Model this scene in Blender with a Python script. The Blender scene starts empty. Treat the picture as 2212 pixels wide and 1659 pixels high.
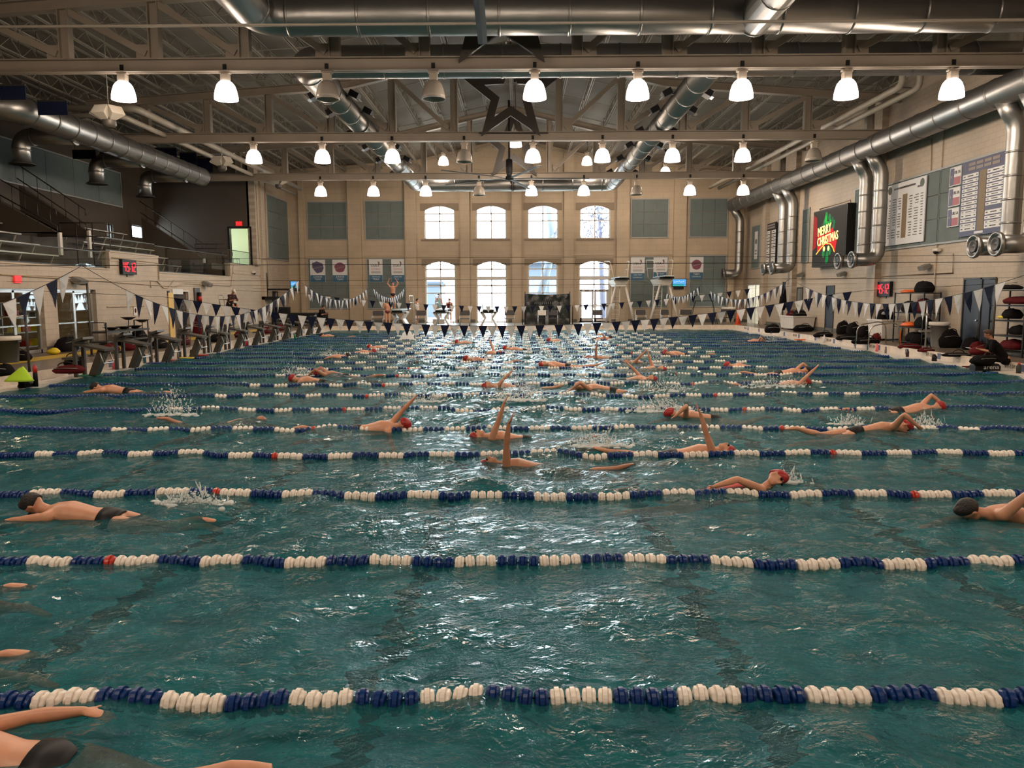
import bpy, math, random
import numpy as np
from mathutils import Vector, Matrix, noise
C = bpy.context.scene.collection
scn = bpy.context.scene
R = math.radians
PI = math.pi
# ------------------------------------------------------------------ camera
FPX = 1661.0
CAMZ = 2.1
YAW, PITCH, ROLL = R(0.55), R(6.55), R(-0.2)
MC = Matrix.Rotation(YAW, 3, 'Z') @ Matrix.Rotation(PI / 2 - PITCH, 3, 'X') @ Matrix.Rotation(ROLL, 3, 'Z')
cam = bpy.data.cameras.new('camera')
cam.sensor_fit = 'HORIZONTAL'
cam.sensor_width = 36.0
cam.lens = 36.0 * FPX / 2212
cam.clip_end = 400
cam_o = bpy.data.objects.new('camera', cam)
C.objects.link(cam_o)
cam_o.matrix_world = Matrix.Translation((0, 0, CAMZ)) @ MC.to_4x4()
scn.camera = cam_o
# ------------------------------------------------------------------ world, exposure
w = bpy.data.worlds.new('sky')
scn.world = w
w.use_nodes = True
bg = w.node_tree.nodes['Background']
bg.inputs[0].default_value = (0.80, 0.90, 1.0, 1)
bg.inputs[1].default_value = 20.0
scn.view_settings.view_transform = 'Standard'
scn.view_settings.look = 'None'
scn.view_settings.exposure = 0.12
scn.view_settings.gamma = 1.0
scn.view_settings.use_curve_mapping = False
scn.cycles.use_denoising = True
scn.cycles.max_bounces = 6
scn.cycles.diffuse_bounces = 3
scn.cycles.glossy_bounces = 3
scn.cycles.transmission_bounces = 3
scn.cycles.transparent_max_bounces = 8
scn.cycles.sample_clamp_indirect = 6.0
scn.cycles.sample_clamp_direct = 30.0
scn.cycles.caustics_reflective = False
scn.cycles.caustics_refractive = False
LAMP_W = 330.0          # each hanging lamp
LAMP_COL = (1.0, 0.80, 0.62)
# portals: the daylight of the sky enters through the windows of the far wall
def portal(x, y, z, sx, sz, rz):
    l = bpy.data.lights.new('window_portal', 'AREA')
    l.shape = 'RECTANGLE'; l.size = sx; l.size_y = sz
    l.cycles.is_portal = True
    o = bpy.data.objects.new('window_portal', l)
    C.objects.link(o)
    o.location = (x, y, z)
    o.rotation_euler = (-PI / 2, 0, rz)      # faces -Y
    return o

# ------------------------------------------------------------------ picking points in the place
def ray(px, py):
    return MC @ Vector(((px - 1106) / FPX, -(py - 829.5) / FPX, -1.0))
def Pz(px, py, z):
    r = ray(px, py); t = (z - CAMZ) / r.z
    return Vector((r.x * t, r.y * t, z))
def PX(px, py, X):
    r = ray(px, py); t = X / r.x
    return Vector((X, r.y * t, CAMZ + r.z * t))
def PY(px, py, Y):
    r = ray(px, py); t = Y / r.y
    return Vector((r.x * t, Y, CAMZ + r.z * t))

# ------------------------------------------------------------------ room numbers
XL, XR = -11.45, 12.75        # water edges
YN, YF = -1.0, 47.2
DZ = 0.22                    # deck height above the water
WL, WR = -16.2, 15.7         # side walls
YW = 54.5                    # far wall
YB = -5.0
BX = -22.2                   # back wall of the stands
YE = 47.4                    # end wall of the stands
RIDX, RIDZ, KINK = -0.5, 12.95, 6.5
def roofz(x):
    d = abs(x - RIDX)
    return RIDZ - 0.228 * min(d, KINK) - 0.07 * max(0, d - KINK)

# ------------------------------------------------------------------ materials
MATS = {}
def mat(name, col, rough=0.5, metal=0.0, emit=None, estr=0.0, var=0.0, vscale=3.0, bump=0.0, bscale=30.0, spec=None, alpha=None):
    if name in MATS: return MATS[name]
    m = bpy.data.materials.new(name); m.use_nodes = True
    nt = m.node_tree; b = nt.nodes['Principled BSDF']
    b.inputs['Base Color'].default_value = (*col, 1)
    b.inputs['Roughness'].default_value = rough
    b.inputs['Metallic'].default_value = metal
    if spec is not None: b.inputs['Specular IOR Level'].default_value = spec
    if emit:
        b.inputs['Emission Color'].default_value = (*emit, 1)
        b.inputs['Emission Strength'].default_value = estr
    if alpha is not None: b.inputs['Alpha'].default_value = alpha
    if var or bump:
        tc = nt.nodes.new('ShaderNodeTexCoord')
    if var:
        n = nt.nodes.new('ShaderNodeTexNoise'); n.inputs['Scale'].default_value = vscale; n.inputs['Detail'].default_value = 5
        nt.links.new(tc.outputs['Object'], n.inputs['Vector'])
        r = nt.nodes.new('ShaderNodeMapRange')
        r.inputs['From Min'].default_value = 0.3; r.inputs['From Max'].default_value = 0.7
        r.inputs['To Min'].default_value = 1 - var; r.inputs['To Max'].default_value = 1 + var
        nt.links.new(n.outputs['Fac'], r.inputs['Value'])
        mx = nt.nodes.new('ShaderNodeVectorMath'); mx.operation = 'SCALE'
        mx.inputs[0].default_value = col
        nt.links.new(r.outputs[0], mx.inputs['Scale'])
        nt.links.new(mx.outputs[0], b.inputs['Base Color'])
    if bump:
        n2 = nt.nodes.new('ShaderNodeTexNoise'); n2.inputs['Scale'].default_value = bscale; n2.inputs['Detail'].default_value = 4
        nt.links.new(tc.outputs['Object'], n2.inputs['Vector'])
        bp = nt.nodes.new('ShaderNodeBump'); bp.inputs['Strength'].default_value = bump; bp.inputs['Distance'].default_value = 0.02
        nt.links.new(n2.outputs['Fac'], bp.inputs['Height'])
        nt.links.new(bp.outputs[0], b.inputs['Normal'])
    MATS[name] = m
    return m
def emis(name, col, s):
    return mat(name, (0.008, 0.008, 0.008), 0.6, emit=col, estr=s, spec=0.08)

def block_wall(name, col, bw=0.4, bh=0.2, var=0.06, axis='YZ'):
    """painted concrete block: joints as fine relief and faint tone"""
    if name in MATS: return MATS[name]
    m = mat(name, col, 0.62)
    nt = m.node_tree; b = nt.nodes['Principled BSDF']
    tc = nt.nodes.new('ShaderNodeTexCoord'); sp = nt.nodes.new('ShaderNodeSeparateXYZ'); cb = nt.nodes.new('ShaderNodeCombineXYZ')
    nt.links.new(tc.outputs['Object'], sp.inputs[0])
    nt.links.new(sp.outputs['Y' if axis == 'YZ' else 'X'], cb.inputs[0]); nt.links.new(sp.outputs['Z'], cb.inputs[1])
    br = nt.nodes.new('ShaderNodeTexBrick')
    br.inputs['Scale'].default_value = 1.0
    br.inputs['Brick Width'].default_value = bw; br.inputs['Row Height'].default_value = bh
    br.inputs['Mortar Size'].default_value = 0.008
    c1 = tuple(c * (1 + var) for c in col); c2 = tuple(c * (1 - var) for c in col)
    br.inputs['Color1'].default_value = (*c1, 1); br.inputs['Color2'].default_value = (*c2, 1)
    br.inputs['Mortar'].default_value = (*[c * 0.8 for c in col], 1)
    nt.links.new(cb.outputs[0], br.inputs['Vector'])
    n = nt.nodes.new('ShaderNodeTexNoise'); n.inputs['Scale'].default_value = 0.5; n.inputs['Detail'].default_value = 6
    nt.links.new(tc.outputs['Object'], n.inputs['Vector'])
    rr = nt.nodes.new('ShaderNodeMapRange'); rr.inputs['From Min'].default_value = 0.3; rr.inputs['From Max'].default_value = 0.7
    rr.inputs['To Min'].default_value = 0.88; rr.inputs['To Max'].default_value = 1.08
    nt.links.new(n.outputs['Fac'], rr.inputs['Value'])
    vm = nt.nodes.new('ShaderNodeVectorMath'); vm.operation = 'SCALE'
    nt.links.new(br.outputs['Color'], vm.inputs[0]); nt.links.new(rr.outputs[0], vm.inputs['Scale'])
    nt.links.new(vm.outputs[0], b.inputs['Base Color'])
    bp = nt.nodes.new('ShaderNodeBump'); bp.inputs['Strength'].default_value = 0.4; bp.inputs['Distance'].default_value = 0.01
    bp.invert = True
    nt.links.new(br.outputs['Fac'], bp.inputs['Height']); nt.links.new(bp.outputs[0], b.inputs['Normal'])
    return m

# ------------------------------------------------------------------ mesh builder
class MB:
    def __init__(s): s.v = []; s.f = []; s.sm = []
    def add(s, vs, fs, smooth=False):
        n = len(s.v); s.v.extend([tuple(v) for v in vs])
        s.f.extend([tuple(i + n for i in f) for f in fs]); s.sm.extend([smooth] * len(fs))
        return s
    def box(s, c, d, rot=None):
        hx, hy, hz = d[0] / 2, d[1] / 2, d[2] / 2
        P = [Vector((x * hx, y * hy, z * hz)) for x in (-1, 1) for y in (-1, 1) for z in (-1, 1)]
        if rot is not None: P = [rot @ p for p in P]
        c = Vector(c)
        return s.add([p + c for p in P], [(0, 1, 3, 2), (4, 6, 7, 5), (0, 4, 5, 1), (2, 3, 7, 6), (0, 2, 6, 4), (1, 5, 7, 3)])
    def b2(s, lo, hi):
        return s.box([(a + b) / 2 for a, b in zip(lo, hi)], [abs(b - a) for a, b in zip(lo, hi)])
    def bar(s, p, q, w, h, up=(0, 0, 1)):
        p = Vector(p); q = Vector(q); d = q - p; L = d.length
        if L < 1e-6: return s
        d.normalize(); up = Vector(up)
        sd = d.cross(up)
        if sd.length < 1e-4: sd = d.cross(Vector((1, 0, 0)))
        sd.normalize(); u = sd.cross(d)
        rot = Matrix((d, sd, u)).transposed()
        return s.box((p + q) / 2, (L, w, h), rot)
    def ring(s, c, ax, r, n, ref=None, r2=None):
        ax = Vector(ax).normalized()
        ref = Vector(ref) if ref is not None else (Vector((0, 0, 1)) if abs(ax.z) < 0.9 else Vector((1, 0, 0)))
        a = (ref - ax * ref.dot(ax)).normalized(); b = ax.cross(a)
        r2 = r if r2 is None else r2
        return [Vector(c) + a * (r * math.cos(t)) + b * (r2 * math.sin(t)) for t in [2 * PI * i / n for i in range(n)]]
    def loft(s, rings, caps=True, smooth=True):
        n = len(rings[0]); base = len(s.v)
        for r in rings: s.v.extend([tuple(p) for p in r])
        for k in range(len(rings) - 1):
            for i in range(n):
                j = (i + 1) % n
                s.f.append((base + k * n + i, base + k * n + j, base + (k + 1) * n + j, base + (k + 1) * n + i)); s.sm.append(smooth)
        if caps:
            s.f.append(tuple(base + i for i in range(n))[::-1]); s.sm.append(False)
            e = base + (len(rings) - 1) * n
            s.f.append(tuple(e + i for i in range(n))); s.sm.append(False)
        return s
    def cyl(s, p, q, r0, r1=None, n=12, caps=True, smooth=True):
        r1 = r0 if r1 is None else r1
        p = Vector(p); q = Vector(q); d = q - p
        if d.length < 1e-6: return s
        return s.loft([s.ring(p, d, r0, n), s.ring(q, d, r1, n)], caps, smooth)
    def tube(s, pts, r, n=8, caps=True):
        pts = [Vector(p) for p in pts]
        rs = r if isinstance(r, (list, tuple)) else [r] * len(pts)
        rings = []; ref = None
        for i, p in enumerate(pts):
            d = (pts[min(i + 1, len(pts) - 1)] - pts[max(i - 1, 0)]).normalized()
            if ref is None: ref = Vector((0, 0, 1)) if abs(d.z) < 0.9 else Vector((1, 0, 0))
            a = ref - d * ref.dot(d)
            if a.length < 1e-4: a = Vector((1, 0, 0)) - d * d.x
            a.normalize(); ref = a
            rings.append(s.ring(p, d, rs[i], n, ref))
        return s.loft(rings, caps)
    def lathe(s, prof, c=(0, 0, 0), ax=(0, 0, 1), n=16, caps=True):
        c = Vector(c); ax = Vector(ax).normalized()
        return s.loft([s.ring(c + ax * z, ax, max(r, 1e-4), n) for r, z in prof], caps)
    def ell(s, c, rx, ry, rz, n=12, m=8, rot=None):
        c = Vector(c); rings = []
        for k in range(m + 1):
            t = -PI / 2 + PI * k / m
            rr = max(math.cos(t), 0.02); z = math.sin(t) * rz
            rg = []
            for i in range(n):
                a = 2 * PI * i / n
                p = Vector((rx * rr * math.cos(a), ry * rr * math.sin(a), z))
                if rot is not None: p = rot @ p
                rg.append(c + p)
            rings.append(rg)
        return s.loft(rings)
    def prism(s, poly, off):
        """poly: list of 3D points, off: extrusion vector"""
        n = len(poly); off = Vector(off)
        vs = [Vector(p) for p in poly] + [Vector(p) + off for p in poly]
        fs = [tuple(range(n))[::-1], tuple(range(n, 2 * n))] + [(i, (i + 1) % n, n + (i + 1) % n, n + i) for i in range(n)]
        return s.add(vs, fs)
    def mesh(s, name):
        me = bpy.data.meshes.new(name); me.from_pydata(s.v, [], s.f)
        me.polygons.foreach_set('use_smooth', s.sm); me.update()
        return me
    def build(s, name, m=None, parent=None, loc=None, **kw):
        o = bpy.data.objects.new(name, s.mesh(name))
        if m: o.data.materials.append(m)
        C.objects.link(o)
        if parent: o.parent = parent
        if loc is not None: o.location = loc
        for k, v in kw.items(): o[k] = v
        return o
def obj(name, me, parent=None, loc=(0, 0, 0), rz=0.0, **kw):
    o = bpy.data.objects.new(name, me); C.objects.link(o)
    if parent: o.parent = parent
    o.location = loc
    if rz: o.rotation_euler = (0, 0, rz)
    for k, v in kw.items(): o[k] = v
    return o
def thing(name, label, cat, loc=(0, 0, 0), rz=0.0, group=None):
    o = bpy.data.objects.new(name, None); C.objects.link(o)
    o.location = loc; o.rotation_euler = (0, 0, rz); o.empty_display_size = 0.2
    o['label'] = label; o['category'] = cat
    if group: o['group'] = group
    return o
def tag(o, label, cat, group=None):
    o['label'] = label; o['category'] = cat
    if group: o['group'] = group
    return o
def copy_tree(o, parent=None):
    c = o.copy(); C.objects.link(c); c.parent = parent
    for ch in list(KIDS.get(o.name, o.children)): copy_tree(ch, c)
    return c
KIDS = {}
def text_mesh(body, size, ext=0.004, align='CENTER'):
    cu = bpy.data.curves.new('lettering', 'FONT'); cu.body = body; cu.size = size; cu.extrude = ext
    cu.align_x = align; cu.align_y = 'CENTER'; cu.resolution_u = 2
    o = bpy.data.objects.new('lettering_tmp', cu); C.objects.link(o)
    dg = bpy.context.evaluated_depsgraph_get(); dg.update()
    me = bpy.data.meshes.new_from_object(o.evaluated_get(dg))
    bpy.data.objects.remove(o); return me
def text(body, size, loc, facing, m, parent, name='lettering', ext=0.004, sx=1.0, bold=0.0):
    """facing: direction the letters look to: '-Y', '-X' or '+X'"""
    me = text_mesh(body, size, ext)
    me.materials.clear(); me.materials.append(m)
    o = bpy.data.objects.new(name, me); C.objects.link(o)
    o.location = loc; o.scale = (sx, 1, 1)
    o.rotation_euler = {'-Y': (PI / 2, 0, 0), '-X': (PI / 2, 0, -PI / 2), '+X': (PI / 2, 0, PI / 2)}[facing]
    o.parent = parent
    return o

# ------------------------------------------------------------------ palette
BEIGE = (0.43, 0.34, 0.24)
M_far = block_wall('far_wall_paint', BEIGE, 0.8, 0.4, 0.02, 'XZ')
M_side = block_wall('side_wall_paint', (0.42, 0.345, 0.265), 0.4, 0.2, 0.03, 'YZ')
M_beige = mat('beige_paint', BEIGE, 0.6, var=0.06, vscale=0.8)
M_trimb = mat('window_surround_paint', (0.21, 0.155, 0.105), 0.6)
M_steel = mat('cream_steel', (0.29, 0.24, 0.19), 0.5, var=0.08, vscale=1.2)
M_joist = mat('joist_paint', (0.26, 0.23, 0.19), 0.5)
M_deckroof = mat('roof_deck', (0.155, 0.135, 0.11), 0.7, var=0.12, vscale=0.7, bump=0.3, bscale=5)
M_stand = mat('stand_concrete_shaded', (0.045, 0.036, 0.027), 0.7, var=0.1, vscale=0.8)  # lack of light in the stands is put into this dark colour
M_standw = mat('stand_wall_shaded', (0.060, 0.044, 0.030), 0.75, var=0.08, vscale=0.5)  # shade under the stand roof is painted into the wall colour
M_galv = None
M_navy = mat('navy_vinyl', (0.006, 0.010, 0.032), 0.75, spec=0.15)
M_white = mat('white_vinyl', (0.62, 0.62, 0.62), 0.6)
M_black = mat('black_plastic', (0.008, 0.008, 0.009), 0.5, spec=0.25)
M_blackc = mat('black_cloth', (0.007, 0.006, 0.0065), 0.95, bump=0.8, bscale=9, spec=0.12)
M_red = mat('red_plastic', (0.45, 0.02, 0.015), 0.4)
M_redc = mat('red_cloth', (0.085, 0.008, 0.010), 0.9, bump=0.8, bscale=9, spec=0.15)
M_alu = mat('aluminium', (0.55, 0.54, 0.52), 0.35, 0.8)
M_chrome = mat('stainless_tube', (0.60, 0.57, 0.52), 0.22, 1.0)
M_tile = mat('acoustic_panel', (0.125, 0.155, 0.15), 0.8, var=0.10, vscale=2.0, bump=0.2, bscale=40)
M_frame = mat('panel_frame', (0.28, 0.29, 0.28), 0.5)
M_wframe = mat('window_frame_white', (0.55, 0.52, 0.50), 0.5)
M_curb = mat('curb_tile', (0.62, 0.54, 0.45), 0.45, var=0.12, vscale=4.0)
M_gutter = mat('gutter_tile', (0.66, 0.60, 0.53), 0.35, var=0.1, vscale=5.0, bump=0.15, bscale=40)
M_dark = mat('dark_grey_metal', (0.05, 0.048, 0.044), 0.45, 0.5)
M_block = mat('block_grey_metal', (0.050, 0.043, 0.033), 0.5, 0.1, var=0.1, vscale=4)
M_skin = mat('skin_light', (0.60, 0.29, 0.175), 0.42, var=0.08, vscale=8)
M_skin2 = mat('skin_tan', (0.42, 0.19, 0.11), 0.42, var=0.08, vscale=8)
M_hair = mat('dark_hair', (0.012, 0.008, 0.006), 0.5, bump=0.6, bscale=60)
M_capr = mat('red_latex', (0.36, 0.018, 0.018), 0.3)
M_capm = mat('maroon_latex', (0.14, 0.012, 0.014), 0.3)
M_capk = mat('black_latex', (0.008, 0.008, 0.010), 0.3)
M_orange = mat('orange_plastic', (0.75, 0.13, 0.02), 0.5)
M_yellow = mat('yellow_plastic', (0.72, 0.55, 0.02), 0.45)
M_lime = mat('lime_cloth', (0.42, 0.68, 0.03), 0.8)
M_pink = mat('pink_plastic', (0.80, 0.16, 0.22), 0.4)
M_teal = mat('teal_plastic', (0.02, 0.10, 0.14), 0.35)
M_greyp = mat('grey_plastic', (0.17, 0.165, 0.15), 0.55)
M_whitep = mat('white_plastic', (0.60, 0.56, 0.50), 0.5, var=0.08, vscale=3)
M_bluep = mat('blue_plastic', (0.02, 0.035, 0.22), 0.4)
M_blued = mat('blue_door_paint', (0.018, 0.026, 0.042), 0.5, var=0.05)
M_star = mat('star_bronze', (0.030, 0.023, 0.017), 0.5)
M_exit = emis('exit_sign_light', (1.0, 0.03, 0.03), 2.2)
M_led = emis('led_red', (1.0, 0.02, 0.03), 4.0)

def galv():
    m = mat('galvanised_duct', (0.27, 0.265, 0.255), 0.32, 0.92)
    nt = m.node_tree; b = nt.nodes['Principled BSDF']
    tc = nt.nodes.new('ShaderNodeTexCoord')
    n = nt.nodes.new('ShaderNodeTexNoise'); n.inputs['Scale'].default_value = 6; n.inputs['Detail'].default_value = 6
    nt.links.new(tc.outputs['Object'], n.inputs['Vector'])
    r = nt.nodes.new('ShaderNodeMapRange'); r.inputs['To Min'].default_value = 0.26; r.inputs['To Max'].default_value = 0.48
    nt.links.new(n.outputs['Fac'], r.inputs['Value']); nt.links.new(r.outputs[0], b.inputs['Roughness'])
    bp = nt.nodes.new('ShaderNodeBump'); bp.inputs['Strength'].default_value = 0.25; bp.inputs['Distance'].default_value = 0.02
    nt.links.new(n.outputs['Fac'], bp.inputs['Height']); nt.links.new(bp.outputs[0], b.inputs['Normal'])
    return m
M_galv = galv()

# ================================================================== STRUCTURE
def struct(o, **kw):
    o['kind'] = 'structure'
    for k, v in kw.items(): o[k] = v
    return o
# ---- deck floor (ring around the pool), curb and gutter
M_floor = mat('wet_deck_concrete', (0.15, 0.115, 0.085), 0.32, var=0.18, vscale=1.3, bump=0.15, bscale=12)
CW = 0.55      # gutter width
fl = MB()
fl.b2((BX, YB, DZ - 0.3), (XL - CW - 0.12, YW, DZ)); fl.b2((XR + CW + 0.12, YB, DZ - 0.3), (WR, YW, DZ))
fl.b2((XL - CW - 0.12, YF + CW + 0.12, DZ - 0.3), (XR + CW + 0.12, YW, DZ))
fl.b2((XL - CW - 0.12, YB, DZ - 0.3), (XR + CW + 0.12, YN - CW - 0.12, DZ))
floor = struct(fl.build('floor', M_floor))
# pool basin
pb = MB()
PD = -2.1
pb.b2((XL - 0.05, YN - 0.3, PD - 0.3), (XR + 0.05, YF + 0.05, PD))
M_pool = mat('pool_plaster', (0.030, 0.40, 0.45), 0.6, var=0.35, vscale=1.8)
pool_floor = struct(pb.build('floor', M_pool))
pw = MB()
pw.b2((XL - 0.3, YN - 0.3, PD), (XL - 0.01, YF + 0.3, -0.12)); pw.b2((XR + 0.01, YN - 0.3, PD), (XR + 0.3, YF + 0.3, -0.12))
pw.b2((XL - 0.3, YF + 0.01, PD), (XR + 0.3, YF + 0.3, -0.12)); pw.b2((XL - 0.3, YN - 0.35, PD), (XR + 0.3, YN - 0.01, 0.0))
struct(pw.build('wall_pool', M_pool))
# black lane stripes on the pool bottom
M_stripe = mat('black_tile', (0.008, 0.012, 0.014), 0.5)
rs = random.Random(5)
for k, x in enumerate((-9.3, -5.5, -1.55, 2.45, 6.6, 10.3)):
    o = MB(); n = 900; vs = []
    for i in range(n + 1):
        y = 0.2 + (YF - 2 - 0.2) * i / n
        wv = 0.26 * noise.noise(Vector((x, y * 1.7, 0))) + 0.16 * noise.noise(Vector((x, y * 5.0, 3))) + 0.10 * noise.noise(Vector((x, y * 13.0, 3)))
        hw = 0.15 + 0.12 * noise.noise(Vector((x, y * 3.1, 9))) + 0.08 * noise.noise(Vector((x, y * 11.0, 9)))
        vs += [(x + wv - hw, y, PD + 0.006), (x + wv + hw, y, PD + 0.006)]
    o.add(vs, [(2 * i, 2 * i + 1, 2 * i + 3, 2 * i + 2) for i in range(n)])
    o.build('lane_stripe', M_stripe, pool_floor)
# gutter ledge and curb
g = MB()
for lo, hi in (((XL - CW, YN, -0.15), (XL, YF + CW, 0.035)), ((XR, YN, -0.15), (XR + CW, YF + CW, 0.035)), ((XL, YF, -0.15), (XR, YF + CW, 0.035))):
    g.b2(lo, hi)
struct(g.build('trim_1', M_gutter))
cb = MB()
t = 0.13
cb.b2((XL - CW - t, YN, -0.15), (XL - CW, YF + CW + t, DZ + 0.04)); cb.b2((XR + CW, YN, -0.15), (XR + CW + t, YF + CW + t, DZ + 0.04))
cb.b2((XL - CW, YF + CW, -0.15), (XR + CW, YF + CW + t, DZ + 0.04))
curb = struct(cb.build('trim_2', M_curb))
# blue tiles and depth marks on the curb faces
M_btile = mat('blue_grey_tile', (0.07, 0.09, 0.17), 0.4)
M_letter = mat('grey_lettering', (0.13, 0.12, 0.10), 0.6)
for side, X, fc in ((1, XR + CW - 0.004, '-X'), (-1, XL - CW + 0.004, '+X')):
    for i, y in enumerate(np.arange(14.2, 46, 2.045)):
        tl = MB(); tl.b2((X - 0.006, y - 0.09, 0.055), (X + 0.006, y + 0.09, DZ + 0.02)); tl.build('number_tile', M_btile, curb)
        if i % 2 == 1:
            text('5FT-1.5M', 0.15, (X, y + 0.55, 0.15), fc, M_letter, curb, 'depth_mark', 0.005, 0.8)
for i, x in enumerate(np.arange(-9.6, 12, 3.66)):
    text('5FT-1.5M', 0.15, (x, YF + CW - 0.004, 0.15), '-Y', M_letter, curb, 'depth_mark', 0.005, 0.8)
# yellow stripe at the left wall
ys = MB(); ys.add([(-15.25, 12, DZ + 0.004), (-14.35, 12, DZ + 0.004), (-14.35, 44, DZ + 0.004), (-15.25, 44, DZ + 0.004)], [(0, 1, 2, 3)])
struct(ys.build('trim_3', mat('yellow_floor_paint', (0.50, 0.33, 0.03), 0.45, var=0.15, vscale=4)))

# ---- far wall with window openings
def wall_panel_grid(mb, X0, X1, Z0, Z1, holes, Y0, Y1):
    """wall in XZ with rectangular holes, between planes Y0..Y1"""
    xs = sorted(set([X0, X1] + [h[0] for h in holes] + [h[1] for h in holes]))
    for a, b in zip(xs[:-1], xs[1:]):
        zs = [(Z0, Z1)]
        for h in holes:
            if h[0] <= a + 1e-6 and h[1] >= b - 1e-6:
                nz = []
                for (p, q) in zs:
                    if h[3] <= p or h[2] >= q: nz.append((p, q)); continue
                    if h[2] > p: nz.append((p, h[2]))
                    if h[3] < q: nz.append((h[3], q))
                zs = nz
        for p, q in zs:
            if q - p > 1e-4: mb.b2((a, Y0, p), (b, Y1, q))
fz = lambda y: PY(1106, y, YW).z
fx = lambda x, y=560: PY(x, y, YW).x
wins = []      # upper windows
for (a, b) in ((918, 983), (1029, 1094), (1140, 1205), (1252, 1317)):
    wins.append((fx(a), fx(b), fz(516), fz(445)))
lows = []
for (a, b) in ((920, 984), (1030, 1094), (1141, 1204), (1251, 1316)):
    lows.append((fx(a, 630), fx(b, 630), DZ, fz(565)))
fw = MB()
wall_panel_grid(fw, WL, WR + 0.2, -0.1, 9.0, wins + lows, YW, YW + 0.35)
fw.prism([(WL, YW, 9.0), (WR + 0.2, YW, 9.0), (WR + 0.2, YW, roofz(WR)), (RIDX + KINK, YW, roofz(RIDX + KINK)), (RIDX, YW, RIDZ), (RIDX - KINK, YW, roofz(RIDX - KINK)), (WL, YW, roofz(WL))], (0, 0.35, 0))
far = struct(fw.build('wall_far', M_far))
# pilasters on the far wall
pl = MB()
for px_, wd in ((655, 10), (769, 28), (889, 24), (1005, 20), (1116, 20), (1228, 20), (1344, 26), (1466, 26), (1578, 14)):
    x = fx(px_); hw = wd / 2 / 30.5
    pl = MB(); pl.b2((x - hw, YW - 0.28, DZ), (x + hw, YW, roofz(x) - 0.1)); pl.build('pilaster', M_far, far)
# string course and base tiles
bs = MB()
sc = MB(); sc.b2((WL, YW - 0.06, fz(552)), (WR, YW, fz(549))); sc.build('string_course', M_beige, far)
xs_ = [WL] + [v for l in lows for v in (l[0] - 0.1, l[1] + 0.1)] + [WR]
for a, b in zip(xs_[::2], xs_[1::2]): bs.b2((a, YW - 0.03, DZ), (b, YW, DZ + 0.22))
struct(bs.build('baseboard_far', mat('base_tile', (0.10, 0.10, 0.085), 0.5, var=0.2, vscale=8)))

M_glass = None
def glass_mat():
    m = bpy.data.materials.new('clear_glass'); m.use_nodes = True; nt = m.node_tree
    nt.nodes.remove(nt.nodes['Principled BSDF'])
    tr = nt.nodes.new('ShaderNodeBsdfTransparent'); tr.inputs[0].default_value = (0.9, 0.94, 0.93, 1)
    gl = nt.nodes.new('ShaderNodeBsdfGlossy'); gl.inputs['Roughness'].default_value = 0.02
    fr = nt.nodes.new('ShaderNodeFresnel'); fr.inputs[0].default_value = 1.45
    mx = nt.nodes.new('ShaderNodeMixShader')
    ge = nt.nodes.new('ShaderNodeNewGeometry'); iv = nt.nodes.new('ShaderNodeMath'); iv.operation = 'SUBTRACT'; iv.inputs[0].default_value = 1.0
    nt.links.new(ge.outputs['Backfacing'], iv.inputs[1]); mu = nt.nodes.new('ShaderNodeMath'); mu.operation = 'MULTIPLY'
    nt.links.new(fr.outputs[0], mu.inputs[0]); nt.links.new(iv.outputs[0], mu.inputs[1])
    nt.links.new(mu.outputs[0], mx.inputs[0]); nt.links.new(tr.outputs[0], mx.inputs[1]); nt.links.new(gl.outputs[0], mx.inputs[2])
    nt.links.new(mx.outputs[0], nt.nodes['Material Output'].inputs[0])
    return m
M_glass = glass_mat()

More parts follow.
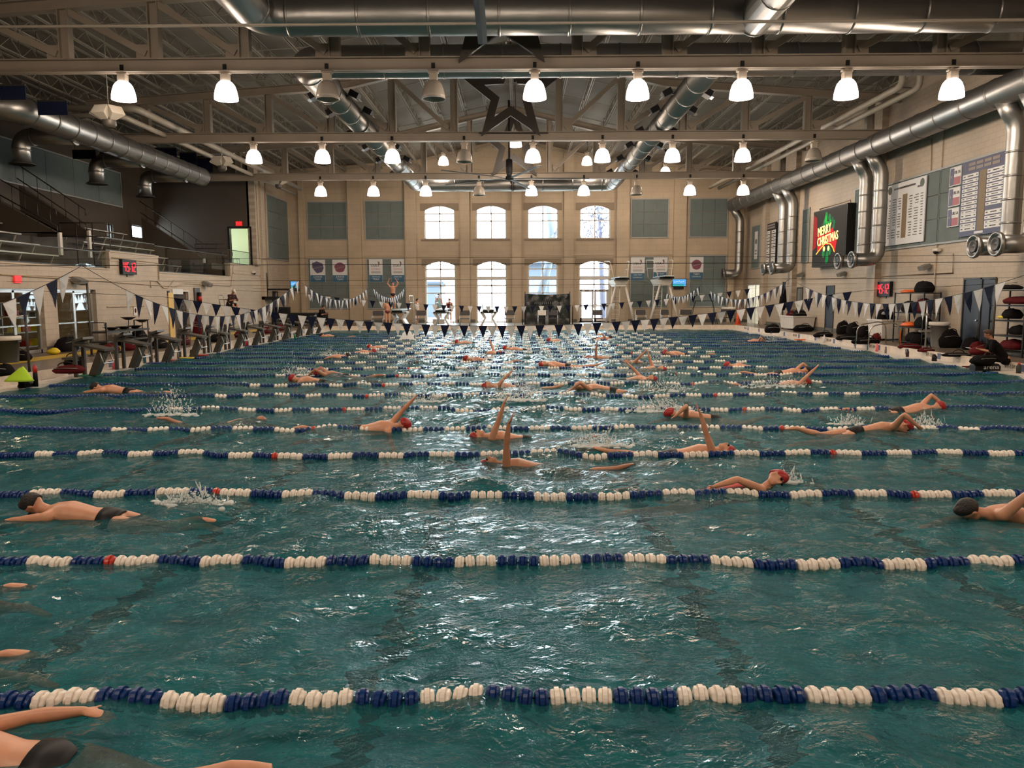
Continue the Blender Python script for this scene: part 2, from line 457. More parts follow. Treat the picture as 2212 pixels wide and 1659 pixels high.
def arch_fill(mb, x0, x1, zt, rise, Y0, Y1):
    """spandrels that turn a square head into a segmental arch"""
    n = 12; w_ = x1 - x0
    for sgn in (0, 1):
        pts = []
        for i in range(n // 2 + 1):
            u = i / n if sgn == 0 else 1 - i / n
            x = x0 + w_ * u; z = zt - rise * (2 * u - 1) ** 2
            pts.append((x, Y0, z))
        pts.append((x0 + w_ / 2, Y0, zt + 0.01)); pts.append((x0 if sgn == 0 else x1, Y0, zt + 0.01))
        if sgn: pts = pts[::-1]
        mb.prism(pts[::-1], (0, Y1 - Y0, 0))
wn = 1
def far_window(x0, x1, z0, z1, lower, door=False):
    global wn
    root = struct(bpy.data.objects.new('window_%d' % wn, None)); C.objects.link(root); wn += 1
    ym = YW + 0.12
    ar = MB(); arch_fill(ar, x0, x1, z1, 0.30, YW + 0.02, YW + 0.3); ar.build('arch_head', M_beige, root)
    su = MB()
    hz0 = z1 - 0.28
    # stone surround with an arched cut
    n = 14
    for i in range(n):
        u0, u1 = i / n, (i + 1) / n
        xa, xb = x0 + (x1 - x0) * u0, x0 + (x1 - x0) * u1
        za = z1 - 0.30 * (2 * u0 - 1) ** 2; zb = z1 - 0.30 * (2 * u1 - 1) ** 2
        su.prism([(xa, YW - 0.07, za), (xb, YW - 0.07, zb), (xb, YW - 0.07, z1 + 0.2), (xa, YW - 0.07, z1 + 0.2)], (0, 0.07, 0))
    su.b2((x0 - 0.26, YW - 0.07, hz0), (x0, YW, z1 + 0.2)); su.b2((x1, YW - 0.07, hz0), (x1 + 0.26, YW, z1 + 0.2))
    su.build('window_head', M_trimb, root)
    fr = MB(); tk = 0.07
    fr.b2((x0, ym, z0), (x0 + tk, ym + 0.06, z1)); fr.b2((x1 - tk, ym, z0), (x1, ym + 0.06, z1))
    fr.b2((x0, ym, z0), (x1, ym + 0.06, z0 + tk))
    fr.build('window_frame', M_wframe, root)
    xm = (x0 + x1) / 2
    def mun(a, b, nm='muntin'):
        q = MB(); q.b2(a, b); q.build(nm, M_wframe, root)
    mun((xm - 0.042, ym, z0 if not door else z0 + 2.3), (xm + 0.042, ym + 0.05, z1))
    rows = [fz(461), fz(477)] if not lower else ([fz(581)] + ([fz(617), fz(633)] if not door else [fz(615), fz(630)]))
    for r in rows: mun((x0, ym, r - 0.042), (x1, ym + 0.05, r + 0.042))
    if lower: mun((x0, ym - 0.02, fz(605)), (x1, ym + 0.06, fz(597)), 'transom')
    cols = [(x0 + tk, xm - 0.02), (xm + 0.02, x1 - tk)]
    zz = sorted([z0 + (tk if not door else 2.35)] + rows + ([fz(601)] if lower else []) + [z1])
    for ca, cb_ in cols:
        for a, b in zip(zz[:-1], zz[1:]):
            q = MB(); q.b2((ca, ym + 0.02, a + 0.02), (cb_, ym + 0.03, b - 0.02)); q.build('pane', M_glass, root)
    if not lower:
        s = MB(); s.b2((x0 - 0.25, YW - 0.1, z0 - 0.12), (x1 + 0.25, YW, z0)); s.build('window_sill', M_trimb, root)
    else:
        s = MB(); s.b2((x0 - 0.12, YW - 0.04, DZ), (x0, YW, hz0)); s.b2((x1, YW - 0.04, DZ), (x1 + 0.12, YW, hz0)); s.build('jamb_trim', M_beige, root)
    if door:
        for ca, cb_, hx in ((x0 + tk, xm - 0.02, -1), (xm + 0.02, x1 - tk, 1)):
            d = MB(); e = 0.13
            d.b2((ca, ym, z0), (ca + e, ym + 0.06, z0 + 2.3)); d.b2((cb_ - e, ym, z0), (cb_, ym + 0.06, z0 + 2.3))
            d.b2((ca, ym, z0), (cb_, ym + 0.06, z0 + 0.3)); d.b2((ca, ym, z0 + 2.15), (cb_, ym + 0.06, z0 + 2.3)); d.b2((ca, ym, z0 + 1.1), (cb_, ym + 0.06, z0 + 1.2))
            do = d.build('door_leaf', M_wframe, root)
            q = MB(); q.b2((ca + e, ym + 0.02, z0 + 0.3), (cb_ - e, ym + 0.03, z0 + 2.15)); q.build('pane', M_glass, do)
            c_ = MB(); c_.box(((ca + cb_) / 2 , ym - 0.05, z0 + 2.22), (0.3, 0.08, 0.06)); c_.build('door_closer', M_dark, do)
    portal((x0 + x1) / 2, YW + 0.4, (z0 + z1) / 2, x1 - x0, z1 - z0, 0)
    return root
for (a, b, c, d) in wins: far_window(a, b, c, d, False)
for i, (a, b, c, d) in enumerate(lows): far_window(a, b, c, d, True, i == 3)
# ---- right wall
rw = MB()
def side_wall(mb, X0, X1, Y0, Y1, Z0, Z1, holes):
    ys_ = sorted(set([Y0, Y1] + [h[0] for h in holes] + [h[1] for h in holes]))
    for a, b in zip(ys_[:-1], ys_[1:]):
        zs = [(Z0, Z1)]
        for h in holes:
            if h[0] <= a + 1e-6 and h[1] >= b - 1e-6:
                nz = []
                for (p, q) in zs:
                    if h[3] <= p or h[2] >= q: nz.append((p, q)); continue
                    if h[2] > p: nz.append((p, h[2]))
                    if h[3] < q: nz.append((h[3], q))
                zs = nz
        for p, q in zs:
            if q - p > 1e-4: mb.b2((X0, a, p), (X1, b, q))
ry = lambda x: PX(x, 620, WR).y
d_far = (ry(1641), ry(1617), DZ, 2.75)
side_wall(rw, WR, WR + 0.3, YB, YW, -0.1, roofz(WR) + 0.4, [d_far])
rwall = struct(rw.build('wall_right', M_side))
for y, wd in ((ry(1655), 0.5), (ry(1716), 0.7), (ry(1893), 0.8), (ry(2020) , 0.06)):
    p = MB(); p.b2((WR - (0.28 if wd > 0.1 else 0.05), y - wd / 2, DZ), (WR, y + wd / 2, 10.6)); p.build('pilaster', M_side, rwall)
p = MB(); p.b2((WR - 0.03, YB, DZ), (WR, d_far[0], DZ + 0.2)); p.b2((WR - 0.03, d_far[1], DZ), (WR, YW, DZ + 0.2))
struct(p.build('baseboard_right', mat('grey_base', (0.12, 0.12, 0.10), 0.5)))
# ---- left wall
ly = lambda x: PX(x, 620, WL).y
L1 = (20.8, ly(92), DZ, 2.38); L2 = (ly(121), ly(206), DZ, 2.38); L3 = (ly(372), ly(405), DZ, 2.35); L4 = (ly(588), ly(598), DZ, 2.4)
yb1, yb2, yb3, yb4 = ly(240), ly(345), ly(499), YE
lw = MB()
side_wall(lw, WL - 0.3, WL, YB, yb1, -0.1, 3.17, [L1, L2])
side_wall(lw, WL - 0.3, WL, yb1, yb2, -0.1, 3.88, [])
side_wall(lw, WL - 0.3, WL, yb2, yb3, -0.1, 3.17, [L3])
side_wall(lw, WL - 0.3, WL, yb3, yb4, -0.1, 3.92, [])
side_wall(lw, WL - 0.3, WL, yb4, YW, -0.1, roofz(WL) + 0.3, [L4])
lwall = struct(lw.build('wall_left', M_side))
for k, (y, wd) in enumerate(((YE + 0.35, 0.7), (YE + 1.35, 0.5))):
    p = MB(); p.b2((WL, y - wd / 2, DZ if k else 4.0), (WL + 0.2, y + wd / 2, 10.6)); p.build('pilaster', M_side, lwall)
# coping line on the balcony wall
p = MB()
for (a, b, z) in ((YB, yb1, 3.17), (yb1, yb2, 3.88), (yb2, yb3, 3.17), (yb3, yb4, 3.92)):
    p.b2((WL - 0.34, a, z), (WL + 0.03, b, z + 0.05)); p.b2((WL, a, z - 0.35), (WL + 0.025, b, z - 0.32))
struct(p.build('trim_4', M_beige))
p = MB(); p.b2((WL, L2[1], DZ), (WL + 0.03, L3[0], DZ + 0.2)); p.b2((WL, L3[1], DZ), (WL + 0.03, L4[0], DZ + 0.2)); p.b2((WL, L1[1], DZ), (WL + 0.03, L2[0], DZ + 0.2))
struct(p.build('baseboard_left', mat('grey_base', (0.12, 0.12, 0.10), 0.5)))
# ---- stands: back wall, end wall, floor steps
def bw_hole(x0, x1, y0, y1):
    a = PX(x0, (y0 + y1) / 2, BX).y; b = PX(x1, (y0 + y1) / 2, BX).y
    xm = (x0 + x1) / 2
    return (a, b, PX(xm, y1, BX).z, PX(xm, y0, BX).z)
bh = [bw_hole(286, 338, 490, 516), bw_hole(232, 245, 484, 516), bw_hole(62, 92, 498, 514), bw_hole(97, 130, 503, 514)]
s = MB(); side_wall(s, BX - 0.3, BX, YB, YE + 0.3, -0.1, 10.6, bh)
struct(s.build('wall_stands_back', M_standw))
for h in bh:
    root = struct(bpy.data.objects.new('window_%d' % wn, None)); C.objects.link(root); wn += 1
    q = MB()
    q.b2((BX - 0.2, h[0], h[2]), (BX - 0.1, h[0] + 0.06, h[3])); q.b2((BX - 0.2, h[1] - 0.06, h[2]), (BX - 0.1, h[1], h[3]))
    q.b2((BX - 0.2, h[0], h[2]), (BX - 0.1, h[1], h[2] + 0.05)); q.b2((BX - 0.2, h[0], h[3] - 0.05), (BX - 0.1, h[1], h[3]))
    ym_ = (h[0] + h[1]) / 2; q.b2((BX - 0.2, ym_ - 0.03, h[2]), (BX - 0.1, ym_ + 0.03, h[3]))
    q.build('window_frame', M_dark, root)
    q = MB(); q.b2((BX - 0.16, h[0], h[2]), (BX - 0.15, h[1], h[3])); q.build('pane', M_glass, root)
dx0, dx1 = PY(497, 530, YE).x, PY(541, 530, YE).x
dzt, dzb = PY(520, 493, YE).z, 3.92
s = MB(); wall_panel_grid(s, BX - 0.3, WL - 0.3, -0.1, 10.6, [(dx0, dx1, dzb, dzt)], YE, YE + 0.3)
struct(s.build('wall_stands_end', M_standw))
s = MB(); s.b2((BX, YE + 0.31, 3.5), (WL - 0.31, YE + 3.5, 3.9)); s.b2((BX, YE + 3.4, 3.9), (WL - 0.31, YE + 3.5, 6.6)); s.b2((BX, YE + 0.31, 6.6), (WL - 0.31, YE + 3.5, 6.7))
struct(s.build('wall_corridor', mat('pale_green_paint', (0.42, 0.45, 0.30), 0.6)))
dr = struct(bpy.data.objects.new('door_1', None)); C.objects.link(dr)
q = MB(); q.b2((dx0 - 0.1, YE - 0.04, dzb), (dx0, YE + 0.3, dzt + 0.1)); q.b2((dx1, YE - 0.04, dzb), (dx1 + 0.1, YE + 0.3, dzt + 0.1)); q.b2((dx0, YE - 0.04, dzt), (dx1, YE + 0.3, dzt + 0.1))
q.build('door_frame', M_black, dr)
l = bpy.data.lights.new('corridor_lamp', 'POINT'); l.energy = 45; l.color = (0.9, 1.0, 0.6); l.shadow_soft_size = 0.2
lo = bpy.data.objects.new('corridor_lamp', l); C.objects.link(lo); lo.location = ((dx0 + dx1) / 2 - 0.6, YE + 1.8, 6.2)
# ceiling of roof
cl = MB()
X0c, X1c = BX - 0.4, WR + 0.4
KX = [X0c, RIDX - KINK, RIDX, RIDX + KINK, X1c]
for xa, xb in zip(KX[:-1], KX[1:]):
    cl.prism([(xa, YB, roofz(xa)), (xb, YB, roofz(xb)), (xb, YB, roofz(xb) + 0.15), (xa, YB, roofz(xa) + 0.15)], (0, YW - YB + 0.4, 0))
ceil = struct(cl.build('ceiling', M_deckroof))
# back wall behind the camera
s = MB(); s.b2((BX - 0.3, YB - 0.3, -0.3), (WR + 0.3, YB, 13.1)); struct(s.build('wall_near', M_side))
# ================================================================== ROOF STEEL
ZCB = PY(1106, 152, 22.6).z          # underside of the bottom chords
TY = (22.6, 32.6, 43.1)
def truss(Y, label, xl, xr):
    t_ = thing('roof_truss', label, 'truss', (0, Y, ZCB), 0, 'roof trusses across the pool')
    hb, fl_, tk = 0.36, 0.30, 0.03
    m = MB(); m.b2((xl, -tk / 2, 0), (xr, tk / 2, hb)); m.b2((xl, -fl_ / 2, 0), (xr, fl_ / 2, tk)); m.b2((xl, -fl_ / 2, hb - tk), (xr, fl_ / 2, hb))
    m.build('bottom_chord', M_steel, t_)
    m = MB(); dz = 0.62
    zz = lambda x: roofz(x) - dz - ZCB
    for a, b in ((xl, RIDX - KINK), (RIDX - KINK, RIDX), (RIDX, RIDX + KINK), (RIDX + KINK, xr)):
        m.bar((a, 0, zz(a)), (b, 0, zz(b)), 0.30, 0.03); m.bar((a, 0, zz(a) - 0.3), (b, 0, zz(b) - 0.3), 0.30, 0.03); m.bar((a, 0, zz(a) - 0.15), (b, 0, zz(b) - 0.15), 0.03, 0.3)
    m.build('top_chord', M_steel, t_)
    xs = [RIDX - 2.15 - 2.54 * k for k in range(6)] + [RIDX + 2.15 + 2.54 * k for k in range(6)]
    me = None
    for x in xs:
        if x < xl or x > xr: continue
        h = zz(x) - 0.3
        m = MB(); m.b2((-0.15, -0.13, hb), (-0.12, 0.13, h)); m.b2((0.12, -0.13, hb), (0.15, 0.13, h)); m.b2((-0.13, -0.015, hb), (0.13, 0.015, h))
        m.build('web_post', M_steel, t_, (x, 0, 0))
        if abs(x - RIDX) < 2.54 * 5:
            sg = 1 if x > RIDX else -1
            x2 = x + sg * 2.54; h2 = zz(x2) - 0.35
            if xl < x2 < xr:
                m = MB(); m.bar((x + sg * 0.25, 0, hb + 0.15), (x2 - sg * 0.1, 0, h2), 0.16, 0.18)
                m.b2((x + sg * 0.12, -0.02, hb), (x + sg * 0.55, 0.02, hb + 0.4)); m.build('diagonal', M_steel, t_)
    return t_
truss(TY[0], 'nearest cream roof truss, its bottom beam crossing above the nearest row of lamps', -17.6, 15.6)
truss(TY[1], 'second cream roof truss with the large dark star standing on it', -17.8, 15.6)
truss(TY[2], 'farthest cream roof truss, just in front of the far wall', -17.8, 15.6)
# open web joists, one mesh shared
def joist_mesh(L):
    m = MB(); d = 0.46
    for zc in (0.0, -d):
        for s_ in (-0.045, 0.045): m.b2((s_ - 0.02, 0, zc - 0.022), (s_ + 0.02, L, zc + 0.022))
    n = 18
    for i in range(n):
        a, b = L * i / n, L * (i + 1) / n
        m.bar((0, a, 0 if i % 2 else -d), (0, b, -d if i % 2 else 0), 0.024, 0.024)
    return m.mesh('bar_joist')
JM = joist_mesh(10.45); JM.materials.append(M_joist)
x = RIDX
for k in range(-17, 13):
    x = RIDX + 1.27 * k + (0.0 if k % 2 else 0.12)
    if x < BX + 0.3 or x > WR - 0.2: continue
    z = roofz(x) - 0.03
    for y0 in (12.15, 22.65, 32.65, 43.65):
        if x < -10 and y0 < 15 and False: continue
        obj('bar_joist', JM, ceil, (x, y0, z))
for y in np.arange(14.5, 54, 3.5):
    m = MB(); m.tube([(BX, y, roofz(BX) - 0.5), (RIDX - KINK, y, roofz(RIDX - KINK) - 0.5), (RIDX, y, RIDZ - 0.5), (RIDX + KINK, y, roofz(RIDX + KINK) - 0.5), (WR, y, roofz(WR) - 0.5)], 0.018, 5); m.build('bridging_rod', M_joist, ceil)
# ---------------------------------------------------------------- ducts
def bend(p, c, q, r=0.8, n=7):
    """points of a rounded corner at c between p and q"""
    p, c, q = Vector(p), Vector(c), Vector(q)
    a = c + (p - c).normalized() * r; b = c + (q - c).normalized() * r
    return [(a * (1 - t) ** 2 + c * 2 * t * (1 - t) + b * t ** 2) for t in [i / n for i in range(n + 1)]]
def duct(name, label, cat, pts, r, group=None, step=1.3, n=20, rb=None, parent=None):
    pts = [Vector(p) for p in pts]
    path = [pts[0]]
    for i in range(1, len(pts) - 1):
        path += bend(pts[i - 1], pts[i], pts[i + 1], rb or r * 1.6)
    path.append(pts[-1])
    if parent is None: root = thing(name, label, cat, pts[0], 0, group); base = pts[0]
    else: root = parent; base = Vector(parent.location)
    loc = [p - base for p in path]
    m = MB(); m.tube(loc, r, n); m.build('duct_body', M_galv, root)
    acc = 0.0
    for a, b in zip(loc[:-1], loc[1:]):
        L = (b - a).length
        if L < r * 0.8: continue
        d = (b - a) / L; k = max(1, int(L / step))
        for i in range(k + 1):
            c = a + d * (L * i / k)
            q = MB(); q.cyl(c - d * 0.035, c + d * 0.035, r + 0.018, n=n); q.build('seam_band', M_galv, root)
    return root
XD1, XD2 = -6.6, 6.0; ZD = 9.2
duct('cross_duct', 'huge galvanised duct across the very top of the view, elbow at its left end', 'duct', [(XD1, 8, ZD), (XD1, 20.5, ZD), (WR - 0.2, 20.5, ZD)], 0.49, 'ducts across the pool', 1.7)
duct('ceiling_duct', 'short galvanised duct joining the top cross duct from the near side', 'duct', [(XD2, 8, ZD - 0.12), (XD2, 20.5, ZD - 0.12)], 0.44, None, 1.7)
duct('cross_duct', 'second galvanised cross duct, partly hidden by the nearest truss beam', 'duct', [(XD1, 27.5, ZD), (XD1, 24.4, ZD), (WR - 0.2, 24.4, ZD)], 0.48, 'ducts across the pool', 1.7)
duct('ceiling_duct', 'long shiny ceiling duct left of the stars, running to the far wall', 'duct', [(XD1, 27.5, ZD), (XD1, 50.6, ZD), (-0.4, 50.6, ZD)], 0.42, None, 1.7)
duct('ceiling_duct', 'long shiny ceiling duct right of the stars, running to the far wall', 'duct', [(XD2, 24.8, ZD), (XD2, 50.6, ZD), (-0.4, 50.6, ZD)], 0.42, None, 1.7)
# small black uplights beside the two long ducts
M_lens = mat('lens_glass', (0.45, 0.42, 0.36), 0.15)
for X, nm in ((XD1, 'left'), (XD2, 'right')):
    for s_ in (-1, 1):
        for k, y in enumerate((28.5, 31.0, 34.8, 38.0, 41.5, 46.0)):
            tx = ('first', 'second', 'third', 'fourth', 'fifth', 'farthest')[k]
            u = thing('uplight', 'small black uplight, %s in line on the %s side of the %s ceiling duct' % (tx, 'left' if s_ < 0 else 'right', nm), 'light', (X + s_ * 0.72, y, ZD + 0.05), 0, 'uplights beside the ceiling ducts')
            m = MB(); m.box((0, 0, 0), (0.34, 0.46, 0.22), Matrix.Rotation(s_ * 0.5, 3, 'Y')); m.build('housing', M_black, u)
            m = MB(); m.box((s_ * 0.10, 0, -0.12), (0.26, 0.36, 0.02), Matrix.Rotation(s_ * 0.5, 3, 'Y')); m.build('lens', M_lens, u)
            m = MB(); m.bar((-s_ * 0.3, 0, -0.02), (0, 0, 0), 0.05, 0.04); m.build('bracket', M_black, u)
# wall duct, right
XRD, ZRD = 14.55, 8.15
duct('wall_duct', 'long galvanised duct along the right wall above the record boards', 'duct', [(XRD, 17, ZRD), (XRD, 25, ZRD), (XRD, 53.4, ZRD)], 0.44, None, 1.5)
def drop(Y, label, ztop=7.9, dy=None):
    t_ = thing('drop_duct', label, 'duct', (XRD, Y, 3.55), 0, 'drop ducts on the right wall')
    m = MB(); m.tube([(0, 0, ztop - 3.55)] + bend((0, 0, 4.2), (0.45, 0, 3.7), (0.45, 0, 2.5), 0.35) + [(0.45, 0, 0.6)] + bend((0.45, 0, 2), (0.45, 0, 0), (-0.5, 0, 0), 0.45) + [(-0.55, 0, 0)], 0.27, 16, True)
    m.build('pipe', M_galv, t_)
    for z in (0.7, 1.4, 2.1, 2.8):
        q = MB(); q.cyl((0.45, 0, z - 0.03), (0.45, 0, z + 0.03), 0.285, n=16); q.build('seam_band', M_galv, t_)
    q = MB(); q.lathe([(0.27, 0), (0.35, 0.0), (0.37, 0.06), (0.35, 0.12), (0.30, 0.12), (0.26, 0.02)], (-0.55, 0, 0), (-1, 0, 0), 20); q.build('nozzle_rim', M_galv, t_)
    q = MB(); q.lathe([(0.01, 0.02), (0.19, 0.03), (0.21, 0.09), (0.15, 0.10), (0.09, 0.04), (0.01, 0.10)], (-0.57, 0, 0), (-1, 0, 0), 16); q.build('nozzle_core', M_dark, t_)
drop(53.2, 'single drop duct nearest the far right corner')
drop(44.5, 'farther drop duct of the pair left of the lit screen')
drop(43.0, 'nearer drop duct of the pair left of the lit screen')
drop(34.1, 'farther drop duct of the pair between the lit screen and the white board')
drop(32.7, 'nearer drop duct of the pair between the lit screen and the white board')
drop(24.0, 'drop duct at the right edge beside the navy record board')
drop(22.9, 'drop duct cut off by the right edge of the photo')
# wall duct, left, over the stands
duct('wall_duct', 'long galvanised duct over the dark spectator stands on the left', 'duct', [(-21.5, 25.0, 8.1), (-16.0, 25.0, 8.1), (-16.0, 39.5, 8.1)], 0.44, None, 1.1)
for i, y in enumerate((28.6, 33.6, 37.9)):
    t_ = duct('branch_duct', ('nearest', 'middle', 'farthest')[i] + ' dark branch duct with a down turned outlet over the stands', 'duct', [(-16.1, y, 7.9), (-18.1, y, 7.9), (-18.1, y, 7.0)], 0.30, 'branch ducts over the stands', 0.9, 14)
    q = MB(); q.lathe([(0.30, 0), (0.44, -0.08), (0.44, -0.11), (0.28, -0.06)], (-2.0, 0, -0.88), (0, 0, 1), 16); q.build('outlet_flange', M_dark, t_)
# insulated pipes
def pipe_thing(label, pts, r, m_, cat='pipe', name='pipe', n=8, grp=None):
    b = Vector(pts[0]); t_ = MB(); t_.tube([Vector(p) - b for p in pts], r, n)
    o = t_.build(name, m_, None, b); tag(o, label, cat, grp); return o
M_pipe = mat('insulated_pipe', (0.30, 0.265, 0.215), 0.55, var=0.08)
pipe_thing('upper pale insulated pipe high on the left with an elbow over the stands', [(-21, 29.3, 9.05)] + bend((-21, 29.3, 9.05), (-14.2, 29.3, 9.05), (-14.2, 51, 9.05), 0.4) + [(-14.2, 51, 9.05)], 0.13, M_pipe, n=12)
pipe_thing('lower pale insulated pipe high on the left, beside its twin', [(-21, 29.0, 8.72)] + bend((-21, 29.0, 8.72), (-14.6, 29.0, 8.72), (-14.6, 51, 8.72), 0.4) + [(-14.6, 51, 8.72)], 0.10, M_pipe, n=12)
for k, (x, z, w_) in enumerate(((12.6, 9.15, 'left'), (13.2, 9.1, 'right'))):
    pipe_thing('pale insulated pipe with an elbow high on the right, %s one of two' % w_, [(x + 0.5, 27.4, 10)] + bend((x + 0.5, 27.4, 10), (x + 0.5, 27.4, z), (x, 30, z), 0.3) + [(x, 52, z)], 0.11, M_pipe, n=12)
pipe_thing('thin white pipe crossing in front of the top duct', [(-17, 18, 8.15), (WR, 18, 8.15)], 0.035, M_joist)
# ---------------------------------------------------------------- lamps
prof = [(0.05, 0.53), (0.13, 0.51), (0.19, 0.47), (0.25, 0.39), (0.295, 0.26), (0.325, 0.11), (0.33, 0.0), (0.32, 0.0), (0.28, 0.26), (0.17, 0.44), (0.04, 0.48)]
def dome(mt):
    m = MB(); m.lathe(prof, n=24, caps=False); me = m.mesh('dome_shade'); me.materials.append(mt); return me
DOME_ON = dome(emis('lamp_glow', (1.0, 0.86, 0.76), 9.0)); DOME_OFF = dome(mat('acrylic_off', (0.34, 0.30, 0.26), 0.2, var=0.05))
m = MB(); m.box((0, 0, 0.60), (0.22, 0.22, 0.20)); m.box((0, 0, 0.74), (0.30, 0.15, 0.05)); m.cyl((0, 0, 0.70), (0, 0, 0.84), 0.05, n=8); HOUS = m.mesh('ballast_housing'); HOUS.materials.append(mat('ballast_paint', (0.50, 0.42, 0.34), 0.5))
def lamp(x, y, z, on, label, ztop, grp='dome lamps hung under the roof'):
    t_ = thing('dome_lamp', label, 'lamp', (x, y, z), 0, grp)
    obj('dome_shade', DOME_ON if on else DOME_OFF, t_); obj('ballast_housing', HOUS, t_)
    m = MB(); m.tube([(0, 0, 0.84), (0.02, 0, 0.84 + (ztop - z - 0.84) * 0.5), (0, 0, ztop - z)], 0.012, 5); m.box((0, 0, ztop - z - 0.02), (0.10, 0.10, 0.16)); m.build('hanger', M_black, t_)
    if on:
        l = bpy.data.lights.new('lamp_light', 'POINT'); l.energy = LAMP_W; l.color = LAMP_COL; l.shadow_soft_size = 0.2
        lo = bpy.data.objects.new('lamp_light', l); C.objects.link(lo); lo.parent = t_; lo.location = (0, 0, -0.08)
    return t_
ORD = ('leftmost', 'second', 'third', 'fourth', 'fifth', 'sixth', 'seventh', 'eighth', 'ninth')
rows = (('nearest', TY[0], (268, 489, 708, 937, 1155, 1377, 1601, 1827, 2055), (2, 3), 214),
        ('middle', TY[1], (549, 697, 848, 1003, 1151, 1301, 1452, 1604, 1757), (3, 8), 350),
        ('farthest', TY[2], (693, 807, 920, 1035, 1148, 1261, 1375, 1490, 1605), (3, 6), 422))
for nm, Y, pxs, off, yrim in rows:
    for i, px_ in enumerate(pxs):
        p = PY(px_, yrim - (px_ - 1106) * 0.003, Y)
        on = i not in off
        lamp(p.x, p.y, p.z, on, '%s dome lamp, %s from the left in the %s lamp row' % ('glowing' if on else 'unlit grey', ORD[i] if i else 'first', nm), ZCB + 0.15)
for (px_, py_, Y, d) in ((958, 356, 50, 'left of the small star'), (1268, 356, 50, 'right of the small star'), (1437, 379, 50, 'highest near the right long duct'), (1113, 317, 40, 'between the two stars')):
    p = PY(px_, py_, Y); lamp(p.x, p.y, p.z, True, 'small glowing dome lamp hung from the far roof, ' + d, roofz(p.x) - 0.05, 'dome lamps hung from the far roof')
# the same rows go on above and behind the photographer
for Y in (12.1, 1.6):
    for i in range(9):
        lamp(-11.6 + 3.02 * i, Y, 7.9, i not in (3, 6), 'dome lamp, %s from the left in the row %s the photographer' % (ORD[i] if i else 'first', 'just ahead of and above' if Y > 5 else 'straight above'), roofz(-11.6 + 3.02 * i) - 0.1, 'dome lamps above the photographer')
# ---------------------------------------------------------------- fans
def fan(x, y, z, a0, label, ztop):
    t_ = thing('ceiling_fan', label, 'fan', (x, y, z), R(a0), 'large ceiling fans')
    m = MB(); m.lathe([(0.05, 0.9), (0.15, 0.85), (0.16, 0.25), (0.10, 0.15), (0.2, 0.05), (0.2, -0.04), (0.04, -0.08)], n=16); m.build('motor', M_black, t_)
    m = MB(); m.cyl((0, 0, 0.8), (0, 0, ztop - z), 0.05, n=8); m.build('down_rod', M_black, t_)
    for k in range(5):
        m = MB(); rt = Matrix.Rotation(R(72 * k), 3, 'Z')
        P = []
        for u in (0.2, 3.7):
            for (yy, zz) in ((-0.10, 0.02), (0.0, 0.045), (0.10, 0.01), (0.0, 0.0)):
                P.append(rt @ Vector((u, yy, zz)))
        m.loft([P[:4], P[4:]], smooth=False)
        m.build('blade', mat('fan_blade', (0.03, 0.028, 0.027), 0.5, 0.0, spec=0.2), t_)
    return t_
p = PY(1100, 386, 36.2)
fan(p.x, p.y, p.z, 3, 'large five bladed ceiling fan hanging in front of the far wall', ZCB + 2.5)
fan(-0.70, 13.5, 7.45, 19, 'nearest ceiling fan, only one dark blade reaching in at the top of the photo', ZCB + 2.5)
# ---------------------------------------------------------------- stars
def star(px_, py_, Y, label):
    c = PY(px_, py_, Y); Ro = 2.05
    m = MB(); vs = []
    for f_ in (1.0, 0.55):
        for yy in (-0.07, 0.07):
            for i in range(10):
                r = Ro * f_ * (1 if i % 2 == 0 else 0.42); a = PI / 2 + i * PI / 5
                vs.append((r * math.cos(a), yy, r * math.sin(a)))
    fs = []
    for i in range(10):
        j = (i + 1) % 10
        fs += [(i, j, 20 + j, 20 + i), (10 + i, 30 + i, 30 + j, 10 + j), (i, 10 + i, 10 + j, j), (20 + i, 20 + j, 30 + j, 30 + i)]
    m.add(vs, fs)
    s_ = m.build('star_ornament', M_star, None, c); tag(s_, label, 'star', 'open stars standing on the trusses')
star(1083, 0, TY[0] - 0.2, 'largest dark open star, mostly hidden behind the top cross duct')
star(1103, 203, TY[1] - 0.2, 'middle dark open star standing on the second truss')
star(1110, 313, TY[2] - 0.2, 'smallest dark open star standing on the farthest truss')
b_ = MB(); q0 = PY(1035, 287, TY[1] - 0.15); q1 = PY(1184, 287, TY[1] - 0.15); b_.bar(q0, q1, 0.08, 0.05); tag(b_.build('star_base_bar', M_star), 'thin dark bar under the middle star', 'bar')
# ---------------------------------------------------------------- loudspeaker clusters over the stands
for (px_, py_, Y, lb) in ((236, 262, 24.5, 'nearest'), (480, 360, 36, 'middle'), (602, 400, 45.5, 'farthest')):
    c = PY(px_, py_, Y)
    t_ = thing('speaker_cluster', lb + ' hanging cluster of off white horn speakers on the left', 'speaker', c, 0, 'hanging speaker clusters')
    m = MB(); m.cyl((0, 0, 0.1), (0, 0, roofz(c.x) - c.z), 0.012, n=5); m.build('hanging_rod', M_joist, t_)
    m = MB(); m.lathe([(0.16, 0.14), (0.2, 0.1), (0.2, -0.12), (0.12, -0.2)], n=14); m.build('hub', M_block, t_)
    for a in (-75, -10, 60):
        rt = Matrix.Rotation(R(a), 3, 'Z') @ Matrix.Rotation(R(-35), 3, 'X')
        f0 = [rt @ Vector(v) for v in ((-0.10, -0.18, -0.10), (0.10, -0.18, -0.10), (0.10, -0.18, 0.10), (-0.10, -0.18, 0.10))]
        f1 = [rt @ Vector(v) for v in ((-0.22, -0.52, -0.16), (0.22, -0.52, -0.16), (0.22, -0.52, 0.16), (-0.22, -0.52, 0.16))]
        m = MB(); m.loft([f0, f1], smooth=False); m.build('horn', mat('offwhite_horn', (0.42, 0.38, 0.32), 0.5), t_)
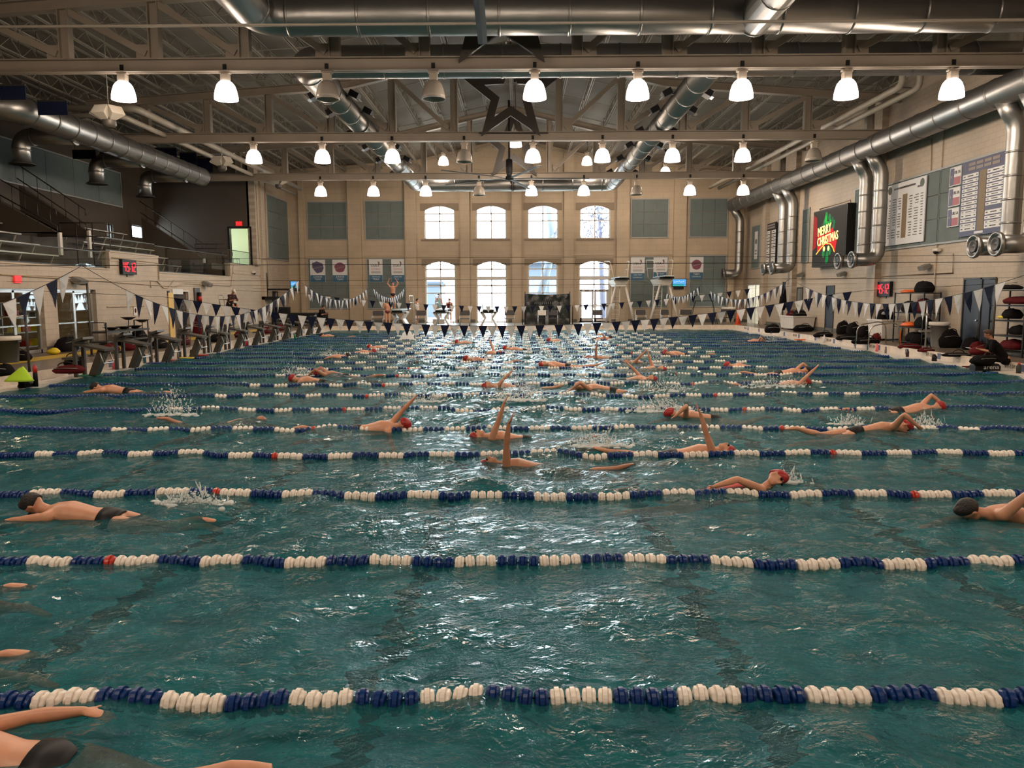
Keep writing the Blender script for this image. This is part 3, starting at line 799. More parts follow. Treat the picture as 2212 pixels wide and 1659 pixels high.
# ---------------------------------------------------------------- navy panels high on the left
for i, (x0, y0, x1, y1, Y) in enumerate(((-2, 184, 56, 215, 23.5), (80, 218, 146, 248, 25.5), (156, 325, 207, 343, 33), (215, 330, 270, 361, 33.5), (268, 319, 330, 348, 36), (334, 320, 382, 344, 39), (388, 330, 425, 356, 41), (425, 342, 460, 372, 43))):
    a = PY(x0, y0, Y); b = PY(x1, y1, Y)
    t_ = thing('hanging_banner', ('dark navy banner high on the left, ' + ('at the left edge of the photo', 'right of the one at the photo edge', 'left one of the pair below the duct', 'right one of the pair below the duct', 'fifth counting away from the viewer', 'sixth counting away from the viewer', 'seventh counting away from the viewer', 'farthest away')[i]), 'banner', (a.x, Y, a.z), 0, 'navy banners hung over the stands')
    m = MB(); m.b2((0, 0, b.z - a.z), (b.x - a.x, 0.03, 0)); m.build('cloth', M_navy, t_)
    m = MB(); m.bar((0, 0.015, 0), (b.x - a.x, 0.015, 0), 0.05, 0.05); m.cyl((0.1, 0.015, 0), (0.1, 0.015, roofz(a.x) - a.z), 0.01, n=4); m.cyl((b.x - a.x - 0.1, 0.015, 0), (b.x - a.x - 0.1, 0.015, roofz(a.x) - a.z), 0.01, n=4); m.build('hanging_bar', M_dark, t_)
# ================================================================== WATER
rw_ = np.random.RandomState(11)
NW = 90
lam = np.exp(rw_.uniform(np.log(0.22), np.log(3.2), NW))
th = rw_.uniform(0, 2 * PI, NW)
kx = 2 * PI / lam * np.cos(th); ky = 2 * PI / lam * np.sin(th)
amp = lam ** 0.85; amp *= 0.21 / math.sqrt(np.sum((amp * 2 * PI / lam) ** 2) / 2)
ph = rw_.uniform(0, 2 * PI, NW)
def wave(X, Y):
    Z = np.zeros_like(X)
    env = 0.75 + 0.35 * np.sin(X * 0.9 + 1.3 * np.sin(Y * 0.31)) * np.sin(Y * 0.77 + X * 0.21)
    for i in range(NW):
        s_ = np.sin(kx[i] * X + ky[i] * Y + ph[i])
        Z += amp[i] * (1.25 * (1 - np.abs(s_)) - 0.45 if i % 3 == 0 else s_)
    return Z * env
xs = np.linspace(XL, XR, 500)
ys_ = [YN]
y = 2.3; ys_ += [0.5, 1.6, 2.1]
while y < YF: ys_.append(y); y += 0.022 + 0.0032 * y
ys_.append(YF); ys_ = np.array(ys_)
GX, GY = np.meshgrid(xs, ys_)
GZ = wave(GX, GY)
nx, ny = len(xs), len(ys_)
co = np.stack([GX, GY, GZ], -1).reshape(-1, 3).astype(np.float32)
idx = np.arange(nx * ny).reshape(ny, nx)
quads = np.stack([idx[:-1, :-1], idx[:-1, 1:], idx[1:, 1:], idx[1:, :-1]], -1).reshape(-1, 4)
me = bpy.data.meshes.new('pool_water')
me.vertices.add(len(co)); me.vertices.foreach_set('co', co.ravel())
me.loops.add(quads.size); me.loops.foreach_set('vertex_index', quads.ravel().astype(np.int32))
me.polygons.add(len(quads)); me.polygons.foreach_set('loop_start', np.arange(0, quads.size, 4, dtype=np.int32))
me.polygons.foreach_set('loop_total', np.full(len(quads), 4, dtype=np.int32))
me.polygons.foreach_set('use_smooth', np.ones(len(quads), dtype=bool))
me.update(calc_edges=True)
def water_mat():
    m = bpy.data.materials.new('pool_water'); m.use_nodes = True; nt = m.node_tree
    nt.nodes.remove(nt.nodes['Principled BSDF'])
    N = nt.nodes.new; Lk = nt.links.new
    tc = N('ShaderNodeTexCoord')
    hs = []
    for sc, dist, det, st in ((5.0, 0.055, 3.0, (1, 1.3, 1)), (17.0, 0.022, 4.0, (1, 1.2, 1)), (55.0, 0.006, 2.0, (1, 1, 1))):
        mp = N('ShaderNodeMapping'); mp.inputs['Scale'].default_value = st; Lk(tc.outputs['Object'], mp.inputs[0])
        n = N('ShaderNodeTexNoise'); n.inputs['Scale'].default_value = sc; n.inputs['Detail'].default_value = det; n.inputs['Distortion'].default_value = 0.8
        Lk(mp.outputs[0], n.inputs['Vector'])
        mu = N('ShaderNodeMath'); mu.operation = 'MULTIPLY'; mu.inputs[1].default_value = dist; Lk(n.outputs['Fac'], mu.inputs[0]); hs.append(mu)
    a1 = N('ShaderNodeMath'); Lk(hs[0].outputs[0], a1.inputs[0]); Lk(hs[1].outputs[0], a1.inputs[1])
    a2 = N('ShaderNodeMath'); Lk(a1.outputs[0], a2.inputs[0]); Lk(hs[2].outputs[0], a2.inputs[1])
    bp = N('ShaderNodeBump'); bp.inputs['Strength'].default_value = 1.0; bp.inputs['Distance'].default_value = 1.0
    Lk(a2.outputs[0], bp.inputs['Height'])
    # cloudy body of the water
    nz = N('ShaderNodeTexNoise'); nz.inputs['Scale'].default_value = 2.2; nz.inputs['Detail'].default_value = 9; nz.inputs['Roughness'].default_value = 0.68; nz.inputs['Distortion'].default_value = 1.2
    mpz = N('ShaderNodeMapping'); mpz.inputs['Scale'].default_value = (0.8, 2.2, 1); Lk(tc.outputs['Object'], mpz.inputs[0]); Lk(mpz.outputs[0], nz.inputs['Vector'])
    cr = N('ShaderNodeValToRGB'); cr.color_ramp.elements[0].position = 0.3; cr.color_ramp.elements[0].color = (0.004, 0.055, 0.068, 1)
    cr.color_ramp.elements[1].position = 0.62; cr.color_ramp.elements[1].color = (0.016, 0.18, 0.205, 1)
    e3 = cr.color_ramp.elements.new(0.80); e3.color = (0.26, 0.50, 0.50, 1)
    Lk(nz.outputs['Fac'], cr.inputs[0])
    df = N('ShaderNodeBsdfDiffuse'); Lk(cr.outputs[0], df.inputs[0]); Lk(bp.outputs[0], df.inputs['Normal'])
    tr = N('ShaderNodeBsdfTransparent'); tr.inputs[0].default_value = (0.80, 0.94, 0.95, 1)
    mx = N('ShaderNodeMixShader'); mx.inputs[0].default_value = 0.52
    Lk(df.outputs[0], mx.inputs[1]); Lk(tr.outputs[0], mx.inputs[2])
    gl = N('ShaderNodeBsdfGlossy'); gl.inputs['Roughness'].default_value = 0.045; Lk(bp.outputs[0], gl.inputs['Normal'])
    fr = N('ShaderNodeFresnel'); fr.inputs[0].default_value = 1.34; Lk(bp.outputs[0], fr.inputs['Normal'])
    m2 = N('ShaderNodeMixShader'); Lk(fr.outputs[0], m2.inputs[0]); Lk(mx.outputs[0], m2.inputs[1]); Lk(gl.outputs[0], m2.inputs[2])
    Lk(m2.outputs[0], nt.nodes['Material Output'].inputs[0])
    return m
me.materials.append(water_mat())
wo = bpy.data.objects.new('pool_water', me); C.objects.link(wo); wo['kind'] = 'structure'
def wz(x, y): return float(wave(np.array([x]), np.array([y]))[0])
# ================================================================== LANE LINES
M_fw = mat('float_white', (0.85, 0.78, 0.70), 0.35, var=0.05, vscale=9)
M_fb = mat('float_navy', (0.003, 0.030, 0.15), 0.3, spec=0.3)
M_fr = mat('float_red', (0.50, 0.035, 0.02), 0.3)
SP = 0.084; GP = SP * 8; G0 = -0.52
def float_mesh(mt, hi):
    m = MB()
    def lob(x, r, k): return [(x, r * (1 + k * math.cos(8 * a)) * math.cos(a), r * (1 + k * math.cos(8 * a)) * math.sin(a)) for a in [2 * PI * i / n for i in range(n)]]
    if hi:
        n = 32
        m.loft([lob(x, r * 0.86, 0.06) for x, r in ((-0.037, 0.02), (-0.036, 0.050), (-0.030, 0.062), (-0.012, 0.064))], True, True); m.loft([lob(x, r * 0.86, 0.06) for x, r in ((0.012, 0.064), (0.030, 0.062), (0.036, 0.050), (0.037, 0.02))], True, True); m.cyl((-0.012, 0, 0), (0.012, 0, 0), 0.050, n=16)
        m.loft([m.ring((x, 0, 0), (1, 0, 0), r, 24) for x, r in ((-0.012, 0.048), (-0.012, 0.065), (0.012, 0.065), (0.012, 0.048))], False, False)
    else:
        n = 12
        m.loft([lob(x, r, 0.0) for x, r in ((-0.036, 0.03), (-0.02, 0.055), (0.0, 0.062), (0.02, 0.055), (0.036, 0.03))])
    me = m.mesh('float'); me.materials.append(mt); return me
FM = {(c, h): float_mesh(mt, h) for c, mt in (('w', M_fw), ('b', M_fb), ('r', M_fr)) for h in (True, False)}
LANES = [ray(1106, 1)]  # placeholder
LY = [3.80, 5.86, 7.96, 10.02, 12.02, 14.10, 16.16, 18.25, 20.30, 22.30] + [22.30 + 2.03 * k for k in range(1, 11)]
NUMW = ('nearest', 'second nearest', 'third nearest', 'fourth nearest', 'fifth nearest', 'sixth nearest', 'seventh nearest', 'eighth nearest', 'ninth nearest', 'tenth nearest') + tuple('%s nearest' % s for s in ('eleventh', 'twelfth', 'thirteenth', 'fourteenth', 'fifteenth', 'sixteenth', 'seventeenth')) + ('third farthest', 'second farthest', 'farthest')
def fcol(x):
    if abs(x + 3.29) < SP / 2 or abs(x - 4.13) < SP / 2: return 'r'
    if x < -6.45 or x > 7.5: return 'b'
    u = ((x - G0) % GP) / SP
    return 'w' if u < 4 else 'b'
for k, Y in enumerate(LY):
    t_ = thing('lane_line', '%s lane line of navy and white floats across the pool' % NUMW[k], 'lane line', (0, Y, 0.0), 0, 'lane lines across the pool')
    n = int((XR - XL - 0.2) / SP); cable = []
    far_mb = {'w': MB(), 'b': MB(), 'r': MB()}
    vis = 1106 / FPX * (Y + 0.6) * 1.02 + 1.0
    rr = random.Random(k)
    bow = rr.uniform(-0.03, 0.03)
    for i in range(n):
        x = math.ceil((XL + 0.12 - G0) / SP) * SP + G0 + SP * (i + 0.5)
        if x > XR - 0.1: break
        yy = 0.05 * math.sin(x * 0.55 + k * 1.7) + 0.02 * math.sin(x * 1.9 + k)
        zz = -0.006 + 0.6 * wz(x, Y + yy) * (1 if k < 8 else 0.6)
        cable.append((x, yy, zz)); c = fcol(x)
        if k < 6 and abs(x) < vis:
            o = obj('float', FM[(c, k < 4)], t_, (x, yy, zz))
            o.rotation_euler = (rr.uniform(0, 6), rr.uniform(-0.09, 0.09), rr.uniform(-0.12, 0.12))
            if c == 'r': o['label'] = 'red marker float'
        else:
            nn = 8 if k < 12 else 6
            mb = far_mb[c]
            mb.loft([mb.ring((x + dx_, yy, zz), (1, 0, 0), r, nn) for dx_, r in ((-0.036, 0.03), (-0.015, 0.060), (0.015, 0.060), (0.036, 0.03))])
    for c, nm, mt in (('w', 'white_floats', M_fw), ('b', 'navy_floats', M_fb), ('r', 'red_float', M_fr)):
        if far_mb[c].v:
            o = far_mb[c].build(nm, mt, t_)
            if c != 'r': o['kind'] = 'stuff'
            else: o['label'] = 'red marker floats'
    m = MB(); m.tube([cable[0]] + cable[4::8] + [cable[-1]], 0.006, 5); m.build('cable', M_black, t_)
# ================================================================== PENNANTS
def pennants(label, pts, n_sp, w_, h_, hang='x', skip=(), seed=0, lo=0, hi=None):
    """pts: function u->Vector, rope from u=0..1"""
    r = random.Random(seed)
    P = [pts(i / 40) for i in range(41)]
    L = sum((b - a).length for a, b in zip(P[:-1], P[1:]))
    t_ = thing('pennant_line', label, 'bunting', P[0], 0, 'pennant lines over the pool')
    m = MB(); m.tube([p - P[0] for p in P], 0.006, 4); m.build('rope', M_black, t_)
    n = int(L / n_sp)
    for i in range(n):
        u = (i + 0.5) / n
        if u < lo or (hi is not None and u > hi) or i in skip: continue
        a = pts(max(0, u - w_ / 2 / L)) - P[0]; b = pts(min(1, u + w_ / 2 / L)) - P[0]
        d = (b - a).normalized(); nrm = Vector((-d.y, d.x, 0)).normalized()
        tip = (a + b) / 2 + Vector((0, 0, -h_ * r.uniform(0.93, 1.03))) + nrm * r.uniform(-0.07, 0.07) + d * r.uniform(-0.03, 0.03)
        mid1 = a.lerp(tip, 0.5) + nrm * r.uniform(-0.02, 0.02); mid2 = b.lerp(tip, 0.5) + nrm * r.uniform(-0.02, 0.02)
        m = MB(); e = nrm * 0.0015
        for s_ in (1, -1):
            vs = [a + e * s_, b + e * s_, mid2 + e * s_, mid1 + e * s_, tip + e * s_]
            m.add(vs, [(0, 1, 2, 3), (3, 2, 4)] if s_ > 0 else [(3, 2, 1, 0), (4, 2, 3)])
        m.add([a + e, b + e, tip + e, a - e, b - e, tip - e], [(0, 3, 4, 1), (1, 4, 5, 2), (2, 5, 3, 0)])
        m.build('pennant', M_navy if i % 2 else M_white, t_)
    return t_
def ropeY(X, y0, y1, z0, z1, sag): return lambda u: Vector((X, y0 + (y1 - y0) * u, z0 + (z1 - z0) * u - 4 * sag * u * (1 - u)))
def ropeX(Y, x0, x1, z0, z1, sag): return lambda u: Vector((x0 + (x1 - x0) * u, Y, z0 + (z1 - z0) * u - 4 * sag * u * (1 - u)))
def wideX(Y, a, b, mid):
    """rope from wall to wall that sags through a, mid and b"""
    A = np.array([[p.x ** 2, p.x, 1] for p in (a, mid, b)]); k = np.linalg.solve(A, np.array([a.z, mid.z, b.z]))
    def f(u):
        x = WL + (WR - WL) * u; xx = min(max(x, a.x), b.x); e = 0.05 * (abs(x - xx))
        return Vector((x, Y, k[0] * xx * xx + k[1] * xx + k[2] + e))
    return f
XFL, XFR = -6.95, 8.5
pennants('nearest left hand pennant line, cut off by the left edge of the photo', ropeY(XFL, 0.4, 12.3, 2.6, 2.6, 1.05), 0.33, 0.29, 0.40, seed=1, hi=0.97)
pennants('long left hand pennant line sagging in front of the starting blocks', ropeY(XFL, 12.3, 24.4, 2.6, 2.6, 0.96), 0.33, 0.29, 0.40, seed=2, lo=0.10)
pennants('third left hand pennant line, over the far lanes', ropeY(XFL, 24.4, 36.2, 2.6, 2.6, 0.66), 0.33, 0.28, 0.38, seed=3, lo=0.06, hi=0.95)
pennants('farthest left hand pennant line, in front of the far diving board', ropeY(XFL, 36.2, 47, 2.6, 2.6, 0.6), 0.33, 0.28, 0.38, seed=4, lo=0.05)
pennants('long right hand pennant line below the red digital clock', ropeY(XFR, 12.3, 24.4, 2.6, 2.6, 0.72), 0.33, 0.29, 0.40, seed=5, lo=0.1, hi=0.9)
pennants('middle right hand pennant line, left of the lit screen', ropeY(XFR, 24.4, 36.2, 2.6, 2.6, 0.68), 0.33, 0.28, 0.38, seed=6, lo=0.03, hi=0.85)
pennants('farthest right hand pennant line, below the small blue television', ropeY(XFR, 36.2, 47, 2.6, 2.6, 0.60), 0.33, 0.28, 0.38, seed=7, lo=0.03, hi=0.80)
a = PY(372, 642, 24.6); b = PY(1832, 630, 24.6); mm_ = PY(1106, 704, 24.6)
pennants('large pennant line crossing the whole pool in front of the far lanes', wideX(24.6, a, b, mm_), 0.303, 0.29, 0.40, seed=8, lo=(a.x - WL) / (WR - WL), hi=(b.x - WL) / (WR - WL))
a = PY(652, 634, 44); b = PY(1632, 622, 44); mm_ = PY(1106, 662, 44)
pennants('farthest pennant line crossing the pool before the diving boards', wideX(44, a, b, mm_), 0.5, 0.30, 0.40, seed=9, lo=(a.x - WL) / (WR - WL), hi=(b.x - WL) / (WR - WL))
for i, (y, z) in enumerate(((12.3, 2.6), (24.4, 2.6), (36.2, 2.6), (24.6, 3.3), (47.0, 2.6))):
    pipe_thing(('nearest', 'second', 'third', 'higher second', 'farthest')[i] + ' thin cable strung from wall to wall above the pool', [(WL, y, z), ((WL + WR) / 2, y, z), (WR, y, z)], 0.005, M_black, 'cable', 'span_cable', 4, 'span cables over the pool')
# posts that carry the cables
for (px_, py0, py1, lb) in ((188, 612, 0, 'left'), (2153, 600, 0, 'right')):
    X = -13.7 if px_ < 500 else 14.3
    p = PX(px_, py0, X)
    t_ = thing('flag_post', 'tall grey flag post on the %s deck' % lb, 'post', (p.x, p.y, DZ))
    m = MB(); m.cyl((0, 0, 0), (0, 0, p.z - DZ), 0.035, n=10); m.build('pole', M_block, t_)
    m = MB(); m.lathe([(0.12, 0), (0.12, 0.02), (0.045, 0.04)], n=12); m.cyl((0, 0, p.z - DZ - 0.04), (-0.22, 0, p.z - DZ - 0.04), 0.015, n=6); m.build('base_plate', M_dark, t_)
# ================================================================== FIGURES
def ellring(c, ax, wd, rw_, rd, n=12):
    ax = Vector(ax).normalized(); a = Vector(wd); a = (a - ax * a.dot(ax)).normalized(); b = ax.cross(a)
    return [Vector(c) + a * (rw_ * math.cos(t)) + b * (rd * math.sin(t)) for t in [2 * PI * i / n for i in range(n)]]
def limb(m, pts, rw_, rd=None, wd=(0, 1, 0), n=12):
    pts = [Vector(p) for p in pts]; rd = rd or rw_
    rings = []
    for i, p in enumerate(pts):
        d = (pts[min(i + 1, len(pts) - 1)] - pts[max(i - 1, 0)]).normalized()
        if abs(d.dot(Vector(wd).normalized())) > 0.95: wd = (0.3, 0.2, 1)
        if i == 0:
            for s_ in (1.0, 0.75, 0.0):
                if s_ == 0.0: continue
            rings.append(ellring(p - d * rd[0] * 0.85, d, wd, rw_[0] * 0.35, rd[0] * 0.35, n)); rings.append(ellring(p - d * rd[0] * 0.5, d, wd, rw_[0] * 0.8, rd[0] * 0.8, n))
        rings.append(ellring(p, d, wd, rw_[i], rd[i], n))
        if i == len(pts) - 1:
            rings.append(ellring(p + d * rd[-1] * 0.5, d, wd, rw_[-1] * 0.8, rd[-1] * 0.8, n)); rings.append(ellring(p + d * rd[-1] * 0.85, d, wd, rw_[-1] * 0.35, rd[-1] * 0.35, n))
    m.loft(rings)
def lerp3(a, b, t): return Vector(a).lerp(Vector(b), t)
def hand(m, wr, d, palm_n, s=1.0, curl=0.3, fingers=True):
    d = Vector(d).normalized(); pn = Vector(palm_n); pn = (pn - d * pn.dot(d)).normalized(); sd = d.cross(pn)
    limb(m, [wr, wr + d * 0.03 * s, wr + d * 0.085 * s], [0.026 * s, 0.038 * s, 0.040 * s], [0.018 * s, 0.015 * s, 0.013 * s], sd)
    if fingers:
        for i, (o, ln) in enumerate(((-0.031, 0.062), (-0.0105, 0.075), (0.0105, 0.080), (0.031, 0.070))):
            p = wr + d * 0.085 * s + sd * o * s
            dd = (d + sd * (o * 3)).normalized(); q = p + dd * ln * 0.5 * s + pn * curl * 0.01; r = q + (dd + pn * curl).normalized() * ln * 0.5 * s
            limb(m, [p, q, r], [0.0095 * s, 0.009 * s, 0.007 * s], None, sd, 8)
        p = wr + d * 0.025 * s + sd * 0.034 * s; q = p + (d * 0.6 + sd * 0.8).normalized() * 0.035 * s; r = q + (d + sd * 0.25 + pn * 0.3).normalized() * 0.03 * s
        limb(m, [p, q, r], [0.012 * s, 0.011 * s, 0.008 * s], None, pn, 8)
def figure(root, J, face, crown, skin, vox, cap=None, suit=None, suit_kind='brief', hair=None, goggles=True, fingers=True, female=False):
    """J: joints pelvis chest neck head shL elL wrL haL shR elR wrR haR hpL knL anL toL ..."""
    J = {k: Vector(v) for k, v in J.items()}
    face = Vector(face).normalized(); crown = Vector(crown); crown = (crown - face * crown.dot(face)).normalized(); sd = crown.cross(face)
    m = MB(); shd = (J['shL'] - J['shR']).normalized()
    up = (J['neck'] - J['pelvis'])
    hw = 0.93 if female else 1.0
    ch = J['chest']
    limb(m, [J['pelvis'] - (ch - J['pelvis']).normalized() * 0.06, J['pelvis'], lerp3(J['pelvis'], ch, 0.45), ch, lerp3(ch, J['neck'], 0.6), J['neck']],
         [0.135, 0.158 if not female else 0.165, 0.128 * hw, 0.165 * hw, 0.145 * hw, 0.06], [0.095, 0.105, 0.09, 0.115, 0.09, 0.055], shd, 20)
    limb(m, [J['neck'] - (J['head'] - J['neck']) * 0.4, lerp3(J['neck'], J['head'], 0.6)], [0.058, 0.052], None, sd)
    for s_ in ('L', 'R'):
        sh, el, wr, ha = J['sh' + s_], J['el' + s_], J['wr' + s_], J['ha' + s_]
        limb(m, [lerp3(ch, J['neck'], 0.45), sh], [0.075, 0.062], [0.075, 0.062], (0, 0, 1))
        limb(m, [sh, lerp3(sh, el, 0.35), lerp3(sh, el, 0.8), el, lerp3(el, wr, 0.25), lerp3(el, wr, 0.7), wr], [0.056 * hw, 0.052 * hw, 0.042 * hw, 0.037, 0.042 * hw, 0.031, 0.025], None, (0.1, 0.3, 1))
        limb(m, [el - (el - sh) * 0.03, el + (wr - el) * 0.03], [0.038, 0.038], None, (0.1, 0.3, 1), 8)
        pn = face if abs((ha - wr).normalized().dot(face)) < 0.8 else sd
        hand(m, wr, ha - wr, pn, 1.0 if not female else 0.93, 0.3, fingers)
        hp, kn, an, to = J['hp' + s_], J['kn' + s_], J['an' + s_], J['to' + s_]
        limb(m, [hp, lerp3(hp, kn, 0.3), lerp3(hp, kn, 0.8), kn], [0.088, 0.082, 0.06, 0.054], None, (0.1, 1, 0.3), 14)
        limb(m, [kn, lerp3(kn, an, 0.3), lerp3(kn, an, 0.75), an], [0.053, 0.057, 0.038, 0.033], None, (0.1, 1, 0.3), 12)
        limb(m, [an, lerp3(an, to, 0.5), to], [0.034, 0.042, 0.036], [0.036, 0.028, 0.014], (kn - an).cross(to - an) if (kn - an).cross(to - an).length > 1e-3 else (0, 1, 0))
    h = J['head']; rt = Matrix((sd, face, crown)).transposed()
    m.ell(h + crown * 0.02 - face * 0.01, 0.076, 0.096, 0.098, 16, 12, rt)
    m.ell(h - crown * 0.055 + face * 0.025, 0.052, 0.062, 0.062, 12, 8, rt)
    m.ell(h - crown * 0.095 + face * 0.062, 0.024, 0.02, 0.018, 8, 6, rt)
    m.ell(h - crown * 0.018 + face * 0.096, 0.013, 0.020, 0.028, 8, 6, rt)
    m.ell(h - crown * 0.058 + face * 0.082, 0.024, 0.012, 0.010, 8, 6, rt)
    for s_ in (-1, 1): m.ell(h + sd * 0.076 * s_ - crown * 0.01, 0.010, 0.020, 0.030, 8, 6, rt)
    b = m.build('body', skin, root)
    r = b.modifiers.new('remesh', 'REMESH'); r.mode = 'VOXEL'; r.voxel_size = vox; r.use_smooth_shade = True
    sm = b.modifiers.new('smooth', 'SMOOTH'); sm.factor = 0.5; sm.iterations = 3
    if cap:
        q = MB(); rings = []
        for k in range(9):
            t = -0.32 + (PI / 2 + 0.32) * k / 8
            rings.append([h + crown * 0.02 - face * 0.012 + rt @ Vector((0.083 * math.cos(t) * math.cos(a), 0.103 * math.cos(t) * math.sin(a) - 0.02 * max(0, -t), 0.106 * math.sin(t) + 0.03 * math.cos(t) * math.sin(a) * (1 if math.sin(a) > 0 else 0.4))) for a in [2 * PI * i / 18 for i in range(18)]])
        q.loft(rings); q.build('swim_cap', cap, root)
    if hair:
        q = MB(); rings = []
        for k in range(9):
            t = -0.55 + (PI / 2 + 0.55) * k / 8
            rings.append([h + crown * 0.02 - face * 0.02 + rt @ Vector((0.084 * math.cos(t) * math.cos(a), (0.10 if math.sin(a) < 0 else 0.094) * math.cos(t) * math.sin(a), 0.108 * math.sin(t) + (0.06 if math.sin(a) > 0 else 0) * math.cos(t) * math.sin(a))) for a in [2 * PI * i / 18 for i in range(18)]])
        q.loft(rings); q.build('hair', hair, root)
    if goggles:
        q = MB()
        for s_ in (-1, 1): q.ell(h + face * 0.086 + sd * 0.032 * s_ + crown * 0.008, 0.022, 0.014, 0.015, 10, 6, rt)
        q.bar(h + face * 0.092 - sd * 0.02 + crown * 0.01, h + face * 0.092 + sd * 0.02 + crown * 0.01, 0.006, 0.006); q.build('goggles', M_black, root)
    else:
        q = MB()
        for s_ in (-1, 1): q.ell(h + face * 0.087 + sd * 0.03 * s_ + crown * 0.005, 0.013, 0.006, 0.007, 8, 5, rt)
        q.build('eyes', M_hair, root)
    if suit:
        q = MB(); pe = J['pelvis']; e = 1.05
        if suit_kind == 'brief':
            rgs = [(pe - (ch - pe).normalized() * 0.10, 0.135, 0.098), (pe - (ch - pe).normalized() * 0.04, 0.158, 0.108), (pe, 0.164, 0.111), (lerp3(pe, ch, 0.22), 0.150, 0.104)]
        else:
            rgs = [(pe - (ch - pe).normalized() * 0.10, 0.135, 0.098), (pe - (ch - pe).normalized() * 0.04, 0.165, 0.108), (pe, 0.171, 0.111), (lerp3(pe, ch, 0.45), 0.13, 0.098), (ch, 0.162, 0.121), (lerp3(ch, J['neck'], 0.35), 0.13, 0.108)]
        q.loft([ellring(c_, ch - pe, shd, a_ * e, b_ * e, 20) for c_, a_, b_ in rgs]); q.build('swimsuit', suit, root)
    return b
# poses; local x = direction the head points, y = left, z = up, water at z = 0
def prone(armL, armR, roll=0.0, turn=0.0, supine=False, sink=0.0, kick=0.10, s=1.0, lift=0.0):
    J = {}
    zc = -0.03 - sink; rl = R(roll)
    def rot(v, c): # roll about x axis at chest
        y_, z_ = v[1], v[2]
        return Vector((v[0], y_ * math.cos(rl) - z_ * math.sin(rl), y_ * math.sin(rl) + z_ * math.cos(rl) + c))
    J['pelvis'] = (-0.50, 0, -0.10 - sink); J['chest'] = (-0.10, 0, zc); J['neck'] = (0.10, 0, zc + 0.02)
    J['head'] = (0.25, 0, zc + (0.05 if not supine else 0.02) + lift)
    for sg, nm, arm in ((1, 'L', armL), (-1, 'R', armR)):
        sh = rot((0.03, 0.175 * sg, 0.0), zc); J['sh' + nm] = sh
        el, wr, ha = [sh + Vector((a[0], a[1] * sg, a[2])) for a in arm]
        J['el' + nm] = el; J['wr' + nm] = wr; J['ha' + nm] = ha
        J['hp' + nm] = (-0.58, 0.09 * sg, -0.12 - sink)
        kz = kick * sg
        bend_ = -0.05 if not supine else 0.06
        J['kn' + nm] = (-0.98, 0.10 * sg, -0.16 - sink + bend_ * 0.5 + kz * 0.4)
        J['an' + nm] = (-1.36, 0.09 * sg, -0.13 - sink + kz)
        J['to' + nm] = (-1.54, 0.08 * sg, (-0.16 if not supine else -0.10) - sink + kz * 1.2)
    return J
ARM = {
 'reach': ((0.28, -0.02, -0.03), (0.53, -0.04, -0.08), (0.62, -0.04, -0.10)),
 'back': ((-0.27, 0.06, -0.10), (-0.52, 0.04, -0.05), (-0.61, 0.03, -0.06)),
 'pull': ((0.10, 0.12, -0.24), (-0.02, -0.02, -0.46), (-0.05, -0.04, -0.55)),
 'recov': ((0.03, 0.20, 0.20), (0.22, 0.22, 0.03), (0.30, 0.20, -0.03)),        # high elbow
 'recov_back': ((-0.16, 0.12, 0.25), (-0.40, 0.22, 0.20), (-0.49, 0.24, 0.16)),  # leaving the water
 'recov_low': ((-0.26, 0.10, 0.05), (-0.50, 0.12, -0.02), (-0.57, 0.10, -0.08)),
 'enter': ((0.22, 0.12, 0.17), (0.42, 0.06, 0.00), (0.50, 0.04, -0.05)),
 'vert': ((0.00, 0.02, 0.29), (-0.03, 0.03, 0.55), (-0.07, 0.03, 0.63)),
 'vert_fw': ((0.10, 0.02, 0.27), (0.17, 0.03, 0.52), (0.19, 0.03, 0.61)),
 'vert_bk': ((-0.10, 0.02, 0.27), (-0.18, 0.03, 0.52), (-0.22, 0.03, 0.60)),
 'diag_fw': ((0.19, 0.03, 0.22), (0.37, 0.03, 0.40), (0.43, 0.03, 0.47)),
 'diag_bk': ((-0.19, 0.03, 0.22), (-0.38, 0.03, 0.40), (-0.44, 0.03, 0.47)),
 'back_high': ((-0.27, 0.10, 0.03), (-0.52, 0.12, 0.05), (-0.61, 0.12, 0.03)),
 'recov_flat': ((-0.28, 0.08, 0.13), (-0.52, 0.10, 0.06), (-0.60, 0.08, -0.02)),
 'fly': ((0.08, 0.26, 0.16), (0.26, 0.44, 0.04), (0.33, 0.50, 0.0)),
}
def swimmer(label, px_, py_, head, armL, armR, skin=None, cap=None, suit=None, roll=0, supine=False, vox=0.016, sink=0.0, hair=None, turn=0.0, kick=0.10, lift=0.0, fingers=False, female=False, ref=0.0, goggles=True):
    """px,py: pixel on the water below the point of the body 'ref' metres ahead of the shoulders"""
    p = Pz(px_, py_, 0.0)
    a = R(head); d = Vector((math.cos(a), math.sin(a), 0))
    root = thing('person', label, 'person', p - d * ref, a, 'swimmers in the pool')
    J = prone(ARM[armL], ARM[armR], roll, turn, supine, sink, kick, 1.0, lift)
    if supine: face = Vector((0.25, 0, 1)); crown = Vector((1, 0, -0.15))
    else:
        tr = R(turn); face = Vector((0.25, math.sin(tr), -math.cos(tr))); crown = Vector((1, 0, 0.2))
    figure(root, J, face, crown, skin or M_skin, vox, cap, suit or M_black, 'brief' if not female else 'one', hair, goggles, fingers, female)
    return root
LFT, RGT = 180, 0
swimmer('swimmer in dark trunks at the bottom left corner, legs towards the right', 110, 1632, LFT, 'reach', 'back_high', suit=M_black, vox=0.011, ref=-0.50, sink=-0.03, cap=M_capr, fingers=True)
swimmer('legs of a swimmer at the left edge just before the second nearest lane line', 84, 1256, LFT, 'reach', 'back', ref=-1.52, sink=0.0, vox=0.014, cap=M_capr, kick=0.12)
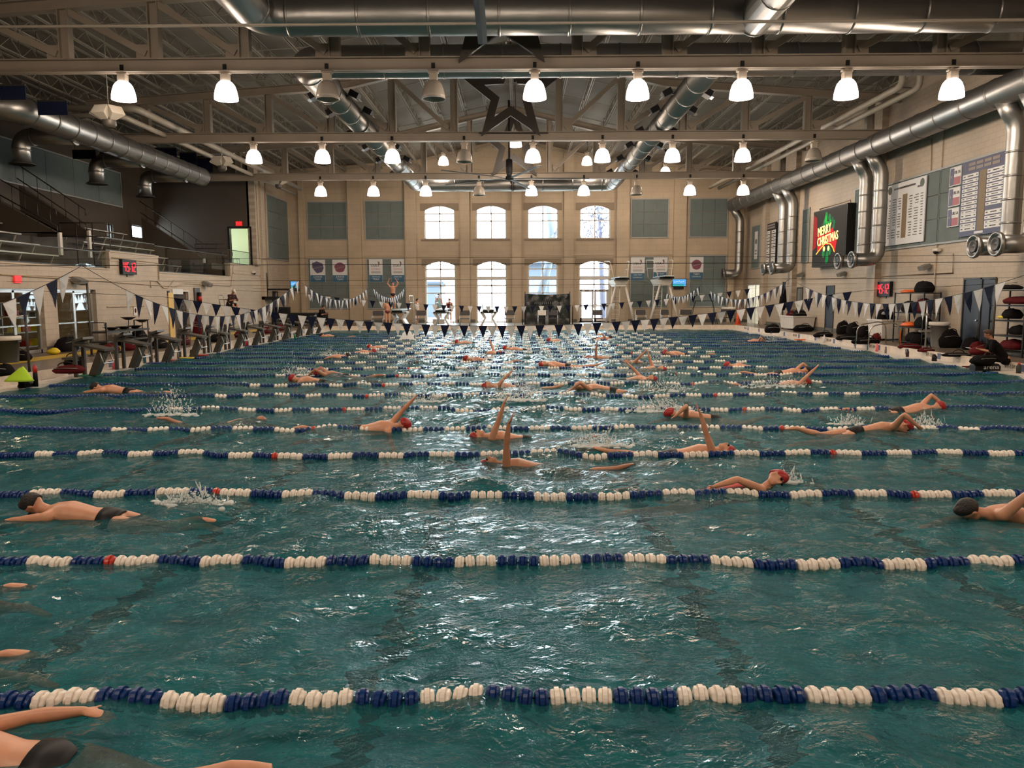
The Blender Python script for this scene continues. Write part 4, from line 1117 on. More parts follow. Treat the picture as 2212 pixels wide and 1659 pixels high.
swimmer('legs of a swimmer at the left edge midway behind the nearest lane line', 92, 1396, LFT, 'reach', 'pull', ref=-1.52, sink=0.0, vox=0.014, cap=M_capr, kick=0.12)
swimmer('dark haired swimmer with a bare back near the left edge', 130, 1112, LFT, 'reach', 'back', hair=M_hair, suit=M_black, vox=0.012, sink=-0.05, lift=0.03, kick=0.06)
swimmer('dark haired swimmer cut off by the right edge, arm lifted', 2150, 1118, LFT, 'recov_back', 'reach', hair=M_hair, suit=M_black, vox=0.012, sink=-0.05, roll=18, kick=0.06)
swimmer('side breathing swimmer in red cap and red suit, right of centre', 1628, 1052, RGT, 'reach', 'recov_flat', cap=M_capr, suit=mat('red_suit', (0.5, 0.04, 0.03), 0.5), roll=-22, turn=-75, vox=0.011, sink=0.02, lift=0.10, female=True, fingers=True)
swimmer('backstroke swimmer in a red cap, one arm straight up, nearest the camera', 1100, 1003, LFT, 'vert', 'back', cap=M_capr, suit=M_black, supine=True, roll=10, vox=0.009, sink=0.0, fingers=True, skin=M_skin2)
swimmer('backstroke swimmer in a red cap with dark goggles, arm up, one lane farther', 1068, 942, LFT, 'vert_bk', 'back', cap=M_capr, suit=M_black, supine=True, roll=10, vox=0.010, fingers=True)
swimmer('backstroke swimmer in a red cap heading right, arm lifted backwards', 1528, 972, RGT, 'back', 'vert_bk', cap=M_capr, suit=M_black, supine=True, roll=-10, vox=0.010, fingers=True)
swimmer('swimmer in a red cap in a cloud of spray, right of centre', 1480, 899, LFT, 'recov', 'reach', cap=M_capr, roll=15, sink=-0.02)
swimmer('crawl swimmer with a bent arm high over a pale and red cap, at the right', 1918, 934, RGT, 'reach', 'recov', cap=M_capr, roll=-28, sink=-0.08, vox=0.012, turn=-30)
swimmer('crawl swimmer in a red cap reaching forward, at the right behind the sixth lane line', 1998, 886, RGT, 'enter', 'pull', cap=M_capr, roll=20, sink=-0.04)
swimmer('swimmer gliding low in the water behind tall splashes on the left', 530, 912, RGT, 'reach', 'reach', sink=0.02, skin=M_skin2, kick=0.2)
swimmer('red capped swimmer with a straight arm raised to the right, left of centre', 838, 927, RGT, 'diag_fw', 'pull', cap=M_capr, sink=-0.05, roll=15)
swimmer('swimmer with a dark head and a pink back near the left pool edge', 232, 845, LFT, 'reach', 'back', hair=M_hair, sink=-0.07, kick=0.05)
swimmer('swimmer in a red cap with foam around the head, left part of the pool', 655, 822, LFT, 'pull', 'reach', cap=M_capr, sink=-0.03)
swimmer('swimmer with arched arm and red cap on the left, beyond the foamy one', 708, 812, LFT, 'enter', 'enter', cap=M_capr, sink=-0.06, skin=M_skin2)
swimmer('backstroke swimmer near the centre, straight arm slanting up to the right', 1075, 833, LFT, 'diag_bk', 'back', cap=M_capr, supine=True)
swimmer('crawl swimmer with a low arched arm, right of the centre splash', 1275, 842, LFT, 'enter', 'reach', sink=-0.06, skin=M_skin)
swimmer('backstroke swimmer in a red cap, arm slanting up to the left, right of centre', 1388, 818, RGT, 'diag_bk', 'back', cap=M_capr, supine=True)
swimmer('swimmer in a red cap with a forearm out of the water, right of centre', 1412, 797, RGT, 'vert_bk', 'back', cap=M_capr, supine=True)
swimmer('dark haired backstroke swimmer, arm slanting up to the right, right of centre', 1368, 783, LFT, 'diag_bk', 'back', hair=M_hair, supine=True, skin=M_skin2)
swimmer('swimmer in a red cap with one arm stretched to the right, far right of centre', 1452, 765, LFT, 'back', 'recov_low', cap=M_capr, sink=-0.04)
swimmer('swimmer in a red cap half under water between the white floats on the right', 1590, 790, LFT, 'reach', 'back', cap=M_capr, sink=0.0)
swimmer('crawl swimmer with an arched arm and a shining back near the right pool edge', 1722, 808, RGT, 'enter', 'reach', cap=M_capk, sink=-0.08, roll=12)
swimmer('swimmer with one straight arm raised, near the right pool edge', 1718, 830, RGT, 'reach', 'diag_fw', cap=M_capr, sink=-0.02, roll=-10)
swimmer('far swimmer in a red cap, arm raised to the left, under the centre pennants', 1066, 762, RGT, 'vert_bk', 'back', cap=M_capr, supine=True, vox=0.02)
swimmer('far swimmer in a red cap just right of the one with the raised arm', 1106, 755, LFT, 'reach', 'back', cap=M_capr, vox=0.02, sink=-0.03)
swimmer('far red capped head below the left centre window', 1000, 741, LFT, 'reach', 'back', cap=M_capr, vox=0.02, sink=-0.03)
swimmer('far red capped head below the black folded tarp', 1198, 737, LFT, 'reach', 'back', cap=M_capr, vox=0.02, sink=-0.03)
swimmer('far backstroke swimmer, arm straight up in the bright reflection of the doors', 1288, 773, LFT, 'vert', 'back', cap=M_capr, supine=True, vox=0.02, skin=M_skin2)
swimmer('far swimmer with a dark head below the glass doors', 1306, 732, RGT, 'reach', 'recov_back', hair=M_hair, vox=0.02, sink=-0.03)
swimmer('far swimmer in a red cap, left of the bright window reflections', 792, 762, RGT, 'pull', 'back', cap=M_capr, vox=0.02, sink=-0.03)
swimmer('far swimmer in a red cap, farther left of the bright window reflections', 812, 752, LFT, 'reach', 'back', cap=M_capr, vox=0.02, sink=-0.03)
swimmer('far swimmer kicking up foam, left part of the far lanes', 735, 772, RGT, 'reach', 'recov_low', cap=M_capk, vox=0.02, sink=-0.03)
swimmer('farthest swimmer on the left, bare back beside the left pool edge', 706, 727, LFT, 'reach', 'back', hair=M_hair, vox=0.02, sink=-0.05)
swimmer('farthest swimmer on the right, beside the black bag on the curb', 1634, 738, RGT, 'reach', 'recov', hair=M_hair, vox=0.02, sink=-0.05)
swimmer('swimmer seen as two tan arms near the centre, far lanes', 1025, 779, LFT, 'recov_low', 'reach', cap=M_capr, vox=0.02, sink=-0.04)
swimmer('swimmer on the back with pale legs, centre right of the far lanes', 1190, 790, LFT, 'back', 'back', cap=M_capr, vox=0.02, supine=True, sink=-0.06)
# swimmer with the white board
p = Pz(879, 735, 0)
t_ = thing('person', 'far dark headed swimmer behind a white kickboard', 'person', (p.x - 0.05, p.y + 0.3, 0), R(-90), 'swimmers in the pool')
figure(t_, prone(ARM['reach'], ARM['reach'], lift=0.10, sink=-0.02), (1, 0, -0.1), (0.1, 0, 1), M_skin2, 0.02, M_capk, M_black)
m = MB(); m.prism([(-0.40, 0, -0.06), (0.46, 0, -0.06), (0.22, 0.05, 0.42), (0.02, 0.05, 0.50), (-0.12, 0.05, 0.40)], (0, 0.05, 0)); tag(m.build('kickboard', mat('white_foam', (0.85, 0.85, 0.85), 0.6), None, (p.x, p.y - 0.25, 0)), 'white kickboard held up by the far dark headed swimmer', 'kickboard')
# ---------------------------------------------------------------- splashes
M_spl = mat('white_water', (0.85, 0.90, 0.90), 0.25, alpha=0.6)
def splash(label, px_, py_, w_, h_, n, seed, dirx=0.0):
    p = Pz(px_, py_, 0); r = random.Random(seed); m = MB()
    for i in range(n):
        u = r.gauss(0, 0.35); v = r.gauss(0, 0.2); zz = abs(r.gauss(0, 0.4)) * max(0, 1 - abs(u) * 0.9)
        c = Vector((u * w_, v * 0.5 * w_ + 0.02, zz * h_ + 0.01)); s_ = r.uniform(0.005, 0.016)
        if r.random() < 0.25:
            d = Vector((r.uniform(-0.5, 0.5) + dirx, r.uniform(-0.3, 0.3), r.uniform(0.3, 1))).normalized(); L = r.uniform(0.03, 0.13)
            m.loft([m.ring(c, d, s_ * 0.3, 5), m.ring(c + d * L * 0.5, d, s_ * 0.6, 5), m.ring(c + d * L, d, s_ * 0.15, 5)])
        else: m.ell(c, s_, s_, s_ * r.uniform(0.7, 1.4), 6, 4)
    for i in range(int(n * 0.25)):
        c = Vector((r.gauss(0, 0.4) * w_, r.gauss(0, 0.3) * w_ * 0.5, 0.015)); m.ell(c, r.uniform(0.02, 0.07), r.uniform(0.02, 0.05), r.uniform(0.008, 0.03), 7, 4)
    o = m.build('splash', M_spl, None, p); tag(o, label, 'splash'); o['kind'] = 'stuff'
splash('tall thin splashes kicked up on the left', 375, 898, 0.55, 0.75, 240, 1)
splash('low white splash at the feet of the dark haired swimmer on the left', 415, 1092, 0.5, 0.18, 200, 2)
splash('tall spray near the centre of the pool', 1118, 866, 0.7, 0.9, 420, 3)
splash('spray cloud around the red capped swimmer right of centre', 1432, 890, 0.7, 0.4, 360, 4, -0.5)
splash('splash at the feet of the right hand backstroke swimmer', 1292, 965, 0.5, 0.35, 220, 5)
splash('splash beside the crawl swimmer at the right', 1998, 925, 0.45, 0.3, 180, 6)
splash('splash left of the crawl swimmer at the right', 1832, 918, 0.4, 0.25, 120, 7)
splash('foam around the red cap in the left part of the pool', 640, 812, 0.9, 0.45, 260, 8)
splash('splash at the raised hand left of centre', 905, 868, 0.7, 0.3, 160, 9)
splash('spray behind the far kicking swimmer on the left', 712, 768, 0.7, 0.3, 160, 10)
splash('round white splash left of the centre arm', 1022, 808, 0.6, 0.35, 200, 11)
splash('splash behind the low arched arm right of centre', 1440, 846, 0.9, 0.35, 220, 12)
splash('spray at the arms in the far lanes right of centre', 1425, 758, 0.9, 0.5, 200, 13, 0.6)
splash('thin vertical spray right of centre', 1420, 790, 0.4, 0.8, 120, 14)
splash('splash beside the farthest right swimmer', 1665, 738, 0.8, 0.5, 160, 15)
splash('foam behind the raised arm near the right pool edge', 1672, 836, 1.0, 0.3, 200, 16)
splash('white foam of the far kicking swimmer left of the window reflections', 830, 762, 0.9, 0.3, 160, 17)
splash('small splash at the head of the red capped side breather', 1712, 1045, 0.22, 0.12, 60, 18)
# ================================================================== LEFT DECK
# starting blocks on the left curb
def block_parts():
    """block local: +x over the water, base on the curb"""
    P = {}
    m = MB(); rt = Matrix.Rotation(R(9), 3, 'Y')
    m.box((0.02, 0, 0.62), (0.84, 0.52, 0.045), rt); m.build
    P['platform'] = (m, M_block)
    m = MB(); rt2 = Matrix.Rotation(R(-16), 3, 'Y'); m.box((-0.26, 0, 0.76), (0.30, 0.50, 0.05), rt2); m.box((-0.38, 0, 0.72), (0.05, 0.4, 0.14)); P['kick_plate'] = (m, M_block)
    m = MB(); m.b2((-0.42, -0.24, 0), (-0.34, -0.16, 0.66)); P['leg'] = (m, M_block)
    m = MB(); m.b2((-0.42, 0.16, 0), (-0.34, 0.24, 0.66)); P['leg.b'] = (m, M_block)
    m = MB(); m.prism([(-0.10, -0.13, 0.03), (0.08, -0.13, 0.03), (0.34, -0.13, 0.50), (0.18, -0.13, 0.56)], (0, 0.26, 0)); P['side_panel'] = (m, M_block)
    m = MB(); m.b2((-0.72, -0.22, 0.36), (-0.42, 0.22, 0.40)); P['step'] = (m, M_block)
    m = MB(); m.tube([(0.30, -0.24, 0.50), (0.38, -0.24, 0.28), (0.38, 0.24, 0.28), (0.30, 0.24, 0.50)], 0.016, 6); P['hand_grip'] = (m, M_alu)
    return {k: (mb.mesh(k.split('.')[0]), mt) for k, (mb, mt) in P.items()}
BP = block_parts()
for me_, mt in BP.values(): me_.materials.append(mt)
ordn = ('nearest', 'second', 'third', 'fourth', 'fifth', 'sixth', 'seventh', 'eighth', 'ninth', 'tenth', 'eleventh', 'twelfth')
for i in range(12):
    y = 20.0 + 2.05 * i
    t_ = thing('starting_block', '%s dark grey starting block of the row on the left curb' % ordn[i], 'starting block', (XL + 0.30, y, 0.035), 0, 'starting blocks along the left pool edge'); t_.scale = (1, 1, 1.26)
    for k, (me_, mt) in BP.items(): obj(k.split('.')[0], me_, t_)
    if i < 10: text(str(10 - i), 0.16, (0.30, -0.135, 0.33), '-Y', M_letter, t_, 'number', 0.003)
# cable posts and black rail at the front of the nearest block
def bottle(px_, py_, Z, label, col, h=0.24, r=0.037, capc=None):
    p = Pz(px_, py_, Z); t_ = thing('bottle', label, 'bottle', p)
    m = MB(); m.lathe([(r, 0), (r, h * 0.68), (r * 0.6, h * 0.8), (r * 0.45, h * 0.84)], n=12); m.build('bottle_body', col, t_)
    m = MB(); m.lathe([(r * 0.6, h * 0.82), (r * 0.6, h * 0.93), (r * 0.25, h * 0.95), (r * 0.22, h)], n=10); m.build('bottle_cap', capc or M_black, t_)
def slab(px_, py_, Z, w_, d_, h_, rz, col, name, label, cat):
    p = Pz(px_, py_, Z); m = MB(); n = 8
    pts = [(-w_ / 2, -d_ / 2), (w_ * 0.3, -d_ / 2), (w_ * 0.45, -d_ * 0.35), (w_ / 2, 0), (w_ * 0.45, d_ * 0.35), (w_ * 0.3, d_ / 2), (-w_ / 2, d_ / 2)]
    m.prism([(a, b, 0) for a, b in pts], (0, 0, h_)); o = m.build(name, col, None, p); o.rotation_euler = (0, 0, rz); tag(o, label, cat); return o
CT = DZ + 0.04; GT = 0.035
bottle(222, 795, GT, 'grey metal bottle on the gutter by the nearest starting block', M_greyp, 0.26)
bottle(246, 797, GT, 'bright pink bottle on the left gutter', M_pink, 0.25, 0.045)
bottle(313, 785, GT, 'teal bottle on the left gutter beside the second starting block', M_teal, 0.3, 0.045)
bottle(413, 771, GT, 'slim black bottle on the left gutter between the kickboards', M_black, 0.26)
bottle(385, 775, GT, 'clear bottle on the left gutter, left of the slim black one', M_greyp, 0.28)
bottle(533, 748, GT, 'red bottle on the far left gutter', M_red, 0.3, 0.05)
bottle(637, 731, GT, 'green bottle on the farthest left gutter', mat('green_plastic', (0.02, 0.2, 0.06), 0.4), 0.28, 0.045)
slab(198, 812, GT, 0.55, 0.3, 0.03, 0.1, mat('green_foam', (0.02, 0.18, 0.10), 0.6), 'kickboard', 'dark green kickboard flat on the left gutter under the nearest starting block', 'kickboard')
slab(338, 785, GT, 0.5, 0.3, 0.03, 0.1, M_bluep, 'kickboard', 'blue kickboard flat on the left gutter', 'kickboard')
slab(376, 779, GT, 0.45, 0.28, 0.03, 0, M_red, 'kickboard', 'red kickboard on the left gutter, next to the blue one', 'kickboard')
slab(403, 774, GT, 0.5, 0.28, 0.03, 0, M_yellow, 'kickboard', 'yellow kickboard on the left gutter', 'kickboard')
slab(434, 768, GT, 0.5, 0.28, 0.03, 0, M_red, 'kickboard', 'red kickboard on the left gutter, beyond the yellow one', 'kickboard')
slab(545, 748, GT, 0.5, 0.28, 0.03, 0, M_bluep, 'kickboard', 'blue kickboard by the red bottle on the left gutter', 'kickboard')
def bag(px_, py_, Z, w_, d_, h_, col, label, seed, rz=0.0, name='bag', cat='bag', strap=True, p=None):
    """soft sack: lumpy closed body, strap and flap as parts"""
    if p is None:
        p = Pz(px_, py_, Z); hw = (w_ / 2 if abs(math.sin(rz)) < 0.8 else d_ / 2) * 1.15 + 0.06
        X = min(max(p.x, WL + hw), WR - hw)
        if X != p.x: q = PX(px_, py_, X); p = Vector((X, q.y, Z))
    r = random.Random(seed); t_ = thing(name, label, cat, p, rz)
    m = MB(); rings = []; n = 20; K = 9
    for k in range(K + 1):
        u = k / K; zz = h_ * u; s_ = (0.80 + 0.25 * math.sin(PI * min(1, u * 1.2 + 0.1))) * (1 if u < 0.75 else math.sqrt(max(0.02, 1 - ((u - 0.75) / 0.25) ** 2 * 0.95)))
        rings.append([Vector((w_ / 2 * s_ * math.copysign(abs(math.cos(a)) ** 0.7, math.cos(a)) * (1 + 0.12 * noise.noise(Vector((a * 1.3, u * 3, seed)))), d_ / 2 * s_ * math.copysign(abs(math.sin(a)) ** 0.7, math.sin(a)) * (1 + 0.12 * noise.noise(Vector((a * 1.7, u * 3, seed + 5)))), max(0, zz * (1 + 0.18 * noise.noise(Vector((math.cos(a) * 1.2, math.sin(a) * 1.2, seed + u))))))) for a in [2 * PI * i / n for i in range(n)]])
    for q in rings[0]: q.z = 0
    m.loft(rings); m.build('bag_body', col, t_)
    if strap:
        m = MB(); m.tube([(w_ * 0.25 * math.cos(a), -d_ * 0.30 + 0.05 * math.cos(a), h_ * 0.92 + 0.10 * math.sin(a)) for a in [PI * i / 8 for i in range(9)]], 0.014, 5); m.build('bag_strap', M_black, t_)
        m = MB(); m.tube([(-w_ * 0.4, -d_ * 0.42, h_ * 0.62), (0, -d_ * 0.54, h_ * 0.70), (w_ * 0.4, -d_ * 0.42, h_ * 0.62)], 0.010, 5); m.build('zip', M_greyp, t_)
    return t_
bag(150, 806, DZ, 0.75, 0.35, 0.20, M_redc, 'dark red bag on the left deck before the nearest starting block', 1)
bag(163, 792, DZ, 0.5, 0.4, 0.30, M_blackc, 'black bag behind the dark red bag on the left deck', 2)
bag(10, 824, CT, 0.5, 0.4, 0.28, M_blackc, 'black bag lying at the left edge of the photo behind the curb', 3, p=(-12.5, PX(6, 815, -12.5).y, DZ))
# lime jacket, black boots/fins standing by it
p = Pz(42, 823, DZ); m = MB(); n = 16
rings = []
for k in range(6):
    u = k / 5; rings.append([Vector(((0.34 - 0.28 * u) * math.cos(a) * (1 + 0.25 * noise.noise(Vector((a, u, 1)))) + 0.08 * u, (0.20 - 0.15 * u) * math.sin(a), 0.30 * u * (1 + 0.3 * noise.noise(Vector((a, u, 7)))))) for a in [2 * PI * i / n for i in range(n)]])
m.loft(rings); tag(m.build('towel', M_lime, None, p), 'crumpled lime green towel on the left curb', 'towel')
p = Pz(48, 838, GT); t_ = thing('boot', 'black boot standing on the gutter beside the lime towel', 'boot', p)
m = MB(); m.tube([(0, 0, 0), (0, 0, 0.12), (-0.02, 0, 0.24), (-0.10, 0.02, 0.32), (-0.16, 0.02, 0.30)], [0.075, 0.07, 0.065, 0.055, 0.03], 12); m.build('boot_body', M_blackc, t_)
p = Pz(78, 835, GT); t_ = thing('flask', 'tall black flask with a red top on the left gutter', 'flask', p)
m = MB(); m.lathe([(0.05, 0), (0.05, 0.30), (0.045, 0.32)], n=14); m.build('flask_body', M_black, t_)
m = MB(); m.lathe([(0.048, 0.32), (0.046, 0.46), (0.02, 0.49), (0.018, 0.51)], n=12); m.build('flask_cap', M_red, t_)
m = MB(); m.loft([[Vector((x, y_ * 0.12, z)) for x, z, y_ in ((a, 0, -1), (a, 0, 1), (a, h_, 1), (a, h_, -1))] for a, h_ in ((-0.36, 0.03), (-0.25, 0.20), (-0.10, 0.14), (-0.05, 0.08))], smooth=False); tag(m.build('swim_fin', M_black, None, p), 'black swim fin leaning against the tall flask', 'fin')
# flag/poster on curb face
p = PX(105, 825, XL - CW + 0.01); m = MB(); m.b2((0, -0.30, -0.10), (0.02, 0.30, 0.08)); 
t_ = m.build('curb_sign', mat('sign_dark_blue', (0.03, 0.03, 0.06), 0.5), None, p); tag(t_, 'dark blue and red sign on the left curb by the tall flask', 'sign')
m = MB(); m.b2((0.021, 0.10, -0.10), (0.025, 0.30, 0.08)); m.build('sign_field', mat('sign_red', (0.16, 0.03, 0.02), 0.5), t_)
# trash can left
def bin_(loc, r0, r1, h, col, rimc, label, name='trash_can'):
    t_ = thing(name, label, 'bin', loc)
    m = MB(); m.lathe([(r0, 0), (r1, h), (r1 * 1.06, h), (r1 * 1.06, h + 0.05), (r1 * 0.96, h + 0.05), (r0 * 0.95, 0.05)], n=20, caps=False); m.lathe([(r0, 0.0), (r0, 0.02)], n=20); m.build('can_body', col, t_)
    m = MB(); m.lathe([(r1 * 1.0, h + 0.06), (r1 * 1.12, h + 0.04), (r1 * 1.12, h - 0.05), (r1 * 1.08, h - 0.07)], n=20, caps=False); m.build('liner', rimc, t_)
    for s_ in (-1, 1):
        m = MB(); m.box((s_ * r1 * 1.1, 0, h * 0.85), (0.04, 0.14, 0.05)); m.build('handle', col, t_)
bin_(Pz(18, 783, DZ), 0.27, 0.33, 0.72, mat('dark_green_plastic', (0.03, 0.035, 0.03), 0.6), M_whitep, 'large dark trash can with a pale liner at the left edge')
bag(46, 779, DZ, 0.55, 0.4, 0.30, M_blackc, 'black bag beside the large dark trash can', 4)
m = MB(); p = Pz(116, 766, DZ); m.ell((0, 0, 0.10), 0.22, 0.15, 0.10, 14, 8); m.ell((0.03, 0, 0.14), 0.15, 0.10, 0.09, 12, 8); tag(m.build('rope_coil', M_yellow, None, p), 'small yellow bundle at the foot of the left wall', 'rope')
# chrome rail at left foreground post
p = Pz(64, 806, DZ); t_ = thing('stanchion', 'grey stanchion with chrome bar near the left edge', 'post', (p.x, p.y, DZ))
m = MB(); m.cyl((0, 0, 0), (0, 0, 1.9), 0.03, n=10); m.build('pole', M_block, t_)
m = MB(); m.tube([(0.05, 0, 1.42), (-1.6, 0, 1.36)], 0.022, 8); m.build('cross_bar', M_chrome, t_)
m = MB(); m.lathe([(0.12, 0), (0.12, 0.02), (0.04, 0.04)], n=12); m.build('base_plate', M_dark, t_)
# ---- glass doors in the left wall
def storefront(n_, o, nleaf, label):
    root = struct(bpy.data.objects.new('door_%d' % n_, None)); C.objects.link(root)
    y0, y1, z0, z1 = o; x = WL - 0.12; tk = 0.05
    m = MB(); m.b2((x - 0.06, y0, z1 - tk), (x, y1, z1)); m.b2((x - 0.06, y0, z0), (x, y0 + tk, z1)); m.b2((x - 0.06, y1 - tk, z0), (x, y1, z1)); m.build('door_frame', M_alu, root)
    w_ = (y1 - y0 - 2 * tk) / nleaf
    for k in range(nleaf):
        a = y0 + tk + k * w_; b = a + w_
        m = MB(); m.b2((x - 0.05, a, z0), (x - 0.01, a + 0.06, z1 - tk)); m.b2((x - 0.05, b - 0.06, z0), (x - 0.01, b, z1 - tk)); m.b2((x - 0.05, a, z0), (x - 0.01, b, z0 + 0.12)); m.b2((x - 0.05, a, z1 - tk - 0.07), (x - 0.01, b, z1 - tk))
        lf = m.build('door_leaf', M_alu, root)
        m = MB(); m.b2((x + 0.02, a + 0.03, 1.15), (x + 0.05, b - 0.03, 1.20)); m.build('push_bar', M_chrome, lf)
        m = MB(); m.b2((x - 0.035, a + 0.06, z0 + 0.12), (x - 0.025, b - 0.06, z1 - tk - 0.07)); m.build('pane', M_glass, lf)
storefront(2, L1, 4, ''); storefront(3, L2, 2, '')
# room behind
M_room = mat('back_room_paint', (0.30, 0.22, 0.13), 0.7, var=0.1)
m = MB(); m.b2((-20.6, 19.5, -0.1), (-20.5, 31, 2.9)); m.b2((-20.5, 19.5, -0.1), (WL - 0.31, 31, DZ - 0.01)); m.b2((-20.5, 19.5, 2.75), (WL - 0.31, 31, 2.9)); m.b2((-20.5, 31, -0.1), (WL - 0.31, 31.1, 2.9)); m.b2((-20.5, 19.4, -0.1), (WL - 0.31, 19.5, 2.9))
struct(m.build('wall_storeroom', M_room))
l = bpy.data.lights.new('storeroom_lamp', 'POINT'); l.energy = 60; l.color = (1.0, 0.75, 0.45); l.shadow_soft_size = 0.2
lo = bpy.data.objects.new('storeroom_lamp', l); C.objects.link(lo); lo.location = (-18.6, 27.5, 2.5)
def shelving(loc, W, D, H, n, mt, label, rz=0.0, name='shelf_unit', posts=0.04, lev=None):
    t_ = thing(name, label, 'shelf', loc, rz)
    for a in (-W / 2, W / 2):
        for b in (-D / 2, D / 2):
            m = MB(); m.b2((a - posts / 2, b - posts / 2, 0), (a + posts / 2, b + posts / 2, H)); m.build('post', mt, t_)
    for k in range(n):
        z = (lev[k] if lev else 0.12 + (H - 0.15) * k / (n - 1))
        m = MB(); m.b2((-W / 2, -D / 2, z), (W / 2, D / 2, z + 0.035)); m.build('shelf_board', mt, t_)
    return t_
shelving((-17.6, 27.4, DZ), 0.5, 2.0, 1.7, 4, M_alu, 'wire shelf seen through the right pair of glass doors')
shelving((-17.6, 24.4, DZ), 0.5, 2.6, 1.7, 4, M_alu, 'wire shelf seen through the left glass doors')
rr = random.Random(3)
for i in range(9):
    z = DZ + (0.155, 0.665, 1.17)[i % 3]; y = 26.6 + (i // 3) * 0.6 + rr.uniform(-0.1, 0.1)
    m = MB(); s_ = rr.uniform(0.2, 0.32); m.box((0, 0, s_ * 0.4), (0.3, s_, s_ * 0.8)); m.box((0, 0, s_ * 0.8), (0.32, s_ + 0.02, 0.03))
    tag(m.build('box', (M_yellow, M_greyp, M_block, M_red)[rr.randrange(4)], None, (-17.6, y, z)), 'storage box behind the right glass doors, %s level, %s stack' % (('lowest', 'middle', 'upper')[i % 3], ('nearest', 'second', 'farthest')[i // 3]), 'box', 'storage boxes behind the glass doors')
M_orl = emis('orange_shade', (1.0, 0.42, 0.10), 2.4)
for i, (px_, py_) in enumerate(((144, 654), (175, 652), (163, 656))):
    if i == 2: continue
    p = PX(px_, py_, -18.9); t_ = thing('lamp', ('left', 'right')[i] + ' orange lamp glowing behind the glass doors', 'lamp', p)
    m = MB(); m.lathe([(0.12, 0.14), (0.20, -0.12)], n=14, caps=False); m.build('lamp_shade', M_orl, t_)
    m = MB(); m.cyl((0, 0, 0.12), (0, 0, 2.75 - p.z), 0.012, n=5); m.build('cord', M_black, t_)
# bright window at the back of that room
p0, p1 = PX(186, 640, -20.48), PX(200, 700, -20.48)
m = MB(); m.b2((-20.49, min(p0.y, p1.y) - 0.1, min(p0.z, p1.z)), (-20.46, max(p0.y, p1.y) + 0.2, max(p0.z, p1.z))); struct(m.build('window_30', emis('daylit_pane', (0.85, 0.93, 1.0), 4.0)))
m = MB(); m.box((0, 0, 0), (0.03, 1.2, 0.05)); m.box((0, 0, 0), (0.03, 0.05, 1.0))
# furniture silhouettes: notice on pillar
p = PX(28, 683, WL + 0.02); m = MB(); m.b2((0, -0.14, -0.28), (0.02, 0.14, 0.28)); t_ = m.build('notice', M_black, None, p); tag(t_, 'narrow black and white notice on the left glass doors', 'notice')
m = MB()
for k in range(5): m.b2((0.021, -0.09, -0.22 + k * 0.09), (0.024, 0.09, -0.17 + k * 0.09))
m.build('print', M_white, t_)
# exit signs
def exit_sign(p, facing, label, s_=1.0):
    t_ = thing('exit_sign', label, 'sign', p)
    ax = {'+X': (0.05, 0.34 * s_, 0.24 * s_), '-Y': (0.34 * s_, 0.05, 0.24 * s_)}[facing]
    m = MB(); m.box((0, 0, 0), ax); m.build('sign_box', mat('exit_box', (0.10, 0.02, 0.02), 0.5, emit=(1, 0.02, 0.02), estr=0.7), t_)
    off = {'+X': (0.027, 0, 0), '-Y': (0, -0.027, 0)}[facing]
    text('EXIT', 0.15 * s_, off, facing, M_exit, t_, 'lettering', 0.002)
exit_sign(PX(38, 603, WL + 0.04), '+X', 'glowing red exit sign over the left glass doors')
exit_sign(PY(516, 483, YE - 0.04), '-Y', 'glowing red exit sign above the dark stand doorway', 1.1)
# digital clocks
SEG = {'0': 'abcdef', '1': 'bc', '2': 'abged', '4': 'fgbc', '5': 'afgcd'}
def seg_clock(p, facing, label, W, H, D=0.14):
    t_ = thing('digital_clock', label, 'clock', p)
    sx = 1 if facing == '+X' else -1
    m = MB(); m.b2((-0.02, -W / 2, -H / 2), (0.0, W / 2, H / 2)) if False else m.b2((min(0, sx * D), -W / 2, -H / 2), (max(0, sx * D), W / 2, H / 2)); m.build('clock_case', M_black, t_)
    xf = sx * (D + 0.006)
    dw, dh, th_ = W * 0.12, H * 0.58, W * 0.024
    cx = [-0.35, -0.13, 0.11, 0.34]
    for ch, c in zip('4512', cx):
        m = MB(); S = {'a': (0, dh / 2, 0), 'g': (0, 0, 0), 'd': (0, -dh / 2, 0), 'f': (-dw / 2, dh / 4, 1), 'b': (dw / 2, dh / 4, 1), 'e': (-dw / 2, -dh / 4, 1), 'c': (dw / 2, -dh / 4, 1)}
        for k in SEG[ch]:
            u, v, vert = S[k]; a, b = (th_, dh / 2) if vert else (dw, th_)
            yy = (c * W + u) * (1 if facing == '+X' else -1)
            m.box((xf, yy, v), (0.012, a, b))
        m.build('digit', M_led, t_)
    m = MB()
    for v in (-0.12, 0.12): m.box((xf, 0.02 * W * (1 if facing == '+X' else -1), v * H), (0.012, th_, th_))
    m.build('colon', M_led, t_)
    m = MB(); m.box((0, 0, -H / 2 - 0.05), (0.06, 0.08, 0.1)); m.build('mount', M_dark, t_)
p = PX(273, 577, WL); seg_clock(p, '+X', 'red digital clock on the white balcony wall at the left', 1.15, 0.60)
p = PX(1915, 624, WR); seg_clock(p, '-X', 'red digital clock on the right wall beside the black shelf', 1.15, 0.62)
